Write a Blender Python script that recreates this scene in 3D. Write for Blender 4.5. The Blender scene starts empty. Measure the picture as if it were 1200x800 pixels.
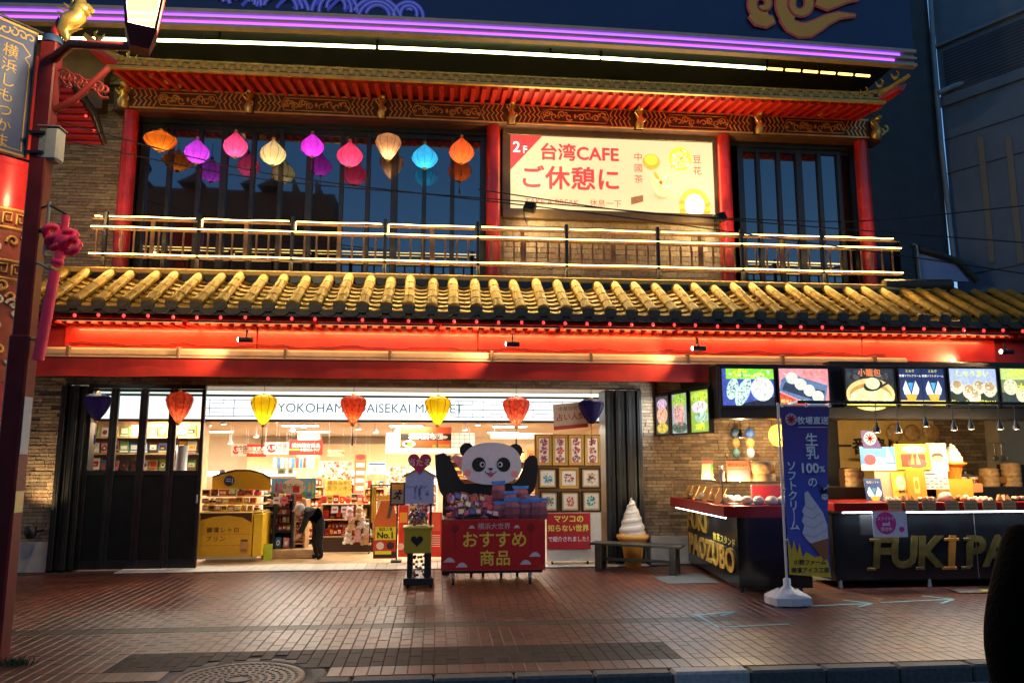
import bpy, math, random
from mathutils import Vector, Matrix
RND = random.Random(11)
PI = math.pi
SC = bpy.context.scene
COL = SC.collection

# ------------------------------------------------------------------ camera
FPX = 900.0                      # focal length in pixels of a 1200 px wide frame
YAW, PIT = math.radians(5.5), math.radians(8.6)
CAM = Vector((0, 0, 1.6))
cam = bpy.data.objects.new('camera', bpy.data.cameras.new('camera'))
COL.objects.link(cam)
cam.location = CAM
cam.rotation_euler = (PI/2 + PIT, 0, -YAW)
cam.data.sensor_width = 36
cam.data.lens = 36*FPX/1200
cam.data.clip_start = 0.05
cam.data.clip_end = 500
SC.camera = cam

# ------------------------------------------------------------------ dusk sky
SUN_EL, SUN_ROT = math.radians(6.0), math.radians(0)   # last light, low behind the building
world = bpy.data.worlds.new('World'); SC.world = world; world.use_nodes = True
nt = world.node_tree; nt.nodes.clear()
sky = nt.nodes.new('ShaderNodeTexSky'); sky.sky_type = 'NISHITA'; sky.sun_disc = False
sky.sun_elevation = SUN_EL; sky.sun_rotation = SUN_ROT
sky.air_density = 1.0; sky.dust_density = 0.3; sky.ozone_density = 4.0
bg = nt.nodes.new('ShaderNodeBackground'); bg.inputs['Strength'].default_value = 0.12
wo = nt.nodes.new('ShaderNodeOutputWorld')
nt.links.new(sky.outputs[0], bg.inputs[0]); nt.links.new(bg.outputs[0], wo.inputs[0])

SC.view_settings.view_transform = 'Standard'
SC.view_settings.look = 'None'
SC.view_settings.exposure = 1.0
SC.view_settings.gamma = 1.0
cy = SC.cycles
cy.use_denoising = True
cy.max_bounces = 7; cy.diffuse_bounces = 3; cy.glossy_bounces = 4; cy.transmission_bounces = 6; cy.transparent_max_bounces = 12
cy.sample_clamp_indirect = 4.0
cy.caustics_reflective = False; cy.caustics_refractive = False

# ------------------------------------------------------------------ measuring helpers (photo pixel -> point on a plane of the place)
FW = Vector((math.sin(YAW)*math.cos(PIT), math.cos(YAW)*math.cos(PIT), math.sin(PIT)))
RT = Vector((math.cos(YAW), -math.sin(YAW), 0)); UP = RT.cross(FW)
def ray(px, py): return RT*((px-600)/FPX) - UP*((py-400)/FPX) + FW
def P(px, py, Y):
    d = ray(px, py); return CAM + d*((Y-CAM.y)/d.y)
def G(px, py, z=0.0):
    d = ray(px, py); return CAM + d*((z-CAM.z)/d.z)
def rc(px0, py0, px1, py1, Y):
    my, mx = (py0+py1)/2, (px0+px1)/2
    return P(px0, my, Y).x, P(px1, my, Y).x, P(mx, py1, Y).z, P(mx, py0, Y).z

# ------------------------------------------------------------------ materials
def s(r, g, b):
    f = lambda c: (c/255/12.92) if c/255 <= 0.04045 else ((c/255+0.055)/1.055)**2.4
    return (f(r), f(g), f(b))
MATS = {}
def mat(name, col=(.5,.5,.5), rough=.5, metal=0.0, em=None, ems=0.0, var=0.15, vscale=6.0, bump=0.0, bscale=40.0,
        tone=None, spec=.5, trans=0.0, alpha=1.0, coat=0.0, translucent=0.0, glossmix=0.0, col2=None, stain=0.0):
    m = bpy.data.materials.new(name); m.use_nodes = True
    n = m.node_tree; N = n.nodes; L = n.links
    b = N['Principled BSDF']; out = N['Material Output']
    b.inputs['Base Color'].default_value = (*col, 1)
    b.inputs['Roughness'].default_value = rough
    b.inputs['Metallic'].default_value = metal
    b.inputs['Specular IOR Level'].default_value = spec
    b.inputs['Coat Weight'].default_value = coat
    b.inputs['Transmission Weight'].default_value = trans
    b.inputs['Alpha'].default_value = alpha
    if em is not None:
        b.inputs['Emission Color'].default_value = (*em, 1); b.inputs['Emission Strength'].default_value = ems
    src = None
    tc = N.new('ShaderNodeTexCoord')
    if var > 0 and em is None:
        nz = N.new('ShaderNodeTexNoise'); nz.inputs['Scale'].default_value = vscale; nz.inputs['Detail'].default_value = 5
        L.new(tc.outputs['Object'], nz.inputs['Vector'])
        mx = N.new('ShaderNodeMix'); mx.data_type = 'RGBA'
        c2 = col2 or tuple(c*(1+var) for c in col); c1 = tuple(c*(1-var) for c in col)
        mx.inputs[6].default_value = (*c1, 1); mx.inputs[7].default_value = (*c2, 1)
        rp = N.new('ShaderNodeValToRGB'); rp.color_ramp.elements[0].position = .32; rp.color_ramp.elements[1].position = .68
        L.new(nz.outputs[0], rp.inputs[0]); L.new(rp.outputs[0], mx.inputs[0])
        src = mx.outputs[2]
        rr = N.new('ShaderNodeMapRange'); rr.inputs[3].default_value = max(.02, rough-.08); rr.inputs[4].default_value = min(1, rough+.1)
        L.new(nz.outputs[0], rr.inputs[0]); L.new(rr.outputs[0], b.inputs['Roughness'])
    if tone is not None:      # per-piece colour difference stored on the mesh
        at = N.new('ShaderNodeAttribute'); at.attribute_name = 'tone'
        rp2 = N.new('ShaderNodeValToRGB')
        els = rp2.color_ramp.elements
        els[0].color = (*tone[0], 1); els[1].color = (*tone[-1], 1)
        for i, c in enumerate(tone[1:-1]):
            e = els.new((i+1)/(len(tone)-1)); e.color = (*c, 1)
        L.new(at.outputs['Fac'], rp2.inputs[0])
        if src is not None:
            mm = N.new('ShaderNodeMix'); mm.data_type = 'RGBA'; mm.blend_type = 'MULTIPLY'; mm.inputs[0].default_value = 1
            mx.inputs[6].default_value = (1-var,)*3+(1,); mx.inputs[7].default_value = (1+var,)*3+(1,)
            L.new(rp2.outputs[0], mm.inputs[6]); L.new(src, mm.inputs[7]); src = mm.outputs[2]
        else: src = rp2.outputs[0]
    if stain > 0 and src is not None:   # weathering blotches
        n2 = N.new('ShaderNodeTexNoise'); n2.inputs['Scale'].default_value = 1.3; n2.inputs['Detail'].default_value = 8; n2.inputs['Roughness'].default_value = .7
        L.new(tc.outputs['Object'], n2.inputs['Vector'])
        r3 = N.new('ShaderNodeMapRange'); r3.inputs[1].default_value = .4; r3.inputs[2].default_value = .62; r3.inputs[3].default_value = 1-stain; r3.inputs[4].default_value = 1.05
        n4 = N.new('ShaderNodeTexNoise'); n4.inputs['Scale'].default_value = 11; n4.inputs['Detail'].default_value = 3
        L.new(tc.outputs['Object'], n4.inputs['Vector'])
        r5 = N.new('ShaderNodeMapRange'); r5.inputs[1].default_value = .63; r5.inputs[2].default_value = .69; r5.inputs[3].default_value = 1; r5.inputs[4].default_value = 1-stain*.8
        L.new(n4.outputs[0], r5.inputs[0]); mm5 = N.new('ShaderNodeMath'); mm5.operation = 'MULTIPLY'
        L.new(n2.outputs[0], r3.inputs[0]); L.new(r3.outputs[0], mm5.inputs[0]); L.new(r5.outputs[0], mm5.inputs[1])
        m3 = N.new('ShaderNodeMix'); m3.data_type = 'RGBA'; m3.blend_type = 'MULTIPLY'; m3.inputs[0].default_value = 1
        L.new(src, m3.inputs[6]); L.new(mm5.outputs[0], m3.inputs[7]); src = m3.outputs[2]
    if src is not None: L.new(src, b.inputs['Base Color'])
    if bump > 0:
        nb = N.new('ShaderNodeTexNoise'); nb.inputs['Scale'].default_value = bscale; nb.inputs['Detail'].default_value = 6
        L.new(tc.outputs['Object'], nb.inputs['Vector'])
        bp = N.new('ShaderNodeBump'); bp.inputs['Strength'].default_value = bump; bp.inputs['Distance'].default_value = .01
        L.new(nb.outputs[0], bp.inputs['Height']); L.new(bp.outputs[0], b.inputs['Normal'])
    if translucent > 0:
        tl = N.new('ShaderNodeBsdfTranslucent'); tl.inputs[0].default_value = (*col, 1)
        ms = N.new('ShaderNodeMixShader'); ms.inputs[0].default_value = translucent
        L.new(b.outputs[0], ms.inputs[1]); L.new(tl.outputs[0], ms.inputs[2]); L.new(ms.outputs[0], out.inputs[0])
        if src is not None: L.new(src, tl.inputs[0])
    if glossmix > 0:
        gl = N.new('ShaderNodeBsdfGlossy'); gl.inputs['Roughness'].default_value = .015; gl.inputs[0].default_value = (.85,.92,1,1)
        ms = N.new('ShaderNodeMixShader'); ms.inputs[0].default_value = glossmix
        L.new(b.outputs[0], ms.inputs[1]); L.new(gl.outputs[0], ms.inputs[2]); L.new(ms.outputs[0], out.inputs[0])
    MATS[name] = m
    return name
def clear_glass(name, tint=(1,1,1), gloss=.08):
    m = bpy.data.materials.new(name); m.use_nodes = True
    n = m.node_tree; n.nodes.clear(); N = n.nodes
    t = N.new('ShaderNodeBsdfTransparent'); t.inputs[0].default_value = (*tint, 1)
    g = N.new('ShaderNodeBsdfGlossy'); g.inputs['Roughness'].default_value = .03
    ms = N.new('ShaderNodeMixShader'); ms.inputs[0].default_value = gloss
    o = N.new('ShaderNodeOutputMaterial')
    n.links.new(t.outputs[0], ms.inputs[1]); n.links.new(g.outputs[0], ms.inputs[2]); n.links.new(ms.outputs[0], o.inputs[0])
    MATS[name] = m; return name
_flat = {}
def paint(rgb, rough=.55):            # a plain printed or moulded colour, given as sRGB
    k = ('p', tuple(rgb), rough)
    if k not in _flat: _flat[k] = mat('colour_%d_%d_%d_%d' % (*rgb, int(rough*100)), s(*rgb), rough, var=.06, vscale=25)
    return _flat[k]
def glow(rgb, st=1.0):                # a backlit print or screen
    k = ('g', tuple(rgb), st)
    if k not in _flat:
        _flat[k] = mat('lit_%d_%d_%d_%d' % (*rgb, int(st*100)), s(*rgb), .4, em=s(*rgb), ems=st*.6, var=0)
        if min(rgb) < 235:                # printed picture grain: colour wavers over a few centimetres
            n = MATS[_flat[k]].node_tree; N = n.nodes; L = n.links; b = N['Principled BSDF']
            tc = N.new('ShaderNodeTexCoord'); z = N.new('ShaderNodeTexNoise'); z.inputs['Scale'].default_value = 38; z.inputs['Detail'].default_value = 9; z.inputs['Roughness'].default_value = .7
            r = N.new('ShaderNodeValToRGB'); c = s(*rgb); e = r.color_ramp.elements
            e[0].position = .33; e[0].color = (c[0]*.5, c[1]*.52, c[2]*.5, 1); e[1].position = .66; e[1].color = (min(1,c[0]*1.35+.03), min(1,c[1]*1.35+.03), min(1,c[2]*1.3+.03), 1)
            L.new(tc.outputs['Object'], z.inputs['Vector']); L.new(z.outputs[0], r.inputs[0]); L.new(r.outputs[0], b.inputs['Emission Color'])
    return _flat[k]

# ------------------------------------------------------------------ mesh building
class Fr:                              # a flat frame: u to the right, v up, n towards the viewer side
    def __init__(self, o, u, v, k=1.0, px0=0, py0=0):
        self.o, self.u, self.v, self.k, self.px0, self.py0 = Vector(o), Vector(u).normalized(), Vector(v).normalized(), k, px0, py0
        self.n = self.u.cross(self.v)
    def at(self, a, b, w=0): return self.o + self.u*(a-self.px0)*self.k + self.v*(b-self.py0)*self.k + self.n*w
class PxFr(Fr):                        # facade-parallel frame measured in photo pixels (y down)
    def __init__(self, Y, px0, py0):
        o = P(px0, py0, Y); k = (P(px0+40, py0, Y).x - P(px0-40, py0, Y).x)/80
        kz = (P(px0, py0-40, Y).z - P(px0, py0+40, Y).z)/80
        super().__init__(o, (1,0,0), (0,0,1), k, px0, py0); self.kz = kz
    def at(self, a, b, w=0): return self.o + self.u*(a-self.px0)*self.k + self.v*(self.py0-b)*self.kz + self.n*w

class MB:
    def __init__(self): self.v=[]; self.f=[]; self.m=[]; self.t=[]; self.sm=[]; self.mats=[]
    def mi(self, m):
        if m not in self.mats: self.mats.append(m)
        return self.mats.index(m)
    def face(self, pts, m, tone=.5, smooth=False):
        b = len(self.v); self.v += [tuple(p) for p in pts]; self.idx(tuple(range(b, b+len(pts))), m, tone, smooth); return self
    def idx(self, ids, m, tone=.5, smooth=False):
        self.f.append(ids); self.m.append(self.mi(m)); self.t.append(tone); self.sm.append(smooth)
    def hexa(self, c, m, tone=.5, bev=0.0):     # c: 8 corners, bottom ring then top ring
        c = [Vector(p) for p in c]
        fs = ((3,2,1,0),(4,5,6,7),(0,1,5,4),(1,2,6,5),(2,3,7,6),(3,0,4,7))
        if bev <= 0:
            b = len(self.v); self.v += [tuple(p) for p in c]
            for q in fs: self.idx(tuple(b+i for i in q), m, tone)
            return self
        # chamfered: each face shrunk inside its plane, joined by edge and corner faces
        b = len(self.v); vid = {}
        for fi, q in enumerate(fs):
            for k in range(4):
                p, pn, pp = c[q[k]], c[q[(k+1)%4]], c[q[k-1]]
                e1, e2 = (pn-p), (pp-p)
                w = p + e1.normalized()*min(bev, e1.length*.45) + e2.normalized()*min(bev, e2.length*.45)
                vid[(fi, q[k])] = len(self.v); self.v.append(tuple(w))
            self.idx(tuple(vid[(fi, i)] for i in q), m, tone)
        edges = {}
        for fi, q in enumerate(fs):
            for k in range(4):
                a, d = q[k], q[(k+1)%4]; edges.setdefault((min(a,d), max(a,d)), []).append((fi, a, d))
        for (a, d), l in edges.items():
            (f1, a1, d1), (f2, _, _) = l
            self.idx((vid[(f1,d1)], vid[(f1,a1)], vid[(f2,a1)], vid[(f2,d1)]), m, tone)
        for i in range(8):
            fl = [fi for fi, q in enumerate(fs) if i in q]
            self.idx(tuple(vid[(fi,i)] for fi in fl), m, tone)
        return self
    def box(self, x0, x1, y0, y1, z0, z1, m, bev=0.0, tone=.5):
        return self.hexa(((x0,y0,z0),(x1,y0,z0),(x1,y1,z0),(x0,y1,z0),(x0,y0,z1),(x1,y0,z1),(x1,y1,z1),(x0,y1,z1)), m, tone, bev)
    def fbox(self, fr, a0, a1, b0, b1, w0, w1, m, bev=0.0, tone=.5):   # box laid out in a frame
        A = fr.at
        return self.hexa((A(a0,b0,w0),A(a1,b0,w0),A(a1,b0,w1),A(a0,b0,w1),A(a0,b1,w0),A(a1,b1,w0),A(a1,b1,w1),A(a0,b1,w1)), m, tone, bev)
    def poly(self, fr, pts, w0, w1, m, m_side=None):                   # outline extruded in a frame
        fr_ = [fr.at(a, b, w1) for a, b in pts]; bk = [fr.at(a, b, w0) for a, b in pts]; n = len(pts)
        b = len(self.v); self.v += [tuple(p) for p in fr_+bk]
        self.idx(tuple(range(b, b+n)), m)
        if abs(w1-w0) > 1e-6:
            self.idx(tuple(range(b+2*n-1, b+n-1, -1)), m_side or m)
            for i in range(n):
                j = (i+1) % n; self.idx((b+i, b+n+i, b+n+j, b+j), m_side or m)
        return self
    def disc(self, fr, a, b, ra, rb, w0, w1, m, n=20, rot=0.0):
        c, sn = math.cos(rot), math.sin(rot)
        return self.poly(fr, [(a+ra*math.cos(t)*c-rb*math.sin(t)*sn, b+ra*math.cos(t)*sn+rb*math.sin(t)*c) for t in [2*PI*i/n for i in range(n)]], w0, w1, m)
    def ribbon(self, fr, pts, wd, w0, w1, m):                           # flat stroke along 2-D points; wd one width or a list
        n = len(pts); L=[]; Rr=[]
        for i, (a, b) in enumerate(pts):
            a0, b0 = pts[max(0,i-1)]; a1, b1 = pts[min(n-1,i+1)]
            d = math.hypot(a1-a0, b1-b0) or 1; nx, ny = -(b1-b0)/d, (a1-a0)/d
            h = (wd[i] if isinstance(wd, (list, tuple)) else wd)/2
            L.append((a+nx*h, b+ny*h)); Rr.append((a-nx*h, b-ny*h))
        for i in range(n-1): self.poly(fr, [L[i], Rr[i], Rr[i+1], L[i+1]], w0, w1, m)
        return self
    def tube(self, pts, r, m, n=8, caps=True, smooth=True, tone=.5):
        pts = [Vector(p) for p in pts]; K = len(pts); b = len(self.v); ref = None
        for i, p in enumerate(pts):
            d = (pts[min(K-1,i+1)] - pts[max(0,i-1)]).normalized()
            if ref is None: ref = Vector((0,0,1)) if abs(d.z) < .9 else Vector((1,0,0))
            e1 = (ref - d*ref.dot(d)).normalized(); e2 = d.cross(e1); ref = e1
            rr = r[i] if isinstance(r, (list, tuple)) else r
            for k in range(n):
                t = 2*PI*(k+.5)/n; self.v.append(tuple(p + e1*(rr*math.cos(t)) + e2*(rr*math.sin(t))))
        for i in range(K-1):
            for k in range(n):
                k2 = (k+1) % n; self.idx((b+i*n+k, b+i*n+k2, b+(i+1)*n+k2, b+(i+1)*n+k), m, tone, smooth)
        if caps:
            for i in (0, K-1): self.face([self.v[b+i*n+k] for k in range(n)], m, tone)
        return self
    def lathe(self, prof, m, n=24, c=(0,0,0), rib=None, smooth=True, ax=None):
        b = len(self.v); c = Vector(c)
        ex, ey, ez = ax or (Vector((1,0,0)), Vector((0,1,0)), Vector((0,0,1)))
        for r, z in prof:
            for k in range(n):
                t = 2*PI*k/n; q = r*(rib(k, z) if rib else 1)
                self.v.append(tuple(c + ex*(q*math.cos(t)) + ey*(q*math.sin(t)) + ez*z))
        for i in range(len(prof)-1):
            for k in range(n):
                k2 = (k+1) % n; self.idx((b+i*n+k, b+i*n+k2, b+(i+1)*n+k2, b+(i+1)*n+k), m, .5, smooth)
        if prof[0][0] > 1e-4: self.face([self.v[b+k] for k in range(n)][::-1], m)
        if prof[-1][0] > 1e-4: self.face([self.v[b+(len(prof)-1)*n+k] for k in range(n)], m)
        return self
    def ball(self, c, rx, ry, rz, m, n=12, jit=0.0):
        k = n//2; c = Vector(c); b = len(self.v)
        for i in range(k+1):
            ph = PI*i/k - PI/2
            for j in range(n):
                t = 2*PI*j/n; q = 1 + (RND.random()-.5)*jit
                self.v.append((c.x+rx*q*math.cos(ph)*math.cos(t), c.y+ry*q*math.cos(ph)*math.sin(t), c.z+rz*q*math.sin(ph)))
        for i in range(k):
            for j in range(n):
                j2 = (j+1) % n; self.idx((b+i*n+j, b+i*n+j2, b+(i+1)*n+j2, b+(i+1)*n+j), m, .5, True)
        return self
    def mesh(self, name):
        me = bpy.data.meshes.new(name); me.from_pydata(self.v, [], self.f)
        for m in self.mats: me.materials.append(MATS[m])
        me.polygons.foreach_set('material_index', self.m)
        me.polygons.foreach_set('use_smooth', self.sm)
        a = me.attributes.new('tone', 'FLOAT', 'FACE'); a.data.foreach_set('value', self.t)
        me.update(); return me
    def build(self, name, parent=None, org=None, rot=None): return obj(name, self.mesh(name), parent, org, rot)

WLOC = {}
def obj(name, data, parent=None, org=None, rot=None):
    o = bpy.data.objects.new(name, data); COL.objects.link(o)
    org = Vector(org) if org is not None else Vector((0,0,0))
    WLOC[o.name] = org
    if parent is not None:
        o.parent = parent; o.location = org - WLOC[parent.name]
    else: o.location = org
    if rot is not None: o.rotation_euler = rot
    return o
def tag(o, label=None, cat=None, group=None, kind=None):
    if label: o['label'] = label
    if cat: o['category'] = cat
    if group: o['group'] = group
    if kind: o['kind'] = kind
    return o
def thing(name, label, cat, loc=(0,0,0), group=None):
    o = bpy.data.objects.new(name, None); COL.objects.link(o); o.location = loc; WLOC[o.name] = Vector(loc)
    o.empty_display_size = .1
    return tag(o, label, cat, group)
def struct(o): o['kind'] = 'structure'; return o
def text(body, size, m, fr, a, b, w, parent, name='lettering', bold=0.0, ext=.0015, align='CENTER', sx=1.0, shear=0.0, line=1.0, spc=1.0, ang=0.0, dv=0.0):
    if '\n' in body:                      # every line its own piece of lettering
        ls = body.split('\n'); r = None
        for i, l in enumerate(ls): r = text(l, size, m, fr, a, b, w, parent, name, bold, ext, align, sx, shear, line, spc, ang, ((len(ls)-1)/2-i)*size*line)
        return r
    c = bpy.data.curves.new('lettering', 'FONT'); c.body = body; c.size = size; c.align_x = align; c.align_y = 'CENTER'
    wide = 0.0
    if bold and any(ord(ch) > 255 for ch in body): wide = bold*size*.8; c.extrude = 0.0
    else: c.offset = bold*size; c.extrude = ext
    c.resolution_u = 3; c.shear = shear; c.space_line = line; c.space_character = spc
    t = bpy.data.objects.new('lettering', c); COL.objects.link(t)
    bpy.context.view_layer.update()
    me = bpy.data.meshes.new_from_object(t.evaluated_get(bpy.context.evaluated_depsgraph_get()))
    bpy.data.objects.remove(t); bpy.data.curves.remove(c)
    if wide:                              # heavier strokes: the glyphs laid again, shifted by a stroke's share
        vs = [v.co.copy() for v in me.vertices]; fs = [tuple(p.vertices) for p in me.polygons]; V2=[]; F2=[]
        for k, (dx, dy) in enumerate(((0,0),(1,0),(-1,0),(0,1),(0,-1),(.7,.7),(-.7,.7),(.7,-.7),(-.7,-.7))):
            o_ = len(V2); V2 += [(q.x+dx*wide, q.y+dy*wide, q.z+k*.00012) for q in vs]; F2 += [tuple(i+o_ for i in f) for f in fs]
        bpy.data.meshes.remove(me); me = bpy.data.meshes.new('lettering'); me.from_pydata(V2, [], F2)
    me.materials.clear(); me.materials.append(MATS[m])
    u, v = fr.u, fr.v
    if ang: u, v = u*math.cos(ang)+v*math.sin(ang), v*math.cos(ang)-u*math.sin(ang)
    org = fr.at(a, b, w+ext) + v*dv
    M = Matrix(((u.x*sx, v.x, fr.n.x, org.x), (u.y*sx, v.y, fr.n.y, org.y), (u.z*sx, v.z, fr.n.z, org.z), (0,0,0,1)))
    me.transform(M)
    return obj(name, me, parent)
def lamp(kind, name, loc, energy, col, parent=None, size=.05, target=None, spot=60, blend=.5, sizey=None):
    l = bpy.data.lights.new(name, kind); l.energy = energy; l.color = col
    if kind == 'AREA':
        l.size = size
        if sizey: l.shape = 'RECTANGLE'; l.size_y = sizey
    else: l.shadow_soft_size = size
    if kind == 'SPOT': l.spot_size = math.radians(spot); l.spot_blend = blend
    o = obj(name, l, parent, loc)
    if target is not None:
        d = Vector(target)-Vector(loc); o.rotation_euler = d.to_track_quat('-Z', 'Y').to_euler()
    return o
ORD = ['first','second','third','fourth','fifth','sixth','seventh','eighth','ninth','tenth','eleventh','twelfth','thirteenth','fourteenth','fifteenth','sixteenth']
def arc(cx, cy, r0, r1, t0, t1, n=16): return [(cx+(r0+(r1-r0)*i/n)*math.cos(t0+(t1-t0)*i/n), cy+(r0+(r1-r0)*i/n)*math.sin(t0+(t1-t0)*i/n)) for i in range(n+1)]

def lit_glass(name, col, st, through):  # opal lamp glass: glows and lets its lamp's light out
    m = bpy.data.materials.new(name); m.use_nodes = True; n = m.node_tree; n.nodes.clear(); N = n.nodes
    t = N.new('ShaderNodeBsdfTransparent'); e = N.new('ShaderNodeEmission'); e.inputs[0].default_value = (*col, 1); e.inputs[1].default_value = st
    ms = N.new('ShaderNodeMixShader'); ms.inputs[0].default_value = 1-through; o = N.new('ShaderNodeOutputMaterial')
    n.links.new(t.outputs[0], ms.inputs[1]); n.links.new(e.outputs[0], ms.inputs[2]); n.links.new(ms.outputs[0], o.inputs[0])
    MATS[name] = m; return name
# ------------------------------------------------------------------ shared materials
mat('asphalt', (.045,.045,.05), .8, bump=.5, bscale=120)
mat('gutter', (.22,.22,.22), .7, bump=.3)
mat('paving', (.3,.3,.3), .36, spec=.45, var=.2, vscale=14, bump=.35, bscale=90, tone=[(.11,.03,.017),(.145,.041,.022),(.17,.051,.027),(.13,.043,.026)], stain=.55)
mat('paving_dark', (.3,.3,.3), .6, spec=.2, var=.2, vscale=14, bump=.35, bscale=90, tone=[(.022,.014,.015),(.03,.02,.02),(.038,.027,.024)], stain=.3)
mat('paving_grey', (.3,.3,.3), .5, spec=.25, var=.2, vscale=14, bump=.35, bscale=90, tone=[(.05,.038,.024),(.065,.05,.032),(.08,.062,.04)], stain=.3)
mat('joint', (.05,.022,.014), .9)
mat('kerb', (.075,.08,.08), .6, var=.3, vscale=30, bump=.5, bscale=150)
mat('kerb_pale', (.36,.35,.35), .55, var=.2, vscale=30, bump=.3, bscale=150)
mat('iron', (.16,.13,.10), .5, metal=.4, var=.3, vscale=20, bump=.3)
mat('floor_tile', (.72,.68,.6), .35, var=.1)
mat('wood_floor', (.5,.32,.16), .4, var=.25, vscale=5)
mat('brick', (.3,.3,.3), .75, var=.25, vscale=20, bump=.6, bscale=70, tone=[(.12,.085,.05),(.24,.17,.10),(.33,.24,.14),(.2,.12,.075),(.28,.21,.13)])
mat('mortar', (.07,.06,.045), .9, bump=.4)
mat('black_wood', (.012,.012,.011), .35, var=.3)
mat('black_metal', (.01,.01,.011), .4, var=.2)
mat('black_gloss', (.008,.009,.011), .16, var=.2)
mat('black_panel', (.008,.010,.009), .4, var=.2, spec=.25)
mat('red_lacquer', (.55,.019,.006), .34, var=.22, vscale=3, coat=.2, bump=.08, bscale=14, stain=.3)
mat('red_paint', (.36,.016,.008), .45, var=.15)
mat('red_fabric', (.42,.018,.012), .8, var=.2, vscale=4, bump=.2, bscale=30)
mat('cream_metal', (.46,.34,.22), .4, var=.1)
mat('gold', (.75,.47,.12), .32, metal=.75, var=.25, bump=.3, bscale=60)
mat('gold_paint', (.62,.36,.07), .4, metal=.3, var=.2)
mat('beam_brown', (.09,.03,.012), .5, var=.3)
mat('tile_yellow', (.3,.3,.3), .5, var=.25, vscale=9, coat=0, bump=.2, bscale=26, tone=[(.34,.185,.012),(.42,.24,.02),(.29,.165,.02),(.38,.21,.016)], stain=.3)
mat('tile_dark', (.05,.042,.025), .5, var=.35, vscale=12, bump=.4, bscale=60)
mat('tile_pan', (.48,.27,.035), .4, var=.3, vscale=9, bump=.2)
mat('copper', (.24,.12,.05), .45, metal=.3, var=.2)
mat('neon_warm', (.9,.8,.5), .4, em=(1,.62,.16), ems=5.5, var=0)
mat('neon_green', (.9,.9,.6), .4, em=(.92,1,.42), ems=5, var=0)
mat('neon_white', (.9,.9,.9), .4, em=(.85,.95,1), ems=7, var=0)
mat('led_purple', (.3,.1,.6), .4, em=(.2,.08,1), ems=1.4, var=0)
mat('led_pink', (.5,.1,.6), .4, em=(.4,.08,1), ems=1.3, var=0)
mat('bulb_red', (.5,.05,.05), .3, em=(1,.05,.05), ems=.9, var=0)
mat('mirror_glass', (.008,.008,.01), .05, var=0, glossmix=.12)
clear_glass('glass', (.95,.97,.96), .07)
clear_glass('acrylic', (.97,.98,.98), .1)
mat('billboard_blue', (.018,.032,.10), .5, var=.12, vscale=2)
mat('slate_wall', (.15,.19,.24), .6, var=.12, vscale=2, bump=.1)
mat('slate_dark', (.045,.052,.06), .6, var=.2, vscale=3)
mat('slate_light', (.2,.24,.28), .5, var=.1)
mat('pipe', (.25,.3,.33), .4, var=.1)
mat('maroon', (.13,.012,.012), .5, var=.2, spec=.25)
mat('white_plastic', (.7,.7,.72), .35, var=.05)
mat('concrete', (.42,.38,.33), .8, var=.15, vscale=5, bump=.3)
mat('ceiling_tan', (.44,.31,.19), .7, var=.06)
mat('wall_cream', (.55,.42,.27), .7, var=.06)
mat('steel', (.5,.5,.5), .3, metal=.8)
mat('rubber', (.015,.015,.015), .6)
mat('wood_light', (.55,.35,.17), .5, var=.25, vscale=8)
mat('bamboo', (.5,.3,.11), .5, var=.3, vscale=18, bump=.3)
mat('cardboard', (.45,.3,.16), .7)
mat('stage_light', (1,1,1), .4, em=(1,.92,.75), ems=12, var=0)
mat('ceil_light', (1,1,1), .4, em=(1,.95,.85), ems=3, var=0)
mat('bun', (.75,.66,.5), .55, var=.12, vscale=30, bump=.2)
mat('bun_brown', (.5,.27,.1), .5, var=.25, vscale=30, bump=.2)
# ================================================================== GROUND
KY = 5.94                                            # street edge of the kerb
o = MB().face([(-60,-60,-.13),(60,-60,-.13),(60,KY+.1,-.13),(-60,KY+.1,-.13)], 'asphalt').build('road'); struct(o)
gt = MB().box(-12, 14, KY-.42, KY-.004, -.2, -.124, 'gutter').build('gutter_strip'); struct(gt)
SWX0, SWX1, SWY0, SWY1 = -8.0, 12.0, KY+.16, 11.55
sw = MB().box(SWX0, SWX1, SWY0-.02, 12.0, -.2, -.007, 'joint').build('sidewalk'); struct(sw)
BX0, BX1 = G(125,785).x, G(790,768).x                # the dark inlaid band
BY0, BY1 = 6.36, 6.92
MCX, MCY, MCR = G(285,790).x, KY+.14, .47
BW, BL, JT = .1, .2, .0045
def brick_kind(x, y):
    if BX0 < x < BX1 and BY0 < y < BY1: return 'paving_dark'
    if 7.72 < y < 7.92 and x < 3.1: return 'paving_grey'
    return 'paving'
brick_meshes = {}
def brick_mesh(kind, w, l, tone):
    k = (kind, w, l, tone)
    if k not in brick_meshes:
        brick_meshes[k] = MB().box(-w/2, w/2, -l/2, l/2, -.03, 0, kind, .003, tone/7).mesh('paving_brick')
    return brick_meshes[k]
allb = []
rows = []                                             # zones: (y0, y1, along) ; running bond towards the shop
def zone(y0, y1, w, l, stag):
    nx = int((SWX1-SWX0)/w)
    for i in range(nx):
        x = SWX0 + (i+.5)*w
        y = y0 - (l/2 if (i % 2 and stag) else 0)
        while y < y1-.01:
            a, b = max(y, y0), min(y+l, y1)
            if b-a > .04: allb.append((x, (a+b)/2, w-JT, round(b-a-JT, 3)))
            y += l
zone(SWY0, BY0, .1, BY0-SWY0, False)
zone(BY0, BY1, .1, .28, True)
zone(BY1, 7.72, .1, .2, True)
zone(7.72, 7.92, .2, .2, False)
zone(7.92, 8.8, .1, .22, True)
zone(8.8, 11.55, .105, .3, True)
vis = []
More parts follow.
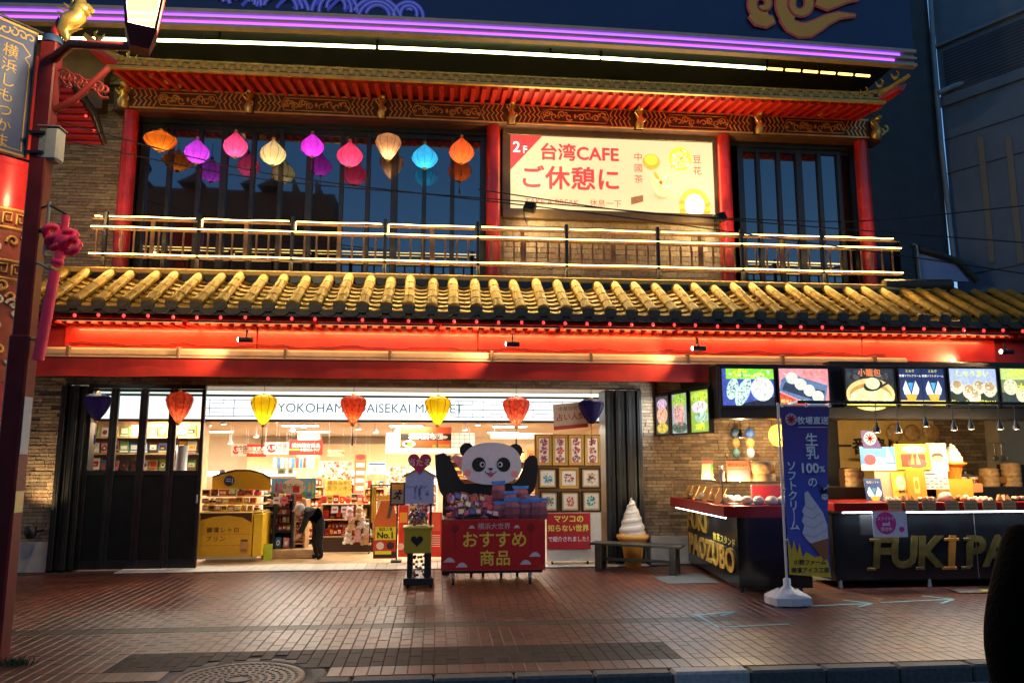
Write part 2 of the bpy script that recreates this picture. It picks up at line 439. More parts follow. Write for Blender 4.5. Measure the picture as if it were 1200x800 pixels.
for bk in allb:
    x, y, w, l = bk
    if math.hypot(x-MCX, y-MCY) < MCR+.12: continue
    v = Vector((x, y, 0))-CAM; d = v.dot(FW); px = 600+FPX*v.dot(RT)/d; py = 400-FPX*v.dot(UP)/d
    if not (-150 < px < 1350): continue
    vis.append((w*l/(d*d*d) if (0 < px < 1200 and py < 797) else 0, bk))
vis.sort(key=lambda t: -t[0])
rest = MB()
for i, (_, (x, y, w, l)) in enumerate(vis):
    tn = RND.randrange(8); k = brick_kind(x, y); z = RND.uniform(-.001, .0006)
    if i < 300:
        obj('paving_brick', brick_mesh(k, w, l, tn), sw, (x, y, z))
    else:
        rest.box(x-w/2, x+w/2, y-l/2, y+l/2, -.03, z, k, .003, tn/7)
tag(rest.build('paving_bricks_beyond', sw), kind='stuff')
# kerb stones
x = -9.0; i = 0
kp0, kp1 = G(743,790).x, G(880,785).x
kerb = struct(MB().box(-12, 14, KY+.02, KY+.14, -.25, -.1, 'joint').build('kerb'))
while x < 11:
    l = .6
    x1 = x+l-.008
    a_, b_ = x, x1
    if x1 > MCX-MCR-.1 and x < MCX+MCR+.1:
        if x < MCX-MCR-.12: b_ = MCX-MCR-.1
        elif x1 > MCX+MCR+.12: a_ = MCX+MCR+.1
        else: a_ = b_
    if b_-a_ > .02:
        pale = (kp0-.15 < x < kp1-.3)
        MB().box(a_, b_, KY+RND.uniform(-.004,.004), KY+.15, -.2, (.002 if not pale else .006)+RND.uniform(-.002,.002), 'kerb_pale' if pale else 'kerb', .018).build('kerb_stone', kerb)
    x += l
# manhole
mh = thing('manhole_cover', 'round cast iron manhole cover with studded rings set in the pavement edge', 'manhole', (MCX, MCY, 0))
MB().lathe([(MCR+.16,-.2),(MCR+.16,-.006),(MCR+.001,-.004),(MCR+.001,-.2)], 'kerb', 48, (MCX,MCY,0)).build('collar', mh)
MB().lathe([(MCR,-.2),(MCR,.004),(MCR-.05,.008),(MCR-.055,.0)], 'iron', 48, (MCX,MCY,0)).build('frame_ring', mh)
q = MB().lathe([(MCR-.06,-.02),(MCR-.06,.003)], 'iron', 48, (MCX,MCY,0))
cov = q.build('lid', mh)
q = MB()
for r in [.08+.055*k for k in range(7)]:
    n = int(2*PI*r/.05)
    for k in range(n):
        t = 2*PI*(k+.5*(int(r*100)%2))/n; cx_, cy_ = MCX+r*math.cos(t), MCY+r*math.sin(t)
        q.box(cx_-.014, cx_+.014, cy_-.014, cy_+.014, 0, .008, 'iron', .003)
tag(q.build('studs', cov), kind='stuff')
MB().lathe([(.1,.003),(.1,.01),(.085,.01),(.085,.004)], 'iron', 24, (MCX,MCY,0)).build('centre_ring', cov)
# floor guide arrows (tape on the pavement)
tape = mat('tape_blue', s(120,190,205), .5, var=.25, vscale=30)
def tape_arrow(pts, label, head=None):
    q = MB()
    fr = Fr((0,0,.004), (1,0,0), (0,1,0))
    for ln in pts:
        q.ribbon(fr, [tuple(G(*p).xy) for p in ln], .035, 0, .001, tape)
    tag(q.build('tape_arrow'), label, 'floor arrow', 'pale blue tape arrows on the pavement')
tape_arrow([[(925,731),(842,735),(814,719)],[(814,721),(863,716)],[(863,716),(845,721)]], 'pale blue tape arrow bent back on the pavement, left of the others')
tape_arrow([[(948,710),(1020,707)],[(988,703),(1022,707)],[(1006,711),(1022,707)]], 'pale blue tape arrow just right of the white banner foot')
tape_arrow([[(1032,706),(1114,702)],[(1081,698),(1117,702)],[(1103,707),(1117,702)]], 'pale blue tape arrow farthest right, below the gold letters')
# flat cover plate under the bench, low plates
q = MB(); p = [G(765,676), G(782,684), G(845,683), G(818,671)]
q.hexa([Vector((a.x,a.y,-.01)) for a in p]+[Vector((a.x,a.y,.006)) for a in p], 'kerb')
struct(q.build('pavement_slab'))
p0 = G(1150,693); q = MB(); q.box(p0.x-.35, p0.x+.45, p0.y-.12, p0.y+.1, 0, .02, 'iron', .006)
q.box(p0.x-.02, p0.x+.12, p0.y-.06, p0.y+.02, .0205, .024, paint((215,205,60)))
tag(q.build('drain_plate'), 'dark drain plate with yellow mark near the right counter', 'drain')
# weeds at the lamp post foot
wd = MB(); mat('weed', (.05,.09,.02), .7, var=.4, vscale=30); p0 = G(16,778)
for k in range(150):
    a = RND.uniform(0,2*PI); r = RND.uniform(0,.13); x, y = p0.x+r*math.cos(a)*1.3, p0.y+r*math.sin(a)*.7
    h = RND.uniform(.02,.07); dx, dy = RND.uniform(-.04,.04), RND.uniform(-.04,.04)
    wd.face([(x-.005,y,0),(x+.005,y,0),(x+dx,y+dy,h)], 'weed')
tag(wd.build('weed_tuft'), 'low green weeds growing at the lamp post foot', 'weeds', kind='stuff')

# shop floor
FY0, FY1, BACK = 11.56, 12.22, 18.6
sf = struct(MB().box(-6.5, 3.3, FY1, BACK+.1, -.1, .012, 'wood_floor').build('shop_floor'))
th = struct(MB().box(-6.5, 3.3, FY0, FY1, -.1, .006, 'joint').build('threshold'))
tm = MB().box(-.145/2,.145/2,-.16,.16,-.01,.018,'floor_tile',.004).mesh('floor_tile')
x = -4.4
while x < 3.2:
    for k in range(2): obj('floor_tile', tm, th, (x, FY0+.165+k*.33, 0))
    x += .15

# ================================================================== MARKET BUILDING
bd = thing('market_building', 'two storey Chinese style shop building with tiled eaves and red columns', 'building', (0, 11.8, 0))
WY = 11.8
def brickwall(fr, a0, a1, b0, b1, parent, L=.24, H=.052, core=.2, name='wall', w=0.0):
    wall = MB().fbox(fr, a0, a1, b0, b1, w-core, w-.008, 'mortar').build(name, parent)
    q = MB(); b = b0; r = 0
    while b < b1-.01:
        h = min(H, b1-b); a = a0 - RND.random()*L
        while a < a1:
            l = L*RND.choice((.55,.8,1,1.25)); x0, x1 = max(a, a0), min(a+l, a1)
            if x1-x0 > .02: q.fbox(fr, x0+.003, x1-.003, b+.004, b+h-.004, w-.02, w+RND.uniform(-.003,.012), 'brick', 0, RND.random())
            a += l
        b += H; r += 1
    tag(q.build('bricks', wall), kind='stuff')
    return wall
FF = Fr((0,WY,0), (1,0,0), (0,0,1))
DX0, DX1 = P(68,550,WY).x, P(706,550,WY).x            # doors left edge, opening right edge
OPX = P(236,550,WY).x
ZD = P(470,453,WY).z                                   # door head
PIER0, PIER1 = P(752,550,WY).x, 5.6
brickwall(FF, -7.6, DX0, .42, ZD+.3, bd)
MB().box(-7.6, DX0-.02, WY-.05, WY+.3, 0, .42, 'concrete', .01).build('wall_base', bd)
brickwall(FF, PIER0, PIER1, .42, ZD+.3, bd)
MB().box(PIER0+.1, PIER1, WY-.05, WY+.3, 0, .42, 'concrete', .01).build('wall_base', bd)
brickwall(FF, DX0, PIER0, ZD, ZD+.3, bd)
# folding doors, left: frame posts and panels
Zg0, Zg1 = P(200,551,WY).z, P(200,459,WY).z
xs = [P(px,550,WY).x for px in (97,128,163,198,236)]
fd = MB().box(xs[0], xs[-1], WY-.02, WY+.06, ZD-.06, ZD, 'black_wood').build('door_head', bd)
for i in range(4):
    x0, x1 = xs[i], xs[i+1]
    d = MB(); fw_ = .055
    yy = WY+.0+.006*(i%2)
    d.box(x0, x0+fw_, yy, yy+.05, .03, ZD-.062, 'black_wood', .004); d.box(x1-fw_, x1-.003, yy, yy+.05, .03, ZD-.062, 'black_wood', .004)
    d.box(x0+fw_, x1-fw_, yy+.004, yy+.046, Zg1, ZD-.066, 'black_wood'); d.box(x0+fw_, x1-fw_, yy+.004, yy+.046, .03, .16, 'black_wood'); d.box(x0+fw_, x1-fw_, yy+.004, yy+.046, Zg0-.07, Zg0, 'black_wood')
    dd = d.build('folding_door', bd)
    MB().box(x0+fw_, x1-fw_, yy+.015, yy+.03, .16, Zg0-.07, 'black_panel', .004).build('panel', dd)
    MB().box(x0+fw_, x1-fw_, yy+.02, yy+.026, Zg0, Zg1, 'glass').build('pane', dd)
MB().lathe([(.012,0),(.012,.12)], 'steel', 10, (xs[-1]-.03, WY-.03, .95)).build('door_handle', bd)
# door leaves folded into a stack, left and right of the opening
for (p0, p1, nl) in ((68,97,4),(708,752,7)):
    a, b = P(p0,550,WY).x, P(p1,550,WY).x; st = (b-a)/nl
    for k in range(nl):
        x0 = a+k*st; dy = .05*(k % 2)
        d = MB().box(x0+.004, x0+st-.004, WY-.12+dy, WY+.35, .03, ZD-.03, 'black_wood', .008).build('folded_door_leaf', bd)
        MB().box(x0+st*.38, x0+st*.62, WY-.13+dy, WY-.118+dy, .1, ZD-.15, 'black_metal', .003).build('edge_strip', d)
# floor of the soffit and red fascia under the lower roof
AX0, AX1 = P(30,430,10.45).x, 9.2
ZV0, ZV1 = P(500,444,10.45).z, P(500,422,10.45).z      # valance
ZC1 = P(500,409,10.5).z
sof = MB().box(AX0-.6, 9.2, 10.6, WY-.02, ZV1+.05, ZV1+.09, 'black_wood').build('soffit', bd)
# red panels
ZP1 = P(500,384,10.72).z; ZP0 = ZC1-.06
xs_ = [P(75,398,10.72).x, P(301,398,10.72).x, P(560,398,10.72).x, P(816,398,10.72).x, P(1010,398,10.72).x, P(1166,398,10.72).x]
for i in range(5):
    MB().box(xs_[i]+.004, xs_[i+1]-.004, 10.72, 10.78, ZP0, ZP1, 'red_lacquer', .01).build('fascia_panel', bd)
MB().box(AX0-.9, 9.3, 10.8, 10.9, ZP0-.1, ZP1+.25, 'red_paint').build('fascia_back', bd)
# retractable awning: cassette tube, front rail, valance
aw = thing('awning', 'rolled up red awning with cream cassette above the shop entrance', 'awning', (0, 10.5, ZV0))
AWX1 = P(1062,420,10.5).x
cs = MB(); prof = [(0,0),(.05,-.012),(.075,.03),(.07,.085),(.03,.115),(-.04,.11)]
for i in range(len(prof)-1):
    (a, b), (c, d) = prof[i], prof[i+1]
    cs.face([(AX0,10.55-a,ZV1+b+.012),(AWX1,10.55-a,ZV1+b+.012),(AWX1,10.55-c,ZV1+d+.012),(AX0,10.55-c,ZV1+d+.012)], 'cream_metal')
for X in (AX0, AWX1): cs.face([(X,10.55-a,ZV1+b+.012) for a, b in prof], 'cream_metal')
cs.build('cassette', aw)
bk_ = MB().box(-.02,.02,10.44,10.6,ZV1-.004,ZV1+.14,paint((120,95,70)),.004).mesh('bracket')
for k in range(9): obj('bracket', bk_, aw, (AX0+.5+(AWX1-AX0-1)*k/8, 0, 0))
MB().tube([(AX0+.4+(AWX1-AX0-.6)*k/70, 10.69, ZV1+.2+.018*math.sin(k*.9)+.012*math.sin(k*2.3)) for k in range(71)], .007, 'rubber', 5).build('cable', aw)
MB().box(AX0, AWX1, 10.44, 10.475, ZV1-.012, ZV1+.006, 'cream_metal', .004).build('front_rail', aw)
q = MB(); n = 140; VX1 = P(1062,430,10.45).x
pv = None
for i in range(n+1):
    x = AX0+(VX1-AX0)*i/n; y = 10.455+.010*math.sin(x*2.3)+.006*math.sin(x*7.1+1)
    z0 = ZV0 + .006*math.sin(x*1.7)+.004*math.sin(x*5)
    cur = ((x, 10.46, ZV1-.01), (x, y, z0))
    if pv:
        q.face([pv[0], cur[0], cur[1], pv[1]], 'red_fabric', smooth=True)
        q.face([(pv[0][0],pv[0][1]+.006,pv[0][2]), (cur[0][0],cur[0][1]+.006,cur[0][2]), (cur[1][0],cur[1][1]+.006,cur[1][2]), (pv[1][0],pv[1][1]+.006,pv[1][2])], 'red_fabric', smooth=True)
    pv = cur
q.build('valance', aw)
# ---------------- lower tiled roof
EY, TY = 10.2, 11.22
EZ, TZ = 3.585, 4.19
rdir = Vector((0, TY-EY, TZ-EZ)); RL = rdir.length; rd = rdir.normalized(); rn = Vector((0, -rd.z, rd.y))
RX0, RX1, SP = -5.3, 9.45, .3055
rf = MB()
rf.hexa([(RX0-.2,EY+.03,EZ-.14),(RX1+.15,EY+.03,EZ-.14),(RX1+.15,TY,TZ-.11),(RX0-.2,TY,TZ-.11),(RX0-.2,EY+.03,EZ-.085),(RX1+.15,EY+.03,EZ-.085),(RX1+.15,TY,TZ-.055),(RX0-.2,TY,TZ-.055)], 'tile_dark')
roof = rf.build('lower_roof', bd)
# one cover tile row
cvms = []
for _v in range(4):
    TN = [RND.random() for _ in range(4)]
    cv = MB(); r = .078; K = 8
    seg = 4
    for sgm in range(seg):
        t0, t1 = RL*sgm/seg, RL*(sgm+1)/seg+.02
        for k in range(K):
            a0, a1 = PI*k/K, PI*(k+1)/K
            def pt(a, t, rr): return Vector((math.cos(a)*rr, 0, 0)) + rn*(math.sin(a)*rr) + rd*t
            r0, r1 = r*1.03, r*.965
            cv.face([pt(a0,t0,r0), pt(a1,t0,r0), pt(a1,t1,r1), pt(a0,t1,r1)], 'tile_yellow', TN[sgm], True)
        cv.face([pt(PI*k/K, t0, r*1.03) for k in range(K+1)], 'tile_yellow')
    cvm_face = [Vector((math.cos(2*PI*k/16)*r*1.12, -.012, math.sin(2*PI*k/16)*r*1.12)) for k in range(16)]
    cv.face(cvm_face, 'tile_dark'); 
    for k in range(16):
        a, b = cvm_face[k], cvm_face[(k+1)%16]; cv.face([a, b, b+Vector((0,.03,.01)), a+Vector((0,.03,.01))], 'tile_dark')
    ring = [Vector((math.cos(2*PI*k/16)*r*.72, -.02, math.sin(2*PI*k/16)*r*.72)) for k in range(16)]
    cv.face(ring, 'tile_dark')
    for k in range(16): cv.face([ring[k], ring[(k+1)%16], ring[(k+1)%16]+Vector((0,.01,0)), ring[k]+Vector((0,.01,0))], 'tile_dark')
    cvms.append(cv.mesh('cover_tile'))
# pan tile (curved, one step) and drip tile
pn = MB(); hw = SP/2; PL = .16
def dip(u): return -.05*(1-(u/hw)**2)
for k in range(6):
    u0, u1 = -hw+SP*k/6, -hw+SP*(k+1)/6
    A = lambda u, t, h: Vector((u,0,0)) + rn*(dip(u)+h) + rd*t
    pn.face([A(u0,0,.022), A(u1,0,.022), A(u1,PL,0), A(u0,PL,0)], 'tile_pan', smooth=True)
    pn.face([A(u0,0,.004), A(u1,0,.004), A(u1,0,.022), A(u0,0,.022)], 'tile_pan')
pnm = pn.mesh('pan_tile')
dp = MB(); pts = [(-hw*.8,.0),(hw*.8,.0)]+[(hw*.8*math.cos(t), -.085*math.sin(t)) for t in [PI*k/10 for k in range(1,10)]]
dp.poly(Fr((0,0,0),(1,0,0),(0,0,1)), pts, -.02, 0, 'tile_dark')
dpm = dp.mesh('drip_tile')
NR = int((RX1-RX0)/SP)
pans = []
rbx = []
for i in range(NR+1):
    x = RX0+i*SP
    obj('cover_tile', RND.choice(cvms), roof, (x+RND.uniform(-.008,.008), EY+RND.uniform(-.012,.012), EZ+RND.uniform(-.006,.006)), (RND.uniform(-.012,.012), RND.uniform(-.05,.05), RND.uniform(-.012,.012)))
    rbx.append(x)
    if i < NR:
        obj('drip_tile', dpm, roof, (x+SP/2, EY+.0, EZ-.05))
        for k in range(7): pans.append((x+SP/2, k))
pans.sort(key=lambda t: abs(t[0]-1.2))
q = MB()
for i, (x, k) in enumerate(pans):
    o_ = Vector((x, EY+.01, EZ-.012)) + rd*(RL*k/7)
    if i < 300: obj('pan_tile', pnm, roof, o_)
    else:
        for f, m in zip(pn.f, pn.m): q.face([Vector(pn.v[j])+o_ for j in f], pn.mats[m])
if q.f: tag(q.build('pan_tiles_beyond', roof), kind='stuff')
MB().box(RX0-.2, 8.0, TY-.03, TY+.16, TZ+.02, TZ+.10, 'gold_paint', .01).build('roof_flashing', bd)
MB().tube([(7.0,TY+.06,TZ+.1),(8.1,TY+.02,TZ+.12)], .1, 'tile_dark', 10).build('ridge_end', bd)
MB().box(RX0-.1, RX1, TY-.02, TY+.55, TZ-.2, TZ+.02, 'black_wood').build('roof_upstand', bd)
# rafter ends under the drip tiles
rm = MB().box(-.04,.04,0,.45,-.035,.035,'red_paint',.006).mesh('rafter_end')
x = RX0
while x < RX1: obj('rafter_end', rm, roof, (x, EY+.27, EZ-.2)); x += SP/2
MB().box(RX0, RX1, EY+.16, 10.9, EZ-.178, EZ-.145, 'red_paint').build('eave_board', roof)
# string of red bulbs
bs = thing('bulb_string', 'string of small red bulbs hung under the lower tiled eave', 'string lights', (0, EY+.05, EZ-.16))
bm_ = MB().ball((0,0,0), .022, .022, .027, 'bulb_red', 10).mesh('bulb')
cpm = MB().lathe([(.018,.025),(.018,.06)], 'black_metal', 8).mesh('bulb_cap')
for i, x in enumerate(rbx[:-1]):
    o = obj('bulb', bm_, bs, (x+RND.uniform(-.01,.01), EY+.05, EZ-.165+RND.uniform(-.008,.008)))
    obj('bulb_cap', cpm, o, WLOC[o.name])
MB().tube([(RX0+(RX1-RX0)*k/60, EY+.05, EZ-.105+.006*math.sin(k)) for k in range(61)], .006, 'black_metal', 5).build('cable', bs)

# ---------------- balcony
BYR = 11.38                                            # railing plane
ZB, ZM, ZT = 4.53, 4.935, 5.09
RLX0, RLX1 = P(105,290,BYR).x, P(1056,300,BYR).x
MB().box(-5.2, RLX1+.2, BYR-.05, 12.1, TZ+.02, ZB-.2, 'black_wood').build('balcony_slab', bd)
rl = thing('balcony_railing', 'copper balcony railing outlined with three runs of warm neon tube', 'railing', (1.1, BYR, ZB-.2))
posts = [P(px,290,BYR).x for px in (122,232,342,451,560,664,771,869,963)]
for x in posts:
    MB().box(x-.024, x+.024, BYR-.03, BYR+.03, ZB-.2, ZT+.085, 'black_metal', .006).build('post', rl)
bal = MB().box(-.014,.014,-.01,.01,ZB-.05,ZM-.02,'copper',.003).mesh('baluster')
x = RLX0+.08; i = 0
while x < RLX1:
    if min(abs(x-p) for p in posts) > .06: obj('baluster', bal, rl, (x, BYR+.01, 0))
    x += .175; i += 1
wide = MB().box(-.03,.03,-.012,.012,ZB-.05,ZT-.02,'copper',.004).mesh('wide_baluster')
for i in range(len(posts)-1): obj('wide_baluster', wide, rl, ((posts[i]+posts[i+1])/2, BYR+.012, 0))
for nm, z in (('bottom_rail',ZB-.03),('middle_rail',ZM-.03),('top_rail',ZT-.03)):
    MB().box(RLX0, RLX1, BYR+.005, BYR+.03, z-.016, z+.012, 'copper', .004).build(nm, rl)
for z in (ZB, ZM):
    MB().tube([(RLX0+(RLX1-RLX0)*k/24, BYR-.022, z+.004*math.sin(k*1.7)) for k in range(25)], .0095, 'neon_warm', 6).build('neon_tube', rl)
ends = [RLX0]+posts+[RLX1-.08]
for i in range(len(ends)-1):
    a, b = ends[i]+.05, ends[i+1]-.05
    if b-a < .1: continue
    pts = [(a,BYR-.03,ZM+.03),(a,BYR-.03,ZT-.01),(a+.02,BYR-.03,ZT)] if i in (2,3,4) else [(a,BYR-.03,ZT)]
    pts += [(a+(b-a)*k/6, BYR-.03, ZT+RND.uniform(-.008,.006)) for k in range(1,7)]
    MB().tube(pts, .009, 'neon_warm', 6).build('neon_tube', rl)
for k in range(4):                                     # light shed by the neon runs
    a = RLX0+(RLX1-RLX0)*(k+.5)/4
    lamp('AREA', 'neon_light', (a, BYR-.05, ZB-.03), 19, (1,.6,.15), rl, (RLX1-RLX0)/4, (a, BYR-.75, ZB-1.0), sizey=.03)
    lamp('AREA', 'neon_light', (a, BYR+.06, ZT+.03), 2 if k < 2 else 5, (1,.62,.16), rl, (RLX1-RLX0)/4, (a, BYR+.8, ZT+1.0), sizey=.03)
# ---------------- upper storey
CY = 12.0
ZBM0, ZBM1 = 7.0, 7.37
colm = [P(px,230,CY).x for px in (147,578,850,1013)]
for x in colm:
    q = MB().lathe([(.115,TZ+.02),(.12,5),(.112,ZBM0)], 'red_lacquer', 24, (x,CY,0))
    c = q.build('column', bd)
    MB().lathe([(.15,ZB-.2),(.15,ZB-.12),(.125,ZB-.08)], 'concrete', 20, (x,CY,0)).build('column_base', c)
FU = Fr((0,12.15,0),(1,0,0),(0,0,1))
brickwall(FU, -9, colm[0]-.0, TZ-.2, 7.2, bd)
brickwall(FU, colm[1]+.05, colm[2]-.05, TZ+.1, 5.6, bd, L=.3, H=.09)
MB().box(-9, colm[3]+.2, 12.3, 12.6, 7.0, 8.2, 'mortar').build('upper_wall', bd)
MB().box(-4.9, colm[3]+.15, 12.16, 13.35, 6.92, 7.3, 'black_wood').build('window_head', bd)
MB().box(-4.9, colm[3]+.15, 12.2, 13.35, 4.1, 4.34, 'black_wood').build('inner_floor', bd)
MB().box(colm[1]-.02, colm[2]+.02, 12.3, 12.5, 5.4, 7.0, 'black_wood').build('upper_wall', bd)
MB().box(-4.9, 8.2, 13.3, 13.4, 4.2, 7.1, 'black_wood').build('inner_wall', bd)
MB().box(-4.95, -4.85, 12.3, 13.3, 4.2, 7.05, 'black_wood').build('inner_wall', bd)
MB().box(colm[3]+.12, colm[3]+.2, 12.1, 13.3, 4.2, 7.0, 'slate_dark').build('inner_wall', bd)
# windows
GY = 12.27
def win(p0, p1, bars, z0=4.3, z1=6.95):
    x0, x1 = P(p0,230,GY).x, P(p1,230,GY).x
    bx = [x0]+[P(b,230,GY).x for b in bars]+[x1]
    for i in range(len(bx)-1):
        wdt = .07 if (i % 3) else .11
        w_ = MB().box(bx[i]-wdt/2, bx[i]+wdt/2, GY-.05, GY+.05, z0, z1, 'black_wood', .006)
        w_.box(bx[i]+wdt/2, bx[i+1]-.03, GY-.04, GY+.04, z1-.1, z1, 'black_wood').box(bx[i]+wdt/2, bx[i+1]-.03, GY-.04, GY+.04, z0, z0+.12, 'black_wood')
        wf = w_.build('window', bd)
        tilt = RND.uniform(-.0035,.0035)
        g = MB(); a, b = bx[i]+wdt/2, bx[i+1]-.03
        g.face([(a,GY-tilt,z0+.12),(b,GY+tilt,z0+.12),(b,GY+tilt,z1-.1),(a,GY-tilt,z1-.1)], 'mirror_glass')
        g.build('pane', wf)
    MB().box(x1-.05, x1+.05, GY-.05, GY+.05, z0, z1, 'black_wood').build('window_jamb', bd)
win(166, 566, (197,232,261,295,328,362,400,431,462,497,530))
win(868, 1003, (889,913,937,961,984))
# painted beams with brackets
BP = [P(px,130,CY).x for px in (150,295,448,598,745,882,1016)]
FB = Fr((0,CY-.13,0),(1,0,0),(0,0,1))
MB().box(BP[0]-.2, BP[-1]+.2, CY-.08, CY+.25, ZBM0, ZBM1, 'beam_brown', .01).build('beam_core', bd)
mat('gold_line', (.7,.4,.1), .35, metal=.5, var=.2)
for i in range(6):
    a, b = BP[i]+.07, BP[i+1]-.07; h0, h1 = ZBM0+.01, ZBM1-.01
    bm = MB().fbox(FB, a, b, h0, h1, -.05, 0, 'beam_brown', .008).build('painted_beam', bd)
    q = MB()
    for z in (h0+.018, h1-.018): q.fbox(FB, a, b, z-.012, z+.012, 0, .012, 'gold_line')
    mid, hh = (h0+h1)/2, (h1-h0)/2-.04
    for sx in (-1, 1):
        ex = a if sx < 0 else b
        for k in range(5):
            x = ex - sx*(.06+.075*k)
            q.ribbon(FB, [(x, mid-hh), (x-sx*.045, mid-hh*.33), (x, mid), (x-sx*.045, mid+hh*.33), (x, mid+hh)], .018, 0, .008+.002*k, 'gold_line')
    q.build('gold_trim', bm)
    q = MB(); c = (a+b)/2; wl = (b-a)/2-.47
    fx = lambda w: (c-w, c+w)
    q.ribbon(FB, [(c-wl,mid-hh*.75),(c+wl,mid-hh*.75),(c+wl+.05,mid),(c+wl,mid+hh*.75),(c-wl,mid+hh*.75),(c-wl-.05,mid),(c-wl,mid-hh*.75)], .012, 0, .008, 'gold_line')
    for sx in (-1, 1):
        for k in range(4):
            cx_ = c+sx*(.1+k*(wl-.13)/3.2); cz = mid+(.022 if k%2 else -.022)
            q.ribbon(FB, arc(cx_, cz, .012, .062, RND.uniform(0,6), RND.uniform(9,12), 18), .017, 0, .014, 'gold_line')
            q.ribbon(FB, arc(cx_+sx*.055, cz-(.05 if k%2 else -.05), .01, .03, RND.uniform(0,6), RND.uniform(8,10), 10), .013, 0, .012, 'gold_line')
    q.disc(FB, c, mid, .022, .035, 0, .016, 'gold_line', 12)
    q.build('gold_scroll', bm)
def gold_bracket(x, big=1.0):
    q = MB(); y = CY-.2
    pts = [(0,-.1),(.0,-.03),(.02,.05),(-.01,.12),(.025,.19),(.0,.27)]
    q.tube([(x+a*big, y-.03*math.sin(i), ZBM0+.09+b*1.05) for i, (a, b) in enumerate(pts)], [.055*big,.07*big,.055*big,.05*big,.06*big,.025*big], 'gold', 10)
    q.ball((x+.02,y-.06,ZBM0+.33), .05*big, .06*big, .045, 'gold', 10, .25)
    for k in range(6):
        a = k*1.05; q.tube([(x,y,ZBM0+.08+k*.04),(x+.08*big*math.cos(a),y-.07,ZBM0+.1+k*.045),(x+.09*big*math.cos(a+.5),y-.08,ZBM0+.14+k*.045)], [.02,.014,.006], 'gold', 6)
    q.build('gold_bracket', bd)
for i, x in enumerate(BP): gold_bracket(x, 1.0 if 0 < i < 6 else 1.25)
# upper eave: rafters, boards, tile edge
UY, UZ = 11.02, 7.24
UX0, UX1 = -4.85, 7.1
ur = MB().hexa([(UX0,UY+.05,UZ+.03),(UX1,UY+.05,UZ+.03),(UX1,12.3,7.47),(UX0,12.3,7.47),(UX0,UY+.05,UZ+.06),(UX1,UY+.05,UZ+.06),(UX1,12.3,7.5),(UX0,12.3,7.5)], 'red_paint').build('upper_roof', bd)
rm = MB().hexa([(-.035,UY+.1,UZ-.035),(.035,UY+.1,UZ-.035),(.035,12.1,7.36),(-.035,12.1,7.36),(-.035,UY+.1,UZ+.035),(.035,UY+.1,UZ+.035),(.035,12.1,7.43),(-.035,12.1,7.43)], 'red_lacquer', .5, .005).mesh('rafter')
x = UX0+.05
while x < UX1: obj('rafter', rm, ur, (x,0,0)); x += .165
MB().box(UX0-.05, UX1+.02, UY, UY+.06, UZ+.0, UZ+.05, 'gold_paint', .006).build('eave_board', ur)
te = MB().lathe([(.038,0),(.038,.9)], 'tile_pan', 10, ax=(Vector((1,0,0)), Vector((0,-.29,.957)), Vector((0,.957,.29)))).mesh('eave_tile')
tp = MB().poly(Fr((0,0,0),(1,0,0),(0,0,1)), [(-.05,.03),(.05,.03),(.04,-.02),(0,-.05),(-.04,-.02)], -.012, 0, 'tile_pan').mesh('eave_drip')
x = UX0
while x < UX1+.05:
    t = max(0, (x-6.4)/.7); t2 = max(0, (-4.4-x)/.5); up = .1*(t*t+t2*t2)
    obj('eave_tile', te, ur, (x, UY-.02, UZ+.115+up)); obj('eave_drip', tp, ur, (x+.083, UY-.012, UZ+.08+up)); x += .166
MB().hexa([(UX0,UY,UZ+.06),(UX1,UY,UZ+.06),(UX1,12.28,7.55),(UX0,12.28,7.55),(UX0,UY,UZ+.09),(UX1,UY,UZ+.09),(UX1,12.28,7.62),(UX0,12.28,7.62)], 'tile_pan').build('roof_slope', ur)
MB().tube([(UX0, UY+.1, UZ+.2),(UX1, UY+.1, UZ+.2)], .018, 'gold_paint', 8).build('ridge_line', ur)
FT = Fr((0,12.2,0),(1,0,0),(0,0,1))
brickwall(FT, -6, 7.35, 7.55, 8.2, bd, L=.26, H=.06, core=.06)
# upturned corner, right and left
for sx, xe in ((1, UX1), (-1, UX0)):
    q = MB()
    pts = [(xe-sx*.75,UY+.75,UZ+.16),(xe-sx*.3,UY+.28,UZ+.13),(xe+sx*.05,UY-.05,UZ+.2),(xe+sx*.28,UY-.25,UZ+.36)]
    q.tube(pts, [.07,.07,.06,.035], 'tile_pan', 10)
    c = q.build('corner_ridge', ur)
    q = MB().hexa([(xe-sx*.2,UY+.1,UZ+.0),(xe,UY+.1,UZ+.0),(xe+sx*.2,UY-.2,UZ+.13),(xe+sx*.12,UY-.2,UZ+.13),(xe-sx*.2,UY+.1,UZ+.06),(xe,UY+.1,UZ+.06),(xe+sx*.26,UY-.2,UZ+.24),(xe+sx*.1,UY-.2,UZ+.2)], 'red_lacquer')
    q.build('corner_rafter', ur)
    q = MB()
    for k in range(3):
        f = .15+.3*k; b = Vector(pts[1]).lerp(Vector(pts[3]), f)+Vector((0,0,.07))
        q = MB(); q.ball(b, .05, .035, .05, 'gold', 8, .2); q.tube([b+Vector((sx*.03,0,.02)), b+Vector((sx*.06,0,.09)), b+Vector((sx*.02,0,.13))], [.025,.02,.008], 'gold', 6); q.tube([b+Vector((-sx*.04,0,0)), b+Vector((-sx*.08,0,.08))], [.02,.006], 'gold', 6); q.build('ridge_figure', ur)
# scrolled corner bracket by the right column
q = MB(); x = colm[3]+.12
for k in range(3): q.tube([(x+a, CY-.12, ZBM0+.05+.06*k+b) for a, b in arc(.12+.07*k, .05, .09, .03, 3.5, 8, 12)], .025, 'gold', 6)
q.build('corner_bracket', bd)

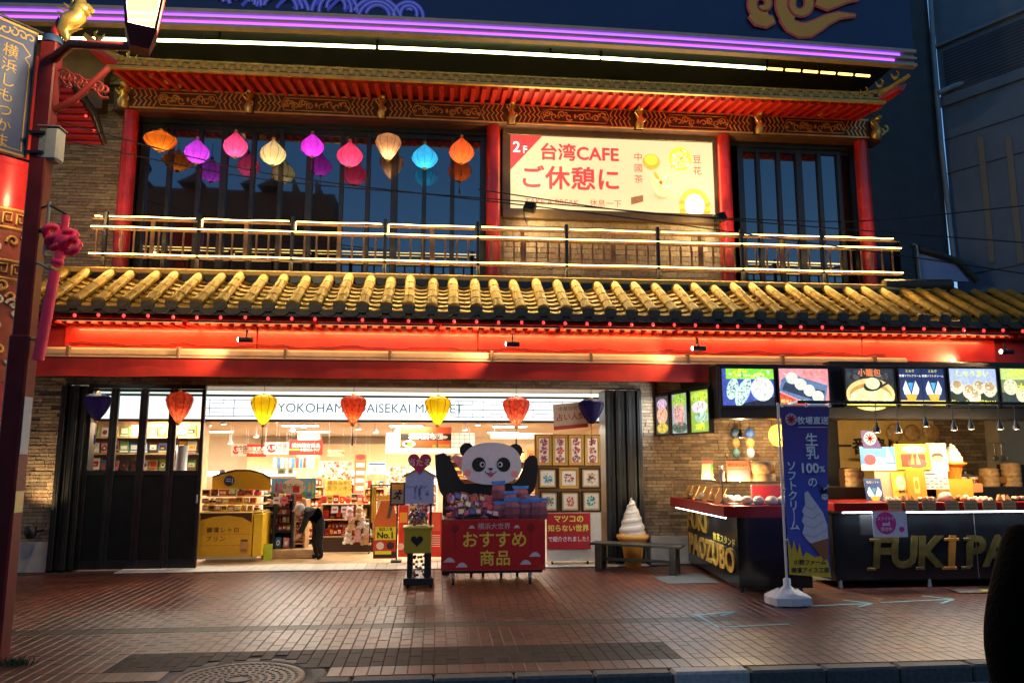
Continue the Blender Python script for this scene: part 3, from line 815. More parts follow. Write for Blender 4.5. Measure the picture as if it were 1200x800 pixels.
# ================================================================== BILLBOARD above
BBY = 10.8
bb = thing('billboard', 'dark blue billboard with cloud scrolls above double purple light strip', 'billboard', (1, BBY, 7.78))
BX_0, BX_1 = -8.5, 7.5
ZL0 = 7.78
MB().box(BX_0, BX_1, BBY, BBY+.06, ZL0+.36, 10.6, 'billboard_blue').build('panel', bb)
MB().box(BX_0, BX_1-.02, BBY+.065, 12.25, ZL0+.26, 10.6, 'black_metal').build('box', bb)
# the trim sags a little towards both ends
def zt(x): return .06 - .0023*(x-1.0)**2
def sagbar(y0, y1, z0, z1, m, name, parent, x0=BX_0, x1=BX_1, n=20):
    q = MB()
    for i in range(n):
        a, b = x0+(x1-x0)*i/n, x0+(x1-x0)*(i+1)/n; d, e = zt(a), zt(b)
        q.hexa(((a,y0,z0+d),(b,y0,z0+e),(b,y1,z0+e),(a,y1,z0+d),(a,y0,z1+d),(b,y0,z1+e),(b,y1,z1+e),(a,y1,z1+d)), m)
    return q.build(name, parent)
for z0, z1 in ((0,.045),(.115,.15),(.225,.28)):
    sagbar(BBY-.07, BBY+.05, ZL0+z0, ZL0+z1, 'cream_metal', 'trim_slat', bb)
sagbar(BBY-.03, BBY+.04, ZL0+.28, ZL0+.42, 'billboard_blue', 'lower_panel', bb)
mat('trim_lilac', (.45,.38,.6), .4)
for k, (z0, z1) in enumerate(((.047,.113),(.152,.223))):
    sagbar(BBY+.0, BBY+.03, ZL0+z0, ZL0+z1, 'trim_lilac', 'trim_back', bb)
    for j in range(2):
        zz = ZL0+z0+.006+.033*j
        sagbar(BBY-.03, BBY-.002, zz, zz+.024, 'led_purple' if j == k else 'led_pink', 'light_strip', bb, x1=BX_1-.35+.1*k)
# small fluorescent run below, greenish
nt_ = thing('neon_tube_run', 'long greenish white neon tube under the billboard', 'neon tube', (1, 11.3, 7.85))
def zn(x): return 7.93 - .0025*(x-1.2)**2
for a, b in ((-7.4,-1.05),(-1.0,2.5),(2.53,5.25)):
    MB().tube([(a+(b-a)*k/12, 11.3, zn(a+(b-a)*k/12)) for k in range(13)], .024, 'neon_green', 8).build('tube', nt_)
mat('neon_amber', (.9,.6,.2), .4, em=(1,.55,.1), ems=2.5, var=0)
for k in range(6):
    a = 5.3+k*.3; MB().tube([(a,11.3,zn(a)),(a+.24,11.3,zn(a+.24))], .02, 'neon_amber', 8).build('tube', nt_)
for x in (-3.4,-1.02,1.7,2.52,5.28): MB().box(x-.02,x+.02,11.29,11.31,zn(x)+.02,ZL0+.3,'black_metal').build('hanger', nt_)
# cloud scroll on the panel (orange) and blue swirls (left)
FP = PxFr(BBY-.034, 950, 10)
o1, o2 = paint((250,95,85)), paint((255,165,58))
q = MB()
def spiral(cx, cy, r, turns, a0, sgn=1, n=40):
    return [(cx+r*(1-.8*i/n)*math.cos(a0+sgn*turns*2*PI*i/n), cy+r*(1-.8*i/n)*math.sin(a0+sgn*turns*2*PI*i/n)) for i in range(n+1)]
strokes = [(spiral(958,6,25,1.35,PI*.62,1), [15-10*i/40 for i in range(41)]),
    (spiral(911,9,17,1.2,PI*.35,1), [12-8*i/40 for i in range(41)]),
    ([(893,24),(902,30),(914,31),(925,27)], [4,11,13,8]),
    ([(936,24),(946,34),(958,39),(970,38),(982,32),(996,24),(1012,18),(1034,17)], [10,16,18,17,14,11,7,1]),
    ([(982,2),(996,6),(1010,1),(1024,-3),(1040,-4)], [10,13,11,8,2]), (spiral(992,-8,14,1.0,PI*.5,-1), [10-6*i/40 for i in range(41)])]
strokes = [([(950+(a-950)*.88-22, b*.95) for a, b in pts], [v*.9 for v in w]) for pts, w in strokes]
for i_, (pts, w) in enumerate(strokes): q.ribbon(FP, pts, [a+4 for a in w], .001, .010+.002*i_, o1)
for i_, (pts, w) in enumerate(strokes): q.ribbon(FP, pts, w, .012, .020+.002*i_, o2)
q.build('cloud_scroll', bb)
FP2 = PxFr(BBY-.034, 350, 10)
def cl_(pts): return [p for p in pts if p[1] < 9+(p[0]-250)*.035] or pts[:2]
q = MB(); b1, b2 = paint((96,104,250)), paint((170,176,255))
for k, (cx_, cy_, r0) in enumerate(((330,22,40),(395,14,30),(445,24,34),(482,14,20),(235,20,44),(285,12,26))):
    for j in range(3):
        r = r0-j*9
        q.ribbon(FP2, cl_(arc(cx_, cy_-4*j, r, r*.8, PI*.95, PI*2.1, 18)), 5, .001, .008+.0006*j+.002*k, b1)
        q.ribbon(FP2, cl_(arc(cx_, cy_-4*j, r, r*.8, PI*.95, PI*2.1, 18)), 1.6, .008, .0125+.0006*j+.002*k, b2)
for k in range(7): q.ribbon(FP2, [(284+20*k,11),(288+20*k,6),(300+20*k,-6),(318+20*k,-20)], 4, .001, .007, b1)
q.build('blue_swirls', bb)

# ================================================================== CAFE SIGN
cs_ = thing('cafe_sign', 'large backlit cream cafe sign with red lettering between the columns', 'sign', (3, 12.1, 5.6))
SY = 12.05
x0, x1, z0, z1 = rc(598,163,836,248,SY)
FS = Fr((x0,SY,z0),(1,0,0),(0,0,1)); W, H = x1-x0, z1-z0
mat('sign_frame', (.13,.075,.03), .4, metal=.3)
fr_ = MB().fbox(FS,-.13,W+.14,H,H+.16,-.25,.03,'sign_frame',.01).fbox(FS,-.13,W+.14,-.16,0,-.25,.03,'sign_frame',.01).fbox(FS,-.13,0,0,H,-.25,.028,'sign_frame').fbox(FS,W,W+.14,0,H,-.25,.028,'sign_frame')
fr_.build('frame', cs_)
mat('sign_cream', (.25,.22,.15), .5, em=(1,.8,.4), ems=.5, var=0)
MB().fbox(FS,0,W,0,H,-.1,0,'sign_cream').build('light_panel', cs_)
red = glow((214,60,58), .85); redl = glow((205,80,60), .8)
tri = MB().poly(FS, [(0,H),(W*.155,H),(0,H*.52)], .002, .004, red).build('corner_flag', cs_)
text('2', .26, glow((255,245,225),1.2), FS, W*.03, H*.83, .006, tri, bold=.015); text('F', .17, glow((255,245,225),1.2), FS, W*.07, H*.8, .006, tri, bold=.015)
text('台湾CAFE', .31, red, FS, W*.335, H*.77, .003, cs_, bold=.034)
text('ご休憩に', .42, red, FS, W*.29, H*.41, .003, cs_, bold=.03, spc=1.04)
text('TAKE A BREAK', .135, redl, FS, W*.2, H*.1, .003, cs_)
text('休息一下', .135, redl, FS, W*.46, H*.1, .003, cs_)
text('中\n國\n茶', .155, redl, FS, W*.625, H*.6, .003, cs_, line=1.25, bold=.006)
text('豆\n花', .155, redl, FS, W*.92, H*.67, .003, cs_, line=1.3, bold=.006)
yl, yo, br, wh = glow((255,225,60),.95), glow((235,165,50),.95), glow((150,95,50),.9), glow((255,250,230),1.2)
q = MB(); q.disc(FS, W*.835, H*.76, .2, .21, .002, .003, yl).disc(FS, W*.835, H*.74, .15, .15, .003, .0045, glow((255,235,130),1.1))
for k in range(26): q.disc(FS, W*.835+.16*RND.uniform(-1,1), H*.75+.16*RND.uniform(-1,1), .018, .018, .0045, .005+k*.0001, RND.choice((yl, yo, wh)), 7)
q.ribbon(FS, arc(W*.845,H*.74,.05,.02,1,5,8), .01, .008, .009, br); q.build('food_picture', cs_)
q = MB(); q.disc(FS, W*.69, H*.7, .15, .14, .002, .003, yo).disc(FS, W*.69, H*.73, .11, .09, .003, .004, yl); q.build('food_picture', cs_)
q = MB(); q.disc(FS, W*.76, H*.42, .24, .26, .002, .003, glow((255,232,140),1.1)).disc(FS, W*.735, H*.42, .03, .035, .003, .005, glow((200,90,40),.9)).disc(FS, W*.715, H*.5, .035, .09, .003, .004, yo, rot=.4)
for k in range(14): q.disc(FS, W*.745+.1*RND.uniform(-1,1), H*.42+.13*RND.uniform(-1,1), .022, .016, .005, .0055+k*.0001, RND.choice((yl, wh, glow((250,215,110),1))), 7)
for k in range(5): q.ribbon(FS, arc(W*.74, H*.35, .17+.012*k, .17, 3.6+.1*k, 5.6, 10), .006, .002, .003+.0002*k, glow((205,160,90),1))
q.build('food_picture', cs_)
q = MB()
for k in range(15):
    t_ = PI*(-.1+1.2*k/14); q.disc(FS, W*.9+.22*math.cos(t_), H*.1+.27*math.sin(t_), .055, .055, .002, .004+.0001*k, yl if k % 2 else yo, 9)
q.disc(FS, W*.9, H*.12, .17, .2, .006, .007, wh); q.build('food_picture', cs_)
MB().poly(FS, [(W*.585,H*.2),(W*.645,H*.24),(W*.645,H*.15),(W*.585,H*.1)], .002, .003, br).build('food_picture', cs_)
lamp('AREA', 'sign_glow', ((x0+x1)/2, SY-.06, (z0+z1)/2), 40, (1,.8,.42), cs_, W, ((x0+x1)/2, 0, (z0+z1)/2), sizey=H)
# two floodlights on short arms in front of the sign
for (px, py, lab, tw) in ((621,243,'black floodlight below the left corner of the cafe sign',1),(844,255,'black floodlight below the right corner of the cafe sign',-1)):
    c = P(px,py,11.45); t = thing('floodlight', lab, 'floodlight', (c.x,c.y,c.z-.25), 'floodlights on the balcony')
    fr1 = Fr(c, Vector((.9,-.3*tw,.3*tw*-1)), Vector((.35*tw,.1,.9)))
    MB().fbox(fr1,-.09,.09,-.07,.07,-.05,.05,'black_metal',.008).build('housing', t)
    q = MB()
    for k in range(6): q.fbox(fr1,-.08,.08,-.06+.022*k,-.052+.022*k,.05,.07,'black_metal')
    q.build('cooling_fins', t)
    MB().fbox(fr1,-.075,.075,-.055,.055,-.056,-.05,'stage_light').build('lens', t)
    MB().tube([c+Vector((-.1,0,0)), c+Vector((-.09,.02,-.12)), c+Vector((-.05,.03,-.25))], .01, 'black_metal', 6).build('arm', t)
    lamp('SPOT', 'flood_beam', c+Vector((0,.1,.0)), 26, (1,.78,.4), t, .05, (c.x+.5*tw,12.4,4.9), 120, .8)
    lamp('SPOT', 'flood_beam', c+Vector((0,.1,.1)), 48, (1,.8,.45), t, .05, (c.x+.4*tw,11.8,7.4), 110, .8)
# ================================================================== LANTERNS
ONION = [(.08,0),(.3,.02),(.68,.13),(.93,.28),(1,.4),(.93,.53),(.68,.68),(.38,.82),(.16,.93),(.07,1)]
SAUCER = [(.1,0),(.35,.08),(.8,.32),(1,.52),(.85,.68),(.45,.86),(.12,1)]
DROP = [(.1,0),(.3,.1),(.6,.3),(.88,.56),(1,.74),(.94,.86),(.62,.96),(.2,1)]
BALLOON = [(.12,0),(.3,.08),(.6,.3),(.9,.56),(1,.7),(.9,.86),(.5,.97),(.1,1)]
def lantern(px, py0, py1, wpx, Y, prof, col, label, energy, lcol, group, tassel, pattern=None, top=None, tcol=(120,30,25)):
    c = P(px, (py0+py1)/2, Y); k = (P(px+20,py0,Y).x-P(px-20,py0,Y).x)/40
    kz = (P(px,py0-20,Y).z-P(px,py0+20,Y).z)/40
    h = (py1-py0)*kz; r = wpx/2*k; zb = c.z-h/2
    base = Vector((c.x, c.y, zb))
    t = thing('silk_lantern', label, 'lantern', base, group)
    nm = 'silk_%d_%d' % (px, py0)
    if pattern: mat(nm, col, .6, translucent=.75, var=.3, vscale=26, col2=pattern)
    else: mat(nm, col, .6, translucent=.75, var=.1, vscale=12)
    pr = []
    for i in range(len(prof)-1):
        (a, b), (d, e) = prof[i], prof[i+1]
        for j in range(2): pr.append((r*(a+(d-a)*j/2), h*(b+(e-b)*j/2)))
    pr.append((r*prof[-1][0], h*prof[-1][1]))
    sh = MB().lathe(pr, nm, 32, base, rib=lambda kk, z: 1.0 if kk % 4 == 0 else (.955 if kk % 4 == 2 else .97)).build('shade', t)
    q = MB()
    for k in range(10):                                # wire ribs under the silk
        a = 2*PI*(k+.5)/10; q.tube([base+Vector((rr*.985*math.cos(a), rr*.985*math.sin(a), zz)) for rr, zz in pr], .0035, paint(tuple(int(90*min(1,c_)**.45) for c_ in col)), 4)
    q.build('wire_ribs', sh)
    MB().lathe([(r*.13,h*.985),(r*.15,h+.01),(r*.1,h+.025),(.006,h+.03)], 'gold_paint', 12, base).build('top_cap', t)
    MB().lathe([(r*.05,-.03),(r*.16,-.012),(r*.14,.006)], 'gold_paint', 12, base).build('bottom_cap', t)
    if tassel:
        tl = tassel*kz
        q = MB().lathe([(.004,-.03-tl*.55),(.004,-.03)], paint(tcol), 6, base)
        q.lathe([(.012,-.03-tl),(.012,-.03-tl*.6),(.006,-.03-tl*.55)], paint(tcol), 8, base)
        q.build('tassel', t)
    zt_ = P(px, top, Y).z if top else c.z+.4
    MB().tube([base+Vector((0,0,h+.03)), Vector((c.x,c.y,zt_))], .004, 'black_metal', 5).build('cord', t)
    if energy: lamp('POINT', 'bulb_light', base+Vector((0,0,h*.26)), energy, lcol, t, .025)
    return t
UG = 'silk lanterns hung along the balcony'
up = [(188,153,177,40,SAUCER,(.85,.3,.05),'wide flat orange lantern at the left end of the upper row',7,(1,.6,.15),None),
(231,162,191,30,ONION,(.55,.08,.6),'onion shaped purple lantern second from left in upper row',9,(.9,.5,1),None),
(276,154,184,29,ONION,(.9,.12,.35),'onion shaped hot pink lantern third from left in upper row',9,(1,.6,.6),None),
(320,163,193,31,ONION,(.85,.75,.5),'cream onion lantern fourth from left in the upper row',7,(1,.8,.45),None),
(366,156,183,28,ONION,(.6,.06,.6),'magenta purple lantern at the middle of the upper row',9,(1,.5,.9),None),
(410,165,195,31,ONION,(.92,.1,.28),'rose pink lantern right of the magenta one in the upper row',9,(1,.55,.5),None),
(455,158,188,31,BALLOON,(.95,.68,.48),'cream lantern with brown flowers and a pointed bottom',12,(1,.72,.42),(.62,.3,.15)),
(498,168,197,31,ONION,(.06,.5,.8),'sky blue onion lantern in the upper row',9,(.7,.95,1),None),
(541,160,191,30,ONION,(.9,.2,.08),'coral red lantern at the right end of the upper row, beside the red column',9,(1,.65,.25),None)]
for px, a, b, w, pf, col, lab, e, lc, pat in up:
    lantern(px, a, b, w, 11.85, pf, col, lab, e*.13, lc, UG, 13 if px in (320,366,541) else 0, pat, top=141+(px-150)*.02)
LG = 'silk lanterns hung under the awning'
lo = [(114,461,493,32,DROP,(.05,.04,.16),'unlit dark navy lantern before the left door panes',0,(1,1,1),None,24,(40,60,110)),
(210,459,496,32,DROP,(.8,.07,.03),'orange red patterned lantern before the folding doors',5,(1,.62,.3),(.9,.22,.12),22,(110,30,25)),
(309,462,498,31,DROP,(.9,.68,.03),'glowing yellow lantern left of the shop name',9,(1,.8,.25),None,24,(150,110,40)),
(414,463,497,31,DROP,(.8,.05,.03),'red patterned lantern covering the middle of the shop name',6,(1,.55,.25),(.9,.25,.12),22,(110,20,25)),
(513,464,498,31,DROP,(.9,.68,.03),'glowing yellow lantern at the right end of the shop name',9,(1,.8,.25),None,24,(170,120,40)),
(605,465,500,32,DROP,(.8,.06,.04),'red and white patterned lantern above the panda',6,(1,.6,.3),(.92,.3,.2),20,(120,30,30)),
(693,467,497,30,DROP,(.05,.035,.16),'unlit dark purple lantern over the framed pictures',0,(1,1,1),None,22,(60,30,40))]
for px, a, b, w, pf, col, lab, e, lc, pat, ts, tc_ in lo:
    lantern(px, a, b, w, 11.1, pf, col, lab, e*.13, lc, LG, ts, pat, top=449, tcol=tc_)
# downlights in the soffit
for i, px in enumerate((113,310,421,512,607,708)):
    c = P(px,447,11.15); zc = ZV1+.05
    t = thing('downlight', ORD[i]+' small downlight from the left in the entrance soffit', 'downlight', (c.x,11.15,zc-.1), 'downlights in the entrance soffit')
    MB().lathe([(.05,-.13),(.055,-.06),(.03,0)], 'black_metal', 14, (c.x,11.15,zc)).build('housing', t)
    MB().lathe([(.0,-.132),(.044,-.132)], 'stage_light', 14, (c.x,11.15,zc)).build('lens', t)
    lamp('SPOT', 'downlight_beam', (c.x,11.15,zc-.14), 28, (1,.8,.52), t, .04, (c.x,10.9,0), 110, .7)
# small spotlights under the eave washing the red fascia
for i, (px, py, sx, lab) in enumerate(((288,398,-1,'small black spotlight under the eave, leftmost'),(601,403,-1,'small black spotlight under the middle of the eave'),(819,408,-1,'small black spotlight under the eave above the menu screens'),(1180,412,-1,'small lit spotlight at the right end of the eave'))):
    c = P(px,py,10.22); t = thing('eave_spotlight', lab, 'spotlight', c, 'spotlights under the lower eave')
    MB().tube([c+Vector((-.09,0,0)), c+Vector((.09,0,0))], .035, 'black_metal', 12).build('housing', t)
    MB().tube([c+Vector((sx*.095,-.005,0)), c+Vector((sx*.1,-.005,0))], .03, 'stage_light', 12).build('lens', t)
    MB().tube([c+Vector((0,.02,.03)), c+Vector((0,.05,.14))], .012, 'black_metal', 6).build('arm', t)
    lamp('SPOT', 'wash_beam', c+Vector((sx*.12,0,0)), 60, (1,.6,.25), t, .03, (c.x+sx*2.5,10.74,c.z-.1), 108, 1.0)

# ================================================================== LEFT SIDE: lamp post, banner, gate pillar, knot
PX_, PY_ = -3.5, 6.8
lp = thing('lamp_post', 'maroon street lamp post with side arm and lit square lantern', 'lamp post', (PX_,PY_,0))
ZTOP = P(55,52,PY_).z
MB().box(PX_-.07, PX_+.07, PY_-.07, PY_+.07, -.02, ZTOP, 'maroon', .012).build('post', lp)
MB().box(PX_-.085, PX_+.085, PY_-.085, PY_+.085, 0, 2.62, 'maroon', .015).build('lower_sleeve', lp)
MB().lathe([(.085,0),(.085,.06),(.07,.07)], paint((40,70,110)), 16, (PX_+.0,PY_,ZTOP)).build('blue_band', lp)
MB().lathe([(.03,0),(.05,.05),(.03,.12),(.004,.2)], 'red_paint', 12, (PX_+.03,PY_,ZTOP+.07)).build('finial', lp)
LY = 6.1                                              # the arm reaches out over the kerb
lc = P(166,30,LY)
zb = P(166,52,LY).z
q = MB().tube([(PX_,PY_,ZTOP-.16),(PX_+.3,PY_-.28,ZTOP-.14),(lc.x,LY,zb-.03)], [.045,.04,.035], 'maroon', 8)
q.build('arm', lp)
q = MB()
for k in range(7):
    cx_ = PX_+.12+k*.06; q.tube([(cx_+a, PY_, ZTOP-.3-.02*k+b) for a, b in arc(0,0,.015,.075,RND.uniform(0,6),RND.uniform(8,12),12)], .014, 'maroon', 6)
q.tube([(PX_+.07,PY_,ZTOP-.62),(PX_+.25,PY_,ZTOP-.5),(PX_+.5,PY_,ZTOP-.2)], .03, 'maroon', 8)
q.build('scroll_bracket', lp)
# lantern head: flared square
h0, h1 = zb+.1, zb+.75
w0, w1 = .105, .18
def ring(w, z, rot=.35): return [(lc.x+w*1.414*math.cos(rot+PI/4+PI/2*k), LY+w*1.414*math.sin(rot+PI/4+PI/2*k), z) for k in range(4)]
lit_glass('lamp_glass', (1,.7,.28), 1.3, .4)
hd = MB()
a, b = ring(w0-.008,h0), ring(w1-.008,h1)
for k in range(4):
    MB().face([a[k],a[(k+1)%4],b[(k+1)%4],b[k]], 'lamp_glass').build('pane', lp)
q = MB(); a, b = ring(w0,h0), ring(w1,h1)
for k in range(4):
    q.tube([a[k],b[k]], .012, 'maroon', 6); q.tube([a[k],a[(k+1)%4]], .014, 'maroon', 6)
q.hexa(ring(.07,zb-.06)+ring(w0+.012,h0), 'maroon'); q.hexa(ring(w1+.03,h1)+ring(.04,h1+.2), 'maroon')
q.build('lantern_frame', lp)
lamp('POINT', 'lamp_light', (lc.x,LY,(h0+h1)/2), 260, (1,.78,.42), lp, .1)
# gold dragon on the arm
c = P(88,28,PY_-.02)
dg = thing('gold_dragon', 'small gold dragon figure perched on the lamp post arm', 'statue', (c.x,c.y,ZTOP-.1))
q = MB()
pts = [c+Vector(v) for v in ((-.05,0,-.17),(-.1,.02,-.08),(-.05,.0,.02),(.03,0,.08),(.05,-.02,.16),(.02,0,.24))]
q.tube(pts, [.02,.06,.085,.07,.06,.03], 'gold', 10)
q.ball(c+Vector((.06,-.02,.14)), .085,.06,.055,'gold',10,.25)
q.tube([c+Vector((.1,-.02,.15)), c+Vector((.16,-.03,.11))],[.04,.02],'gold',8); q.tube([c+Vector((.1,-.02,.1)), c+Vector((.14,-.03,.06))],[.03,.012],'gold',8)
for k in range(9): a = k*.7; q.tube([c+Vector((-.04,0,-.08+.035*k)), c+Vector((-.04+.12*math.cos(a),-.03,-.06+.04*k))],[.02,.004],'gold',6)
q.build('body', dg)
for sx in (0,1): MB().tube([c+Vector((.03+.05*sx,0,.19)), c+Vector((-.02+.06*sx,0,.3))],[.014,.004],'gold',6).build('horn', dg)
# blue banner with gold border on the left of the post
bn = thing('street_banner', 'blue street banner with gold border and lettering left of the lamp post', 'banner', P(20,90,PY_))
pA, pB = P(46,36,PY_), P(31,182,PY_); pw = (pA+pB)/2
u = Vector((.62,.78,0)).normalized()                       # swings away from the camera towards the post
hgt = pA.z-pB.z
FBn = Fr(Vector((pw.x,PY_,pB.z-.03))-u*.42, u, (0,0,1))
MB().fbox(FBn,0,.42,0,hgt,-.015,0,paint((46,64,112)),.004).build('cloth', bn)
gl = paint((190,150,70))
q = MB()
for a0,a1,b0,b1 in ((0,.42,.0,.02),(0,.42,hgt-.02,hgt),(0,.015,0,hgt),(.405,.42,0,hgt)): q.fbox(FBn,a0,a1,b0,b1,0,.003,gl)
q.ribbon(FBn,[(.05,.05),(.05,hgt*.72),(.09,hgt*.76),(.05,hgt*.8),(.12,hgt*.86),(.3,hgt*.86),(.37,hgt*.8),(.33,hgt*.76),(.37,hgt*.72),(.37,.05),(.05,.05)],.012,0,.003,gl)
for k in range(5): q.ribbon(FBn, arc(.08+.07*k, hgt*.93, .01, .045, k, k+6, 12), .012, 0, .003, gl)
q.build('gold_border', bn)
text('横\n浜\nし\nも\nつ\nか\nま', .13, gl, FBn, .21, hgt*.42, .002, bn, line=1.05)
MB().tube([FBn.at(-.02,hgt+.02), FBn.at(.5,hgt+.02)], .012, 'black_metal', 6).build('rod', bn)
MB().tube([FBn.at(-.02,-.02), FBn.at(.5,-.02)], .012, 'black_metal', 6).build('rod', bn)
# grey box and brackets on the post
c = P(60,170,PY_); bx = thing('junction_box', 'pale grey junction box strapped to the lamp post', 'junction box', (c.x,c.y,c.z-.17))
MB().box(c.x-.09,c.x+.09,c.y-.07,c.y+.07,c.z-.16,c.z+.14,paint((150,150,145)),.02).build('case', bx)
MB().box(c.x-.095,c.x+.095,c.y-.075,c.y+.075,c.z+.142,c.z+.155,paint((120,120,118)),.003).build('lid', bx)
q = MB()
for dz in (-.1,.08): q.box(PX_-.09,c.x-.02,PY_-.09,PY_+.09,c.z+dz-.012,c.z+dz+.012,'black_metal')
q.build('strap', bx)
# red knot ornament
kn = thing('knot_ornament', 'bright red Chinese knot ornament with long tail beside the lamp post', 'ornament', P(58,420,PY_-.05))
mat('knot_red', (1.0,.03,.1), .5, var=.15)
FK = PxFr(PY_-.05, 70, 300)
def kpt(a, b, w=0): return FK.at(a,b,w)
def ktube(pts, r, name='loop'): MB().tube([kpt(*p) for p in pts], r, 'knot_red', 8).build(name, kn)
ktube([(73,252),(73,262),(72,270)], .03, 'stem')
for cx_, cy_, rr in ((59,273,8),(83,288,8),(62,284,7),(80,276,6)):
    ktube([(cx_+rr*math.cos(t), cy_+rr*.95*math.sin(t), .02*math.sin(t*2)) for t in [2*PI*k/14 for k in range(15)]], .032)
MB().ball(kpt(71,281), .085,.05,.1,'knot_red',12,.1).build('knot', kn)
ktube([(71,295),(69,305),(67,312)], .04, 'stem'); MB().ball(kpt(68,307), .055,.045,.05,'knot_red',10).build('bead', kn)
MB().tube([kpt(66,318),kpt(61,370),kpt(56,420)], [.042,.046,.045], 'knot_red', 12).build('tail', kn)
gy_ = paint((130,130,125))
MB().tube([kpt(52,236),kpt(52,300)], .014, gy_, 6).build('mounting_bar', kn)
for pp, rr, mm in (([(30,250),(52,240),(74,251)],.01,'black_metal'),([(33,303),(70,320)],.014,gy_),([(30,268),(50,272)],.02,'black_metal'),([(35,385),(42,395),(62,400)],.012,gy_)):
    MB().tube([kpt(*p) for p in pp], rr, mm, 6).build('mounting_arm', kn)
# notices on the post
for py0, py1, col, lab in ((465,532,(150,165,180),'weathered blue notice plate on the lamp post side'),(575,600,(205,185,120),'small yellow sticker low on the lamp post side')):
    z0, z1 = P(20,py1,PY_).z, P(20,py0,PY_).z
    t = MB().box(PX_+.087,PX_+.091,PY_-.075,PY_+.05,z0,z1,paint(col)).build('notice'); tag(t, lab, 'notice')
# gate pillar far left
GPX, GPY, GPR = -5.0, 9.0, .38
gp = thing('gate_pillar', 'round red gate pillar with carved gold and white bands at left edge', 'pillar', (GPX,GPY,0))
MB().lathe([(.4,0),(.4,.5),(.39,.56),(GPR,.6),(GPR,6.2)], 'red_lacquer', 40, (GPX,GPY,0)).build('shaft', gp)
zc0, zc1 = P(15,450,GPY).z, P(15,255,GPY).z
mat('carve_red', (.28,.05,.02), .6, var=.3); mat('carve_white', (.6,.52,.4), .6, var=.25); mat('carve_gold', (.6,.33,.08), .45, metal=.3, var=.3)
MB().lathe([(GPR+.02,zc0),(GPR+.02,zc1)], 'carve_red', 40, (GPX,GPY,0)).build('carved_sleeve', gp)
q = MB()
for z in (zc1, zc1-.21, zc1-.58, zc1-.78): q.lathe([(GPR+.02,z-.02),(GPR+.05,z),(GPR+.02,z+.02)], 'carve_gold', 40, (GPX,GPY,0))
def cyl_pt(a, z, r=GPR+.035): return (GPX+r*math.cos(a), GPY+r*math.sin(a), z)
for zr in (zc1-.105, zc1-.68):
    for k in range(20):
        a = 2*PI*k/20
        q.tube([cyl_pt(a+da, zr+dz) for da, dz in ((-.1,-.06),(-.1,.06),(.1,.06),(.1,-.03),(-.03,-.03),(-.03,.02))], .014, 'carve_gold', 5)
q.build('gold_band', gp)
q = MB()
for k in range(60):
    a = RND.uniform(PI*.9, 2*PI); z = RND.uniform(zc0, zc1-.8) if k > 22 else RND.uniform(zc1-.55, zc1-.26)
    q.tube([cyl_pt(a+da*2.2, z+dz) for da, dz in arc(0,0,.01,.07,RND.uniform(0,6),RND.uniform(7,10),10)], .018, 'carve_white' if k % 2 else 'carve_gold', 5)
tag(q.build('carving', gp), kind='stuff')
MB().box(GPX+GPR-.02, GPX+GPR+.03, GPY-.03, GPY+.03, P(27,262,GPY).z, P(27,183,GPY).z, 'ceil_light').build('light_strip', gp)
lamp('POINT', 'pillar_light', (GPX+.55,GPY-.75,4.6), 14, (1,.62,.3), gp, .1)
# neighbouring eave on the left, red boards underneath
ne = thing('side_eave', 'red boarded underside of the neighbouring eave behind the lamp post', 'roof', P(85,140,11.3))
A_, B_, C_, D_ = P(55,168,11.6), P(58,100,10.9), P(86,100,10.9), P(124,170,11.6)
q = MB(); up_ = Vector((0,.02,.1))
q.hexa([A_,B_,C_,D_]+[v+up_ for v in (A_,B_,C_,D_)], 'red_paint'); q.build('underside', ne)
for k in range(9):
    f = (k+.5)/9; a = B_.lerp(A_, f); b = C_.lerp(D_, f); dn = Vector((0,-.03,-.03))
    MB().tube([a+dn, b+dn], .022, 'red_lacquer', 4, smooth=False).build('board', ne)
MB().tube([C_+Vector((-.05,-.1,.1)), C_.lerp(D_,.5)+Vector((.1,-.1,0)), D_+Vector((.02,-.1,-.02))], [.06,.055,.04], 'black_wood', 8).build('hip_ridge', ne)
for f in (.3,.55,.8):
    MB().ball(C_.lerp(D_, f)+Vector((-.02,-.14,-.02)), .022,.022,.022,'bulb_red',8).build('bulb', ne)
MB().box(-9, P(120,120,11.9).x, 11.9, 12.1, 7.0, 8.2, 'beam_brown').build('wall_band', ne)
lamp('POINT', 'eave_light', P(84,225,10.7), 13, (1,.6,.25), ne, .06)

# ================================================================== RIGHT SIDE BUILDING
rb = thing('office_building', 'dark slate grey building with ledges rising behind the right roof end', 'building', (9.2,13,0))
MB().box(colm[3]+.2, 9.4, 13.0, 13.4, 0, 12, 'slate_dark').build('wall', rb)
d = Vector((.5,-.866,0)); o0 = P(1103,120,13.0); o0.z = 0
FR = Fr(o0, d, (0,0,1))
MB().fbox(FR,0,6,0,14,-.4,0,'slate_wall').build('wall', rb)
def zfr(px, py):                       # height where a pixel ray meets the angled wall, and distance along it
    r_ = ray(px,py); t = ((FR.o-CAM).dot(FR.n))/(r_.dot(FR.n)); p = CAM+r_*t; return (p-FR.o).dot(d), p.z
for (px, py, hh, dep, m, nm) in ((1105,51,.06,.08,'slate_light','ledge'),(1112,112,.2,.06,'slate_wall','ledge'),(1120,160,.02,.012,'slate_dark','joint_strip'),(1122,200,.02,.012,'slate_dark','joint_strip'),(1140,320,.02,.012,'slate_dark','joint_strip')):
    a, z = zfr(px,py); MB().fbox(FR,0,6,z-hh,z,.002,dep,m).build(nm, rb)
a0, z0 = zfr(1112,110); a1, z1 = zfr(1112,55)
mat('window_dim', (.03,.035,.05), .2, var=.2)
MB().fbox(FR,.12,5,z0,z1-.06,.002,.02,'slate_dark').build('louvre', rb)
q = MB()
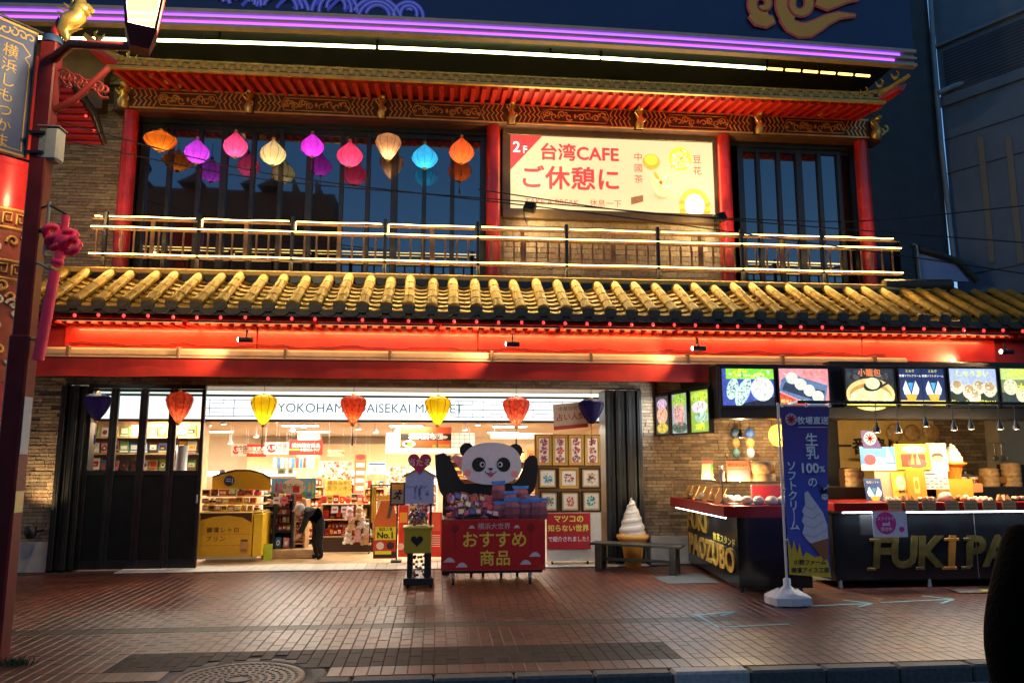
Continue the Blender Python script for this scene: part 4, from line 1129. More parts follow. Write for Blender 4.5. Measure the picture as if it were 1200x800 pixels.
for k in range(14): zz = z0+(z1-.06-z0)*k/14; q.fbox(FR,.12,5,zz,zz+.012,.02,.028,'slate_wall')
tag(q.build('louvre_slats', rb), kind='stuff')
for px in (1153,1186):
    a, _ = zfr(px,200); w_ = .1; zt0, zt1 = zfr(px,310)[1], zfr(px,160)[1]
    MB().fbox(FR,a-w_/2,a+w_/2,zt0,zt1,.014,.02,paint((140,128,108))).build('painted_stripe', rb)
q = MB().tube([P(1089,-30,12.9),P(1094,60,12.9),P(1103,170,12.9),P(1118,305,12.9)], .045, 'pipe', 10); q.build('downpipe', rb)
MB().tube([P(1100,109,12.85),P(1118,101,12.75),P(1136,96,12.6)], [.05,.055,.06], 'pipe', 10).build('pipe_outlet', rb)
# pale gable end behind the roof, right
gb = thing('roof_gable', 'pale bluish metal gable end at the right of the balcony', 'roof', P(1105,327,12.3))
Fg = PxFr(12.3,1105,310)
MB().poly(Fg,[(1075,329),(1077,297),(1120,309),(1134,329)],-.05,0,paint((150,160,190))).build('sheet', gb)
MB().tube([Fg.at(1077,293,.03),Fg.at(1100,299,.03),Fg.at(1122,307,.03),Fg.at(1142,329,.03)], .06, 'tile_dark', 8).build('coping', gb)
MB().tube([Fg.at(1076,329,.05),Fg.at(1074,289,.05),Fg.at(1070,288,.05)], .02, 'pipe', 6).build('vent_pipe', gb)
MB().poly(Fg,[(1056,330),(1056,285),(1072,290),(1074,330)],-.3,.0,'black_metal').build('end_block', gb)

# ================================================================== OPPOSITE SIDE OF THE STREET (mirrored in the upstairs windows)
ob = thing('opposite_building', 'brown building across the street mirrored in the upstairs windows', 'building', (-10,-14,0))
mat('brown_wall', (.16,.09,.07), .8)
MB().box(-26,-6.2,-22,-14,0,15.0,'brown_wall').build('wall', ob)
q = MB()
for k in range(5):
    x = -21+3.1*k; q.poly(Fr((x,-14,15.0),(1,0,0),(0,0,1)), [(-1.1,0),(1.1,0),(.5,.3),(.25,.5),(.22,1.2),(0,1.5),(-.22,1.2),(-.25,.5),(-.5,.3)], -1, 0, 'brown_wall')
q.build('roof_ornament', ob)
MB().poly(Fr((-6.2,-14,0),(1,0,0),(0,0,1)), [(0,0),(2.4,0),(2.0,10),(1.0,12),(0,14)], -5, 0, 'brown_wall').build('stair_tower', ob)
ob2 = tag(MB().box(1.5,30,-24,-15,0,9.5,'brown_wall',.2).build('low_building'), 'low brown building across the street facing the right windows', 'building')
# overhead cables
cbl = []
for i, (pts, lab) in enumerate((([(40,135),(300,205),(700,250),(1060,300),(1210,322)],'lowest overhead cable sagging across the upper storey'),
    ([(75,165),(300,212),(640,238),(900,262),(1210,285)],'middle overhead cable crossing the windows and columns'),
    ([(560,222),(760,252),(1000,262),(1210,240)],'overhead cable rising to the right across the grey building'),
    ([(0,181),(58,181),(115,182)],'short straight cable left of the brick wall'))):
    Y = 10.6 if i < 3 else 8.5
    ps = []
    for k in range(len(pts)-1):
        for j in range(6):
            f = j/6; ps.append(P(pts[k][0]+(pts[k+1][0]-pts[k][0])*f, pts[k][1]+(pts[k+1][1]-pts[k][1])*f, Y))
    ps.append(P(*pts[-1], Y))
    for _ in range(3): ps = [ps[0]]+[(ps[k-1]+ps[k]*2+ps[k+1])/4 for k in range(1,len(ps)-1)]+[ps[-1]]
    tag(MB().tube(ps, .009, 'rubber', 5).build('overhead_cable'), lab, 'cable', 'overhead cables')

# low uplight washing the brick pier at the far left
c = P(36,622,11.45); t = thing('wall_uplight', 'black uplight at the foot of the far left brick wall', 'wall lamp', (c.x,c.y,c.z-.1))
MB().lathe([(.05,-.1),(.075,-.04),(.075,.06),(.06,.07)], 'black_metal', 16, c).build('housing', t); MB().lathe([(0,.066),(.055,.066)], 'stage_light', 16, c).build('lens', t)
MB().tube([c+Vector((0,0,-.02)), c+Vector((0,.33,-.02))], .02, 'black_metal', 8).build('arm', t)
lamp('SPOT', 'uplight_beam', c+Vector((0,0,.09)), 48, (1,.7,.34), t, .04, c+Vector((.02,.14,1)), 100, .8)

# slim light batten tucked behind the drip tiles, washing the red fascia
mat('batten_opal', (.5,.3,.15), .5, em=(1,.5,.2), ems=.5, var=0)
bt = thing('light_batten', 'slim warm light batten tucked under the lower eave above the red fascia', 'light batten', (1.5, 10.36, EZ-.2))
for k in range(8):
    a = xs_[0]+(xs_[-1]-xs_[0])*k/8+.03; b = xs_[0]+(xs_[-1]-xs_[0])*(k+1)/8-.03
    sg = MB().box(a, b, 10.335, 10.375, EZ-.215, EZ-.19, 'black_metal', .004).build('segment', bt)
    MB().box(a+.02, b-.02, 10.376, 10.384, EZ-.218, EZ-.204, 'batten_opal').build('light_strip', sg)
    lamp('AREA', 'batten_light', ((a+b)/2, 10.39, EZ-.225), 7 if k < 5 else 6, (1,.48,.15), sg, b-a, ((a+b)/2, 10.62, EZ-.62), sizey=.03)
# ================================================================== STALL (right): kitchen, counters, menus
kt = thing('stall_kitchen', 'open stall kitchen with yellow and beige walls under the menu screens', 'kitchen', (6.5,12.5,0))
KY_ = 12.6
def kw(p0, p1, m, z0=0, z1=2.9, w=.1, name='wall_panel'):
    a, b = P(p0,550,KY_).x, P(p1,550,KY_).x
    return MB().box(a, b, KY_, KY_+w, z0, z1, m).build(name, kt)
mat('yellow_wall', (.62,.42,.12), .6, var=.12); mat('beige_wall', (.5,.4,.25), .7, var=.2, vscale=2); mat('grey_brick_wall', (.1,.085,.07), .8, var=.4, vscale=10, bump=.6)
kw(880, 985, 'black_wood'); kw(985, 1098, 'yellow_wall'); kw(1158, 1320, 'beige_wall')
a, b = P(1098,550,KY_).x, P(1158,550,KY_).x
brickwall(Fr((0,KY_,0),(1,0,0),(0,0,1)), a, b, 0, 2.9, kt, L=.2, H=.06)
MB().box(PIER1-.1, 11, 10.3, 12.7, 2.86, 2.95, 'black_wood').build('ceiling', kt)
MB().box(4.2, 11, 10, 12.6, -.05, .004, 'kerb').build('floor', kt)
FKt = PxFr(KY_-.02, 1040, 540)
text('一番搾り', .3, paint((25,20,18)), Fr((P(1018,524,KY_-.01).x,KY_-.01,P(1018,524,KY_).z),(1,0,0),(0,0,1)), 0,0,.001, kt, bold=.03)
# bamboo steamer lids hanging on the wall
for i, px in enumerate((1049,1070,1091)):
    c = P(px,507,KY_-.05); t = thing('bamboo_tray', ORD[i]+' round woven bamboo tray from the left on the stall wall', 'bamboo tray', c, 'bamboo trays on the stall wall')
    q = MB().lathe([(.0,.03),(.1,.025),(.135,.0),(.14,-.02)], 'bamboo', 20, c, ax=(Vector((1,0,0)),Vector((0,0,1)),Vector((0,-1,0)))); q.build('weave', t)
    MB().tube([c+Vector((.14*math.cos(2*PI*k/16), -.0, .14*math.sin(2*PI*k/16))) for k in range(17)], .012, 'bamboo', 6).build('rim', t)
# pendant spots in the kitchen
for i, (px, py) in enumerate(((868,513),(905,510),(1028,507),(1053,507),(1085,500),(1118,504),(1138,503),(1172,503),(1191,503))):
    Yp = 11.2 if px < 1000 else 9.5; c = P(px,py,Yp); t = thing('pendant_spot', ORD[i]+' pendant spotlight from the left in the stall kitchen', 'pendant light', c, 'pendant spots in the stall')
    MB().lathe([(.045,.0),(.04,.05),(.02,.09),(.015,.13)], 'black_metal', 12, c).build('shade', t)
    MB().lathe([(0,.004),(.04,.002)], 'stage_light', 12, c).build('lens', t)
    MB().tube([c+Vector((0,0,.12)), Vector((c.x,Yp,2.86 if px < 1000 else 2.3))], .006, 'black_metal', 5).build('cord', t)
    lamp('POINT', 'pendant_light', c-Vector((0,0,.03)), 11, (1,.7,.36), t, .035)
    lamp('SPOT', 'pendant_beam', c-Vector((0,0,.02)), 60 if px < 1000 else 5, (1,.7,.36), t, .03, c+Vector((RND.uniform(-.1,.1),-.5 if px < 1000 else .4,-1)), 130, .8)
# black beam carrying the screens
MY = 9.95
xa, xb, za, zb_ = rc(843,477,1300,491,MY)
cb = thing('screen_beam', 'black overhead beam carrying the row of menu screens', 'beam', (xa,MY,za))
MB().box(3.74, 10.5, MY+.06, MY+.4, za, 2.86, 'black_wood', .01).build('box', cb)
MB().box(3.74, 10.5, MY-.02, MY+.06, za, zb_, 'black_metal', .01).build('front_strip', cb)
MB().box(3.8, 3.92, MY+.4, WY-.05, zb_+.05, 2.86, 'black_wood').build('return_box', cb)
def screen(fr, W, H, lab, draw, loc, group='menu screens over the stall', fm='steel'):
    t = thing('menu_screen', lab, 'menu screen', loc, group)
    f = .022
    MB().fbox(fr,-f,W+f,-f,0,-.06,.012,'black_metal').fbox(fr,-f,W+f,H,H+f,-.06,.012,'black_metal').fbox(fr,-f,0,0,H,-.06,.0115,'black_metal').fbox(fr,W,W+f,0,H,-.06,.0115,'black_metal').build('frame', t)
    p = MB(); draw(p, fr, W, H, t); p.build('picture', t)
    lamp('AREA', 'screen_glow', fr.at(W/2,H/2,.03), 5, (.85,.95,1), t, W, fr.at(W/2,H/2,1), sizey=H)
    return t
def bgd(p, fr, W, H, col, st=1.0): p.fbox(fr,0,W,0,H,-.02,.002,glow(col,st))
def speck(p, fr, cx, cy, rx, ry, cols, n, w=.006, sz=.02, rot=0):
    for i in range(n):
        a, r = RND.uniform(0,2*PI), math.sqrt(RND.random()); x, y = rx*r*math.cos(a), ry*r*math.sin(a)
        x, y = x*math.cos(rot)-y*math.sin(rot), x*math.sin(rot)+y*math.cos(rot)
        p.disc(fr, cx+x, cy+y, sz*RND.uniform(.5,1.2), sz*RND.uniform(.5,1.2), w, w+.0008, glow(RND.choice(cols)), 6)
def d1(p, fr, W, H, t):
    bgd(p,fr,W,H,(60,80,170)); p.fbox(fr,.06,W,H*.72,H,.002,.003,glow((150,220,60))); p.poly(fr,[(W*.2,0),(W,H*.25),(W,0)],.002,.003,glow((22,26,50)))
    speck(p,fr,W*.5,H*.88,W*.42,H*.12,[(225,235,60),(120,220,70),(240,240,230),(90,190,60)],60,.004,.03)
    p.disc(fr,W*.2,H*.45,W*.11,H*.3,.005,.006,glow((190,225,215)),14,-.25); speck(p,fr,W*.2,H*.45,W*.09,H*.26,[(60,110,100),(230,240,230),(120,160,150)],45,.0065,.012,-.25)
    p.disc(fr,W*.4,H*.36,W*.12,H*.42,.0075,.0085,glow((200,232,225)),14,-.45); speck(p,fr,W*.4,H*.36,W*.1,H*.36,[(50,100,95),(225,240,232),(110,160,150)],60,.009,.012,-.45)
    p.disc(fr,W*.77,H*.45,W*.22,H*.33,.0075,.0085,glow((215,225,220)),18); speck(p,fr,W*.77,H*.5,W*.17,H*.24,[(235,170,170),(240,245,240),(205,215,215)],45,.009,.016)
def d2(p, fr, W, H, t):
    bgd(p,fr,W,H,(238,150,160)); p.poly(fr,[(0,H*.4),(W*.05,H*.7),(W*.25,H*.85),(W*.98,H*.55),(W*.9,0),(W*.65,0)],.002,.003,glow((90,120,165))); p.poly(fr,[(W*.05,H*.42),(W*.12,H*.62),(W*.92,H*.4),(W*.86,H*.08)],.003,.004,glow((40,55,85)))
    p.poly(fr,[(0,0),(W*.6,0),(0,H*.35)],.002,.0035,glow((205,80,50)))
    p.ribbon(fr,[(W*.1,H*.88),(W*.9,H*.12)],.014,.004,.005,glow((230,225,210)))
    for k in range(4):
        cx_, cy_ = W*(.26+.17*k), H*(.74-.165*k); p.disc(fr,cx_,cy_,W*.12,H*.16,.006+k*.001,.0065+k*.001,glow((215,228,205)),16); speck(p,fr,cx_,cy_,W*.09,H*.12,[(235,240,220),(190,205,180),(245,240,215)],20,.0072+k*.001,.014)
    text('もちもち', .085, glow((240,120,60)), fr, W*.72, H*.88, .003, t, bold=.02); text('餅米しゅうまい', .06, glow((245,215,120)), fr, W*.32, H*.1, .005, t, bold=.02)
def d3(p, fr, W, H, t):
    bgd(p,fr,W,H,(38,42,48)); speck(p,fr,W*.5,H*.85,W*.48,H*.12,[(60,62,70),(30,34,40),(80,80,85)],25,.0025,.04)
    p.disc(fr,W*.5,H*.3,W*.5,H*.44,.003,.004,glow((232,200,130)),24); p.disc(fr,W*.5,H*.27,W*.43,H*.34,.004,.005,glow((190,140,70)),24); p.disc(fr,W*.5,H*.2,W*.42,H*.3,.005,.006,glow((214,222,160)),24); speck(p,fr,W*.5,H*.2,W*.4,H*.24,[(225,235,180),(190,205,130),(240,240,200)],40,.0065,.03)
    p.disc(fr,W*.56,H*.55,W*.2,H*.16,.007,.008,glow((25,28,25)),18,.2); p.disc(fr,W*.55,H*.6,W*.15,H*.16,.008,.009,glow((215,232,180)),18); p.ribbon(fr,[(W*.7,H*.5),(W*.98,H*.7)],.03,.007,.0085,glow((30,32,30)))
    p.fbox(fr,0,W,0,H*.08,.0065,.0075,glow((225,215,60)))
    text('小籠包', .11, glow((240,130,60)), fr, W*.5, H*.88, .004, t, bold=.02); text('肉汁たっぷり', .06, glow((235,140,50)), fr, W*.5, H*.1, .008, t, bold=.02)
def soft(p, fr, W, H, cx, w=.004, sc=1.0):
    for sx in (-1,1):
        p.poly(fr,[(cx+sx*.0*sc,H*.28),(cx+sx*W*.1*sc,H*.3),(cx+sx*W*.12*sc,H*.45),(cx+sx*W*.09*sc,H*.6),(cx+sx*W*.07*sc,H*.68)],w,w+.001,glow((222,225,222)))
    p.poly(fr,[(cx-W*.09*sc,H*.3),(cx+W*.09*sc,H*.3),(cx+W*.05*sc,H*.12),(cx-W*.05*sc,H*.12)],w+.001,w+.002,glow((205,160,60)))
def d4(p, fr, W, H, t):
    bgd(p,fr,W,H,(20,40,90)); p.fbox(fr,W*.492,W*.508,0,H,.002,.004,glow((10,20,50)))
    for c in (W*.25, W*.75):
        p.poly(fr,[(c-W*.06,H*.62),(c+W*.06,H*.62),(c,H*.38)],.002,.003,glow((70,165,235))); soft(p,fr,W,H,c,.004,1.5)
        p.fbox(fr,c-W*.24,c+W*.24,0,H*.14,.002,.005,glow((215,195,70))); p.fbox(fr,c+W*.02,c+W*.2,H*.03,H*.1,.005,.006,glow((150,205,235)))
        text('牧場ソフトクリーム', .035, glow((245,245,235)), fr, c, H*.8, .003, t, bold=.01); text('ミルク', .045, glow((235,220,120)), fr, c, H*.93, .003, t, bold=.01)
def d5(p, fr, W, H, t):
    bgd(p,fr,W,H,(165,185,225)); p.fbox(fr,0,W,0,H*.38,.002,.003,glow((35,48,45)))
    for cx_, cy_, r in ((.15,.5,.13),(.4,.38,.14),(.62,.5,.13),(.84,.45,.15),(.5,.25,.14)):
        p.disc(fr,W*cx_,H*cy_,W*r,H*r*1.5,.004,.005,glow((205,205,180)),14); p.disc(fr,W*cx_,H*(cy_+.07),W*r*.7,H*r*.8,.005,.006,glow((180,150,110)),12); speck(p,fr,W*cx_,H*cy_,W*r*.9,H*r*1.2,[(225,225,205),(150,150,130),(235,235,220)],16,.0065,.012)
    text('しゅうまい', .1, glow((225,235,70)), fr, W*.5, H*.86, .004, t, bold=.02); text('ジューシーな味わい！', .07, glow((225,225,50)), fr, W*.5, H*.08, .0075, t, bold=.02)
def d6(p, fr, W, H, t):
    bgd(p,fr,W,H,(120,130,90)); p.fbox(fr,0,W,H*.7,H,.002,.003,glow((190,215,120))); p.fbox(fr,0,W,0,H*.35,.002,.003,glow((40,55,50)))
    for cx_, cy_ in ((.2,.5),(.45,.3),(.7,.5),(.9,.35)): p.disc(fr,W*cx_,H*cy_,W*.15,H*.22,.004,.005,glow((205,212,175)),14); speck(p,fr,W*cx_,H*cy_,W*.12,H*.18,[(230,230,205),(160,170,130)],14,.0055,.014)
    text('ふかひれ', .1, glow((232,235,50)), fr, W*.45, H*.88, .004, t, bold=.02); text('大人気', .12, glow((238,232,60)), fr, W*.6, H*.48, .0075, t, bold=.02)
for (p0, p1, dr, lab) in ((846,907,d1,'lit menu screen picturing seaweed rolls on green, first of the large row'),(913,971,d2,'lit pink menu screen with dumplings on a skewer'),(991,1048,d3,'lit menu screen showing soup dumplings in a bamboo steamer'),(1054,1107,d4,'lit navy menu screen with two pairs of soft cream cones'),(1113,1168,d5,'lit pale blue menu screen with pleated dumplings'),(1173,1228,d6,'lit menu screen with dumplings cut by the right edge')):
    x0, x1, z0, z1 = rc(p0,432,p1,475,MY-.09)
    fr = Fr((x0,MY-.09,z0),(1,0,0),(0,0,1)); screen(fr, x1-x0, z1-z0, lab, dr, (x0,MY-.09,z0))
# three upright screens on the side return, facing left
def sd(cols, base, txt):
    def f(p, fr, W, H, t):
        bgd(p,fr,W,H,base)
        for cx_, cy_, rx, ry, c in cols: p.disc(fr,W*cx_,H*cy_,W*rx,H*ry,.003,.004,glow(c),16); speck(p,fr,W*cx_,H*cy_,W*rx*.8,H*ry*.8,[tuple(min(255,v+30) for v in c), tuple(int(v*.75) for v in c)],24,.005,.02)
        if txt: text(txt, .1, glow((235,235,60)), fr, W*.5, H*.12, .007, t, bold=.02)
    return f
sa, sb = Vector((3.39,11.8,0)), Vector((3.69,10.15,0)); du = (sb-sa)
for i, (f0, f1, dr, lab) in enumerate(((.02,.30,sd([(.5,.8,.4,.14,(190,160,190)),(.5,.5,.42,.24,(225,170,140)),(.5,.16,.45,.14,(190,170,60))],(60,60,60),None),'upright lit menu screen with round bun, farthest back on the side wall'),
        (.34,.64,sd([(.5,.82,.5,.2,(150,190,70)),(.3,.5,.2,.3,(195,150,150)),(.62,.48,.2,.3,(215,160,150)),(.5,.15,.5,.14,(80,95,80))],(150,170,175),None),'upright lit menu screen in the middle of the side wall trio'),
        (.68,1.0,sd([(.5,.85,.5,.13,(170,205,60)),(.5,.6,.45,.16,(205,205,215)),(.6,.35,.4,.14,(150,190,170))],(140,175,60),'350円'),'upright lit green menu screen nearest the front of the side trio'))):
    o_ = sa+du*f0; o_.z = 1.955; W = du.length*(f1-f0)-.05
    screen(Fr(o_, du, (0,0,1)), W, .575, lab, dr, o_, 'menu screens on the side wall')
MB().tube([(3.41,11.8,2.6),(3.41,11.8,2.86)], .01, 'black_metal', 6).tube([(3.72,10.25,2.56),(3.72,10.25,2.86)], .01, 'black_metal', 6).tube([(3.41,11.8,2.58),(3.72,10.22,2.58)], .015, 'black_metal', 6).build('screen_rail', cb)

# ---- left counter (side panel with gold letters)
gold_l = mat('gold_letters', (.6,.36,.06), .35, metal=.2, var=.35, vscale=12)
goldp = mat('gold_print', (.15,.11,.03), .35, metal=.5, var=.4, vscale=9)
c1 = thing('corner_counter', 'black stall counter with gold lettering on its side by the bench', 'counter', (3.9,10,0))
A0, A1 = Vector((3.82,11.7,0)), Vector((3.62,9.21,0)); B1 = Vector((4.5,9.14,0))
q = MB(); zt1 = .9
for (a, b) in ((A0,A1),(A1,B1)):
    u = (b-a).normalized(); n_ = u.cross(Vector((0,0,1)))
    q.hexa([a+Vector((0,0,.06)), b+Vector((0,0,.06)), b-n_*.05+Vector((0,0,.06)), a-n_*.05+Vector((0,0,.06)), a+Vector((0,0,zt1)), b+Vector((0,0,zt1)), b-n_*.05+Vector((0,0,zt1)), a-n_*.05+Vector((0,0,zt1))], 'black_gloss')
q.build('panel', c1)
MB().box(3.9,4.45,9.3,11.6,.08,.86,'black_wood').build('cabinet', c1)
MB().box(4.6, 10.4, 9.48, 9.52, 2.29, 2.33, 'black_metal', .004).build('lighting_rail', cb)
for x in (4.65,6.6,8.4): MB().box(x-.02,x+.02,9.52,MY-.015,2.30,2.325,'black_metal').build('rail_arm', cb)
for p in ((3.68,9.28),(4.4,9.25),(3.85,11.6)): MB().lathe([(.025,0),(.02,.07)], 'black_metal', 10, (*p,0)).build('foot', c1)
FA = Fr(A0, (A1-A0), (0,0,1)); LA = (A1-A0).length
text('FUKI', .36, gold_l, FA, LA*.24, .69, .004, c1, bold=.03, ext=.008, sx=1.5)
text('PAOZUBO', .4, gold_l, FA, LA*.5, .33, .004, c1, bold=.03, ext=.008, sx=1.2)
text('飲茶スタンド', .11, paint((220,200,70)), FA, LA*.77, .56, .003, c1, bold=.03, sx=1.5)
# tray and glass case: outline follows the side and front
T0, T1, T2 = Vector((3.42,11.25,0)), Vector((3.4,9.05,0)), Vector((4.35,8.98,0))
tr = [T0, T1, T2, Vector((4.4,9.6,0)), Vector((3.95,9.7,0)), Vector((3.98,11.3,0))]
def vprism(pts, z0, z1, m): 
    q = MB(); f = Fr((0,0,0),(1,0,0),(0,1,0)); q.poly(f, [(p.x,p.y) for p in pts], z0, z1, m); return q
vprism(tr, .9, 1.03, paint((150,22,20), .3)).build('tray', c1)
MB().tube([T0+Vector((.06,-.1,.885)), T1+Vector((.06,.1,.885))], .008, 'neon_white', 6).build('light_strip', c1)
lamp('AREA', 'tray_light', (3.5,10.2,.87), 9, (.85,.95,1), c1, .05, (3.45,10.2,0), sizey=2)
gz0, gz1 = 1.035, 1.31
gl_ = MB()
ci = [p.lerp(Vector((3.7,10,0)), .05) for p in (T0,T1,T2)]
for a, b in ((ci[0],ci[1]),(ci[1],ci[2])): gl_.face([a+Vector((0,0,gz0)), b+Vector((0,0,gz0)), b+Vector((0,0,gz1)), a+Vector((0,0,gz1))], 'acrylic')
gl_.face([p+Vector((0,0,gz1)) for p in (ci[0],ci[1],ci[2])]+[Vector((4.35,9.6,gz1)),Vector((3.95,9.7,gz1)),Vector((3.95,11.2,gz1))], 'acrylic')
case = gl_.build('glass_case', c1)
q = MB(); em_ = paint((150,110,70))
for a, b in ((ci[0],ci[1]),(ci[1],ci[2])): q.tube([a+Vector((0,0,gz1)), b+Vector((0,0,gz1))], .008, em_, 5)
for a in ci: q.tube([a+Vector((0,0,gz0)), a+Vector((0,0,gz1))], .008, em_, 5)
q.build('edge_rail', case)
MB().box(4.0,4.4,9.62,9.66,1.03,1.25,paint((190,40,25))).build('red_backboard', c1)
lamp('POINT', 'case_light', (3.75,10.3,1.27), 14, (1,.75,.4), c1, .05); lamp('POINT', 'case_light', (3.75,9.4,1.27), 12, (1,.75,.4), c1, .05)
# food and cards in the case
for i in range(6):
    y = 11.0-i*.24; a = Vector((3.53+.005*i, y, 1.035)); t = MB(); f = Fr(a, (0.08,-1,0), (.45,0,.9))
    t.fbox(f,0,.19,0,.2,-.006,0,paint((215,165,95))); tag(t.build('price_card'), ORD[i]+' tan price card from the back inside the corner glass case', 'price card', 'tan price cards in the glass case')
def buns(loc, n, lab, m='bun', r=.055, plate=True, group=None, cat='buns'):
    t = thing('bun_plate', lab, cat, loc, group); loc = Vector(loc)
    if plate:
        MB().box(loc.x-.13,loc.x+.13,loc.y-.1,loc.y+.1,loc.z,loc.z+.012,'black_gloss',.005).build('plate', t)
    for k in range(n):
        a = 2*PI*k/max(1,n); d_ = 0 if n == 1 else .065
        c = loc+Vector((d_*math.cos(a)*1.1, d_*math.sin(a)*.7, .012))
        q = MB(); q.lathe([(r*.75,0),(r,.02),(r*.98,.045),(r*.7,.075),(r*.3,.092),(.004,.086)], m, 16, c, rib=lambda kk, z: 1+.04*(kk%2)*(z/.09)); q.build('bun', t)
    return t
def plate_of(loc, i, lab, group=None):
    loc = Vector(loc); t = thing('sample_plate', lab, 'plate of food', loc, group); kind = i % 5
    fpl = Fr(loc, (1,0,0), (0,.95,.25))
    MB().fbox(fpl,-.12,.12,-.09,.09,.0,.012,'black_gloss',.006).build('plate', t)
    def at_(a, b, h): return fpl.at(a, b, .012+h)
    for k in range({0:6,1:3,2:5,3:1,4:4}[kind]):
        q = MB(); a = RND.uniform(-.015,.015)
        if kind == 0:
            p = at_(-.07+.07*(k%3)+a, -.03+.06*(k//3), .0); q.lathe([(.024,0),(.028,.02),(.022,.04),(.012,.044)], 'bun', 10, p, rib=lambda kk, z: 1+.08*(kk%2))
        elif kind == 1:
            p = at_(-.065+.065*k, a, .0); f2 = Fr(p,(math.cos(k),math.sin(k)*.4,0),(0,.2,1)); q.poly(f2,[(-.04,0),(.04,0),(0,.075)],-.022,.022,'bun_brown')
        elif kind == 2:
            p = at_(-.08+.04*k, .01*(k%2), .028); q.tube([p+Vector((0,-.05,0)), p+Vector((.015,.05,.004))], .018, 'bun_brown' if k % 2 else 'bun', 8)
        elif kind == 3:
            p = at_(0,0,0); q.lathe([(.06,0),(.085,.025),(.082,.06),(.06,.09),(.03,.108),(.014,.104),(.004,.112)], 'bun', 20, p, rib=lambda kk, z: 1+.05*(kk%2)*max(0,z-.04)/.07)
        else:
            p = at_(-.05+.1*(k%2), -.04+.08*(k//2), .0); q.ball(p+Vector((0,0,.028)), .042, .034, .03, 'bun' if k % 2 else 'bun_brown', 12, .1)
        q.build('dumpling', t)
    return t
for i in range(4): buns((3.62+.02*i, 10.75-.42*i, 1.035), 3, ORD[i]+' plate of pale buns from the back in the glass case', 'bun' if i % 2 else 'bun_brown', group='plates in the glass case')
buns((3.85,9.25,1.035), 2, 'plate with two white buns near the corner of the glass case', r=.07); buns((4.15,9.22,1.035), 2, 'plate with a pair of large white buns behind the banner pole', r=.08)
# things on top of the case
c = P(832,556,10.4)
t = thing('menu_card', 'pale menu card with green edge leaning on the corner glass case', 'menu card', (c.x,c.y,gz1))
f = Fr((c.x-.12,c.y,gz1), (.9,-.35,0), (.08,.1,1)); MB().fbox(f,0,.15,0,.25,-.01,0,paint((235,225,160))).build('sheet', t); MB().fbox(f,.0,.15,.21,.26,0,.002,paint((235,130,110))).build('heading', t); MB().fbox(f,.12,.15,0,.21,0,.002,paint((110,190,70))).build('edge_stripe', t)
c = P(846,548,9.9); t = thing('soap_bottle', 'clear pump bottle standing on the corner glass case', 'bottle', (c.x,9.5,gz1))
bx_ = P(846,560,9.5).x
MB().lathe([(.035,0),(.037,.1),(.03,.13),(.012,.145)], paint((190,165,150)), 14, (bx_,9.5,gz1)).build('body', t); MB().lathe([(.012,.145),(.012,.18),(.02,.18),(.02,.195)], 'white_plastic', 10, (bx_,9.5,gz1)).tube([(bx_,9.5,gz1+.19),(bx_-.04,9.5,gz1+.185)], .008, 'white_plastic', 6).build('pump', t)
x0, x1, z0, z1 = rc(852,537,879,560,9.5)
t = thing('menu_board', 'orange and pink menu board standing on the corner glass case', 'menu board', (x0,9.5,gz1)); f = Fr((x0,9.5,gz1),(1,0,0),(.06,.25,1)); Wb = x1-x0
MB().fbox(f,0,Wb,0,.26,-.01,0,paint((240,150,95))).build('board', t); MB().fbox(f,.01,Wb-.01,.02,.15,0,.002,paint((238,140,130))).build('print', t); text('点心メニュー', .045, paint((190,40,30)), f, Wb/2, .2, .002, t, bold=.02)
c = P(893,550,9.6); cc = Vector((c.x,9.62,gz1))
t = thing('bamboo_steamer', 'round bamboo steamer on the corner counter behind the banner', 'steamer', cc); MB().lathe([(.17,0),(.17,.085),(.165,.09),(.165,.1),(.17,.1),(.17,.2)], 'bamboo', 28, cc).build('basket', t); MB().lathe([(.175,.2),(.175,.23),(.1,.25),(0,.255)], 'bamboo', 28, cc).build('lid', t)
# yellow round lantern and hanging streamers inside
c = P(913,510,11.0); t = thing('paper_lantern', 'round yellow paper lantern glowing left of the banner pole', 'lantern', c); mat('yellow_paper', (.9,.55,.08), .6, translucent=.7); MB().lathe([(.03,-.16),(.1,-.13),(.14,-.05),(.145,0),(.14,.06),(.1,.13),(.03,.16)], 'yellow_paper', 24, c).build('shade', t); MB().lathe([(.035,.16),(.035,.18)], 'black_metal', 12, c).tube([c+Vector((0,0,.18)), Vector((c.x,c.y,2.86))], .005, 'black_metal', 5).build('cap', t); lamp('POINT', 'lantern_light', c, 6, (1,.75,.3), t, .04)
for i, (px, cs2) in enumerate(((862,((35,60,90),(150,110,60),(70,110,120))),(879,((50,90,170),(220,160,90),(220,225,230))))):
    x0, x1, z0, z1 = rc(px-6,502,px+6,536,11.6); t = thing('koi_streamer', ('dark' if i == 0 else 'blue and white')+' fish shaped streamer hanging by the stall wall', 'streamer', (x0,11.6,z0)); q = MB()
    for k in range(3): q.ball(((x0+x1)/2, 11.6, z1-(z1-z0)*(k+.5)/3), (x1-x0)/2*(1-.12*k), .05, (z1-z0)/5.2, paint(cs2[k]), 10)
    q.build('body', t); MB().tube([((x0+x1)/2,11.6,z1),((x0+x1)/2,11.6,2.86)], .004, 'black_metal', 5).build('cord', t)
x0, x1, z0, z1 = rc(894,517,918,550,12.0); tag(MB().box(x0,x1,11.9,12.1,z0,z1,'cardboard',.01).build('cardboard_box'), 'cardboard box on the shelf behind the yellow lantern', 'box')

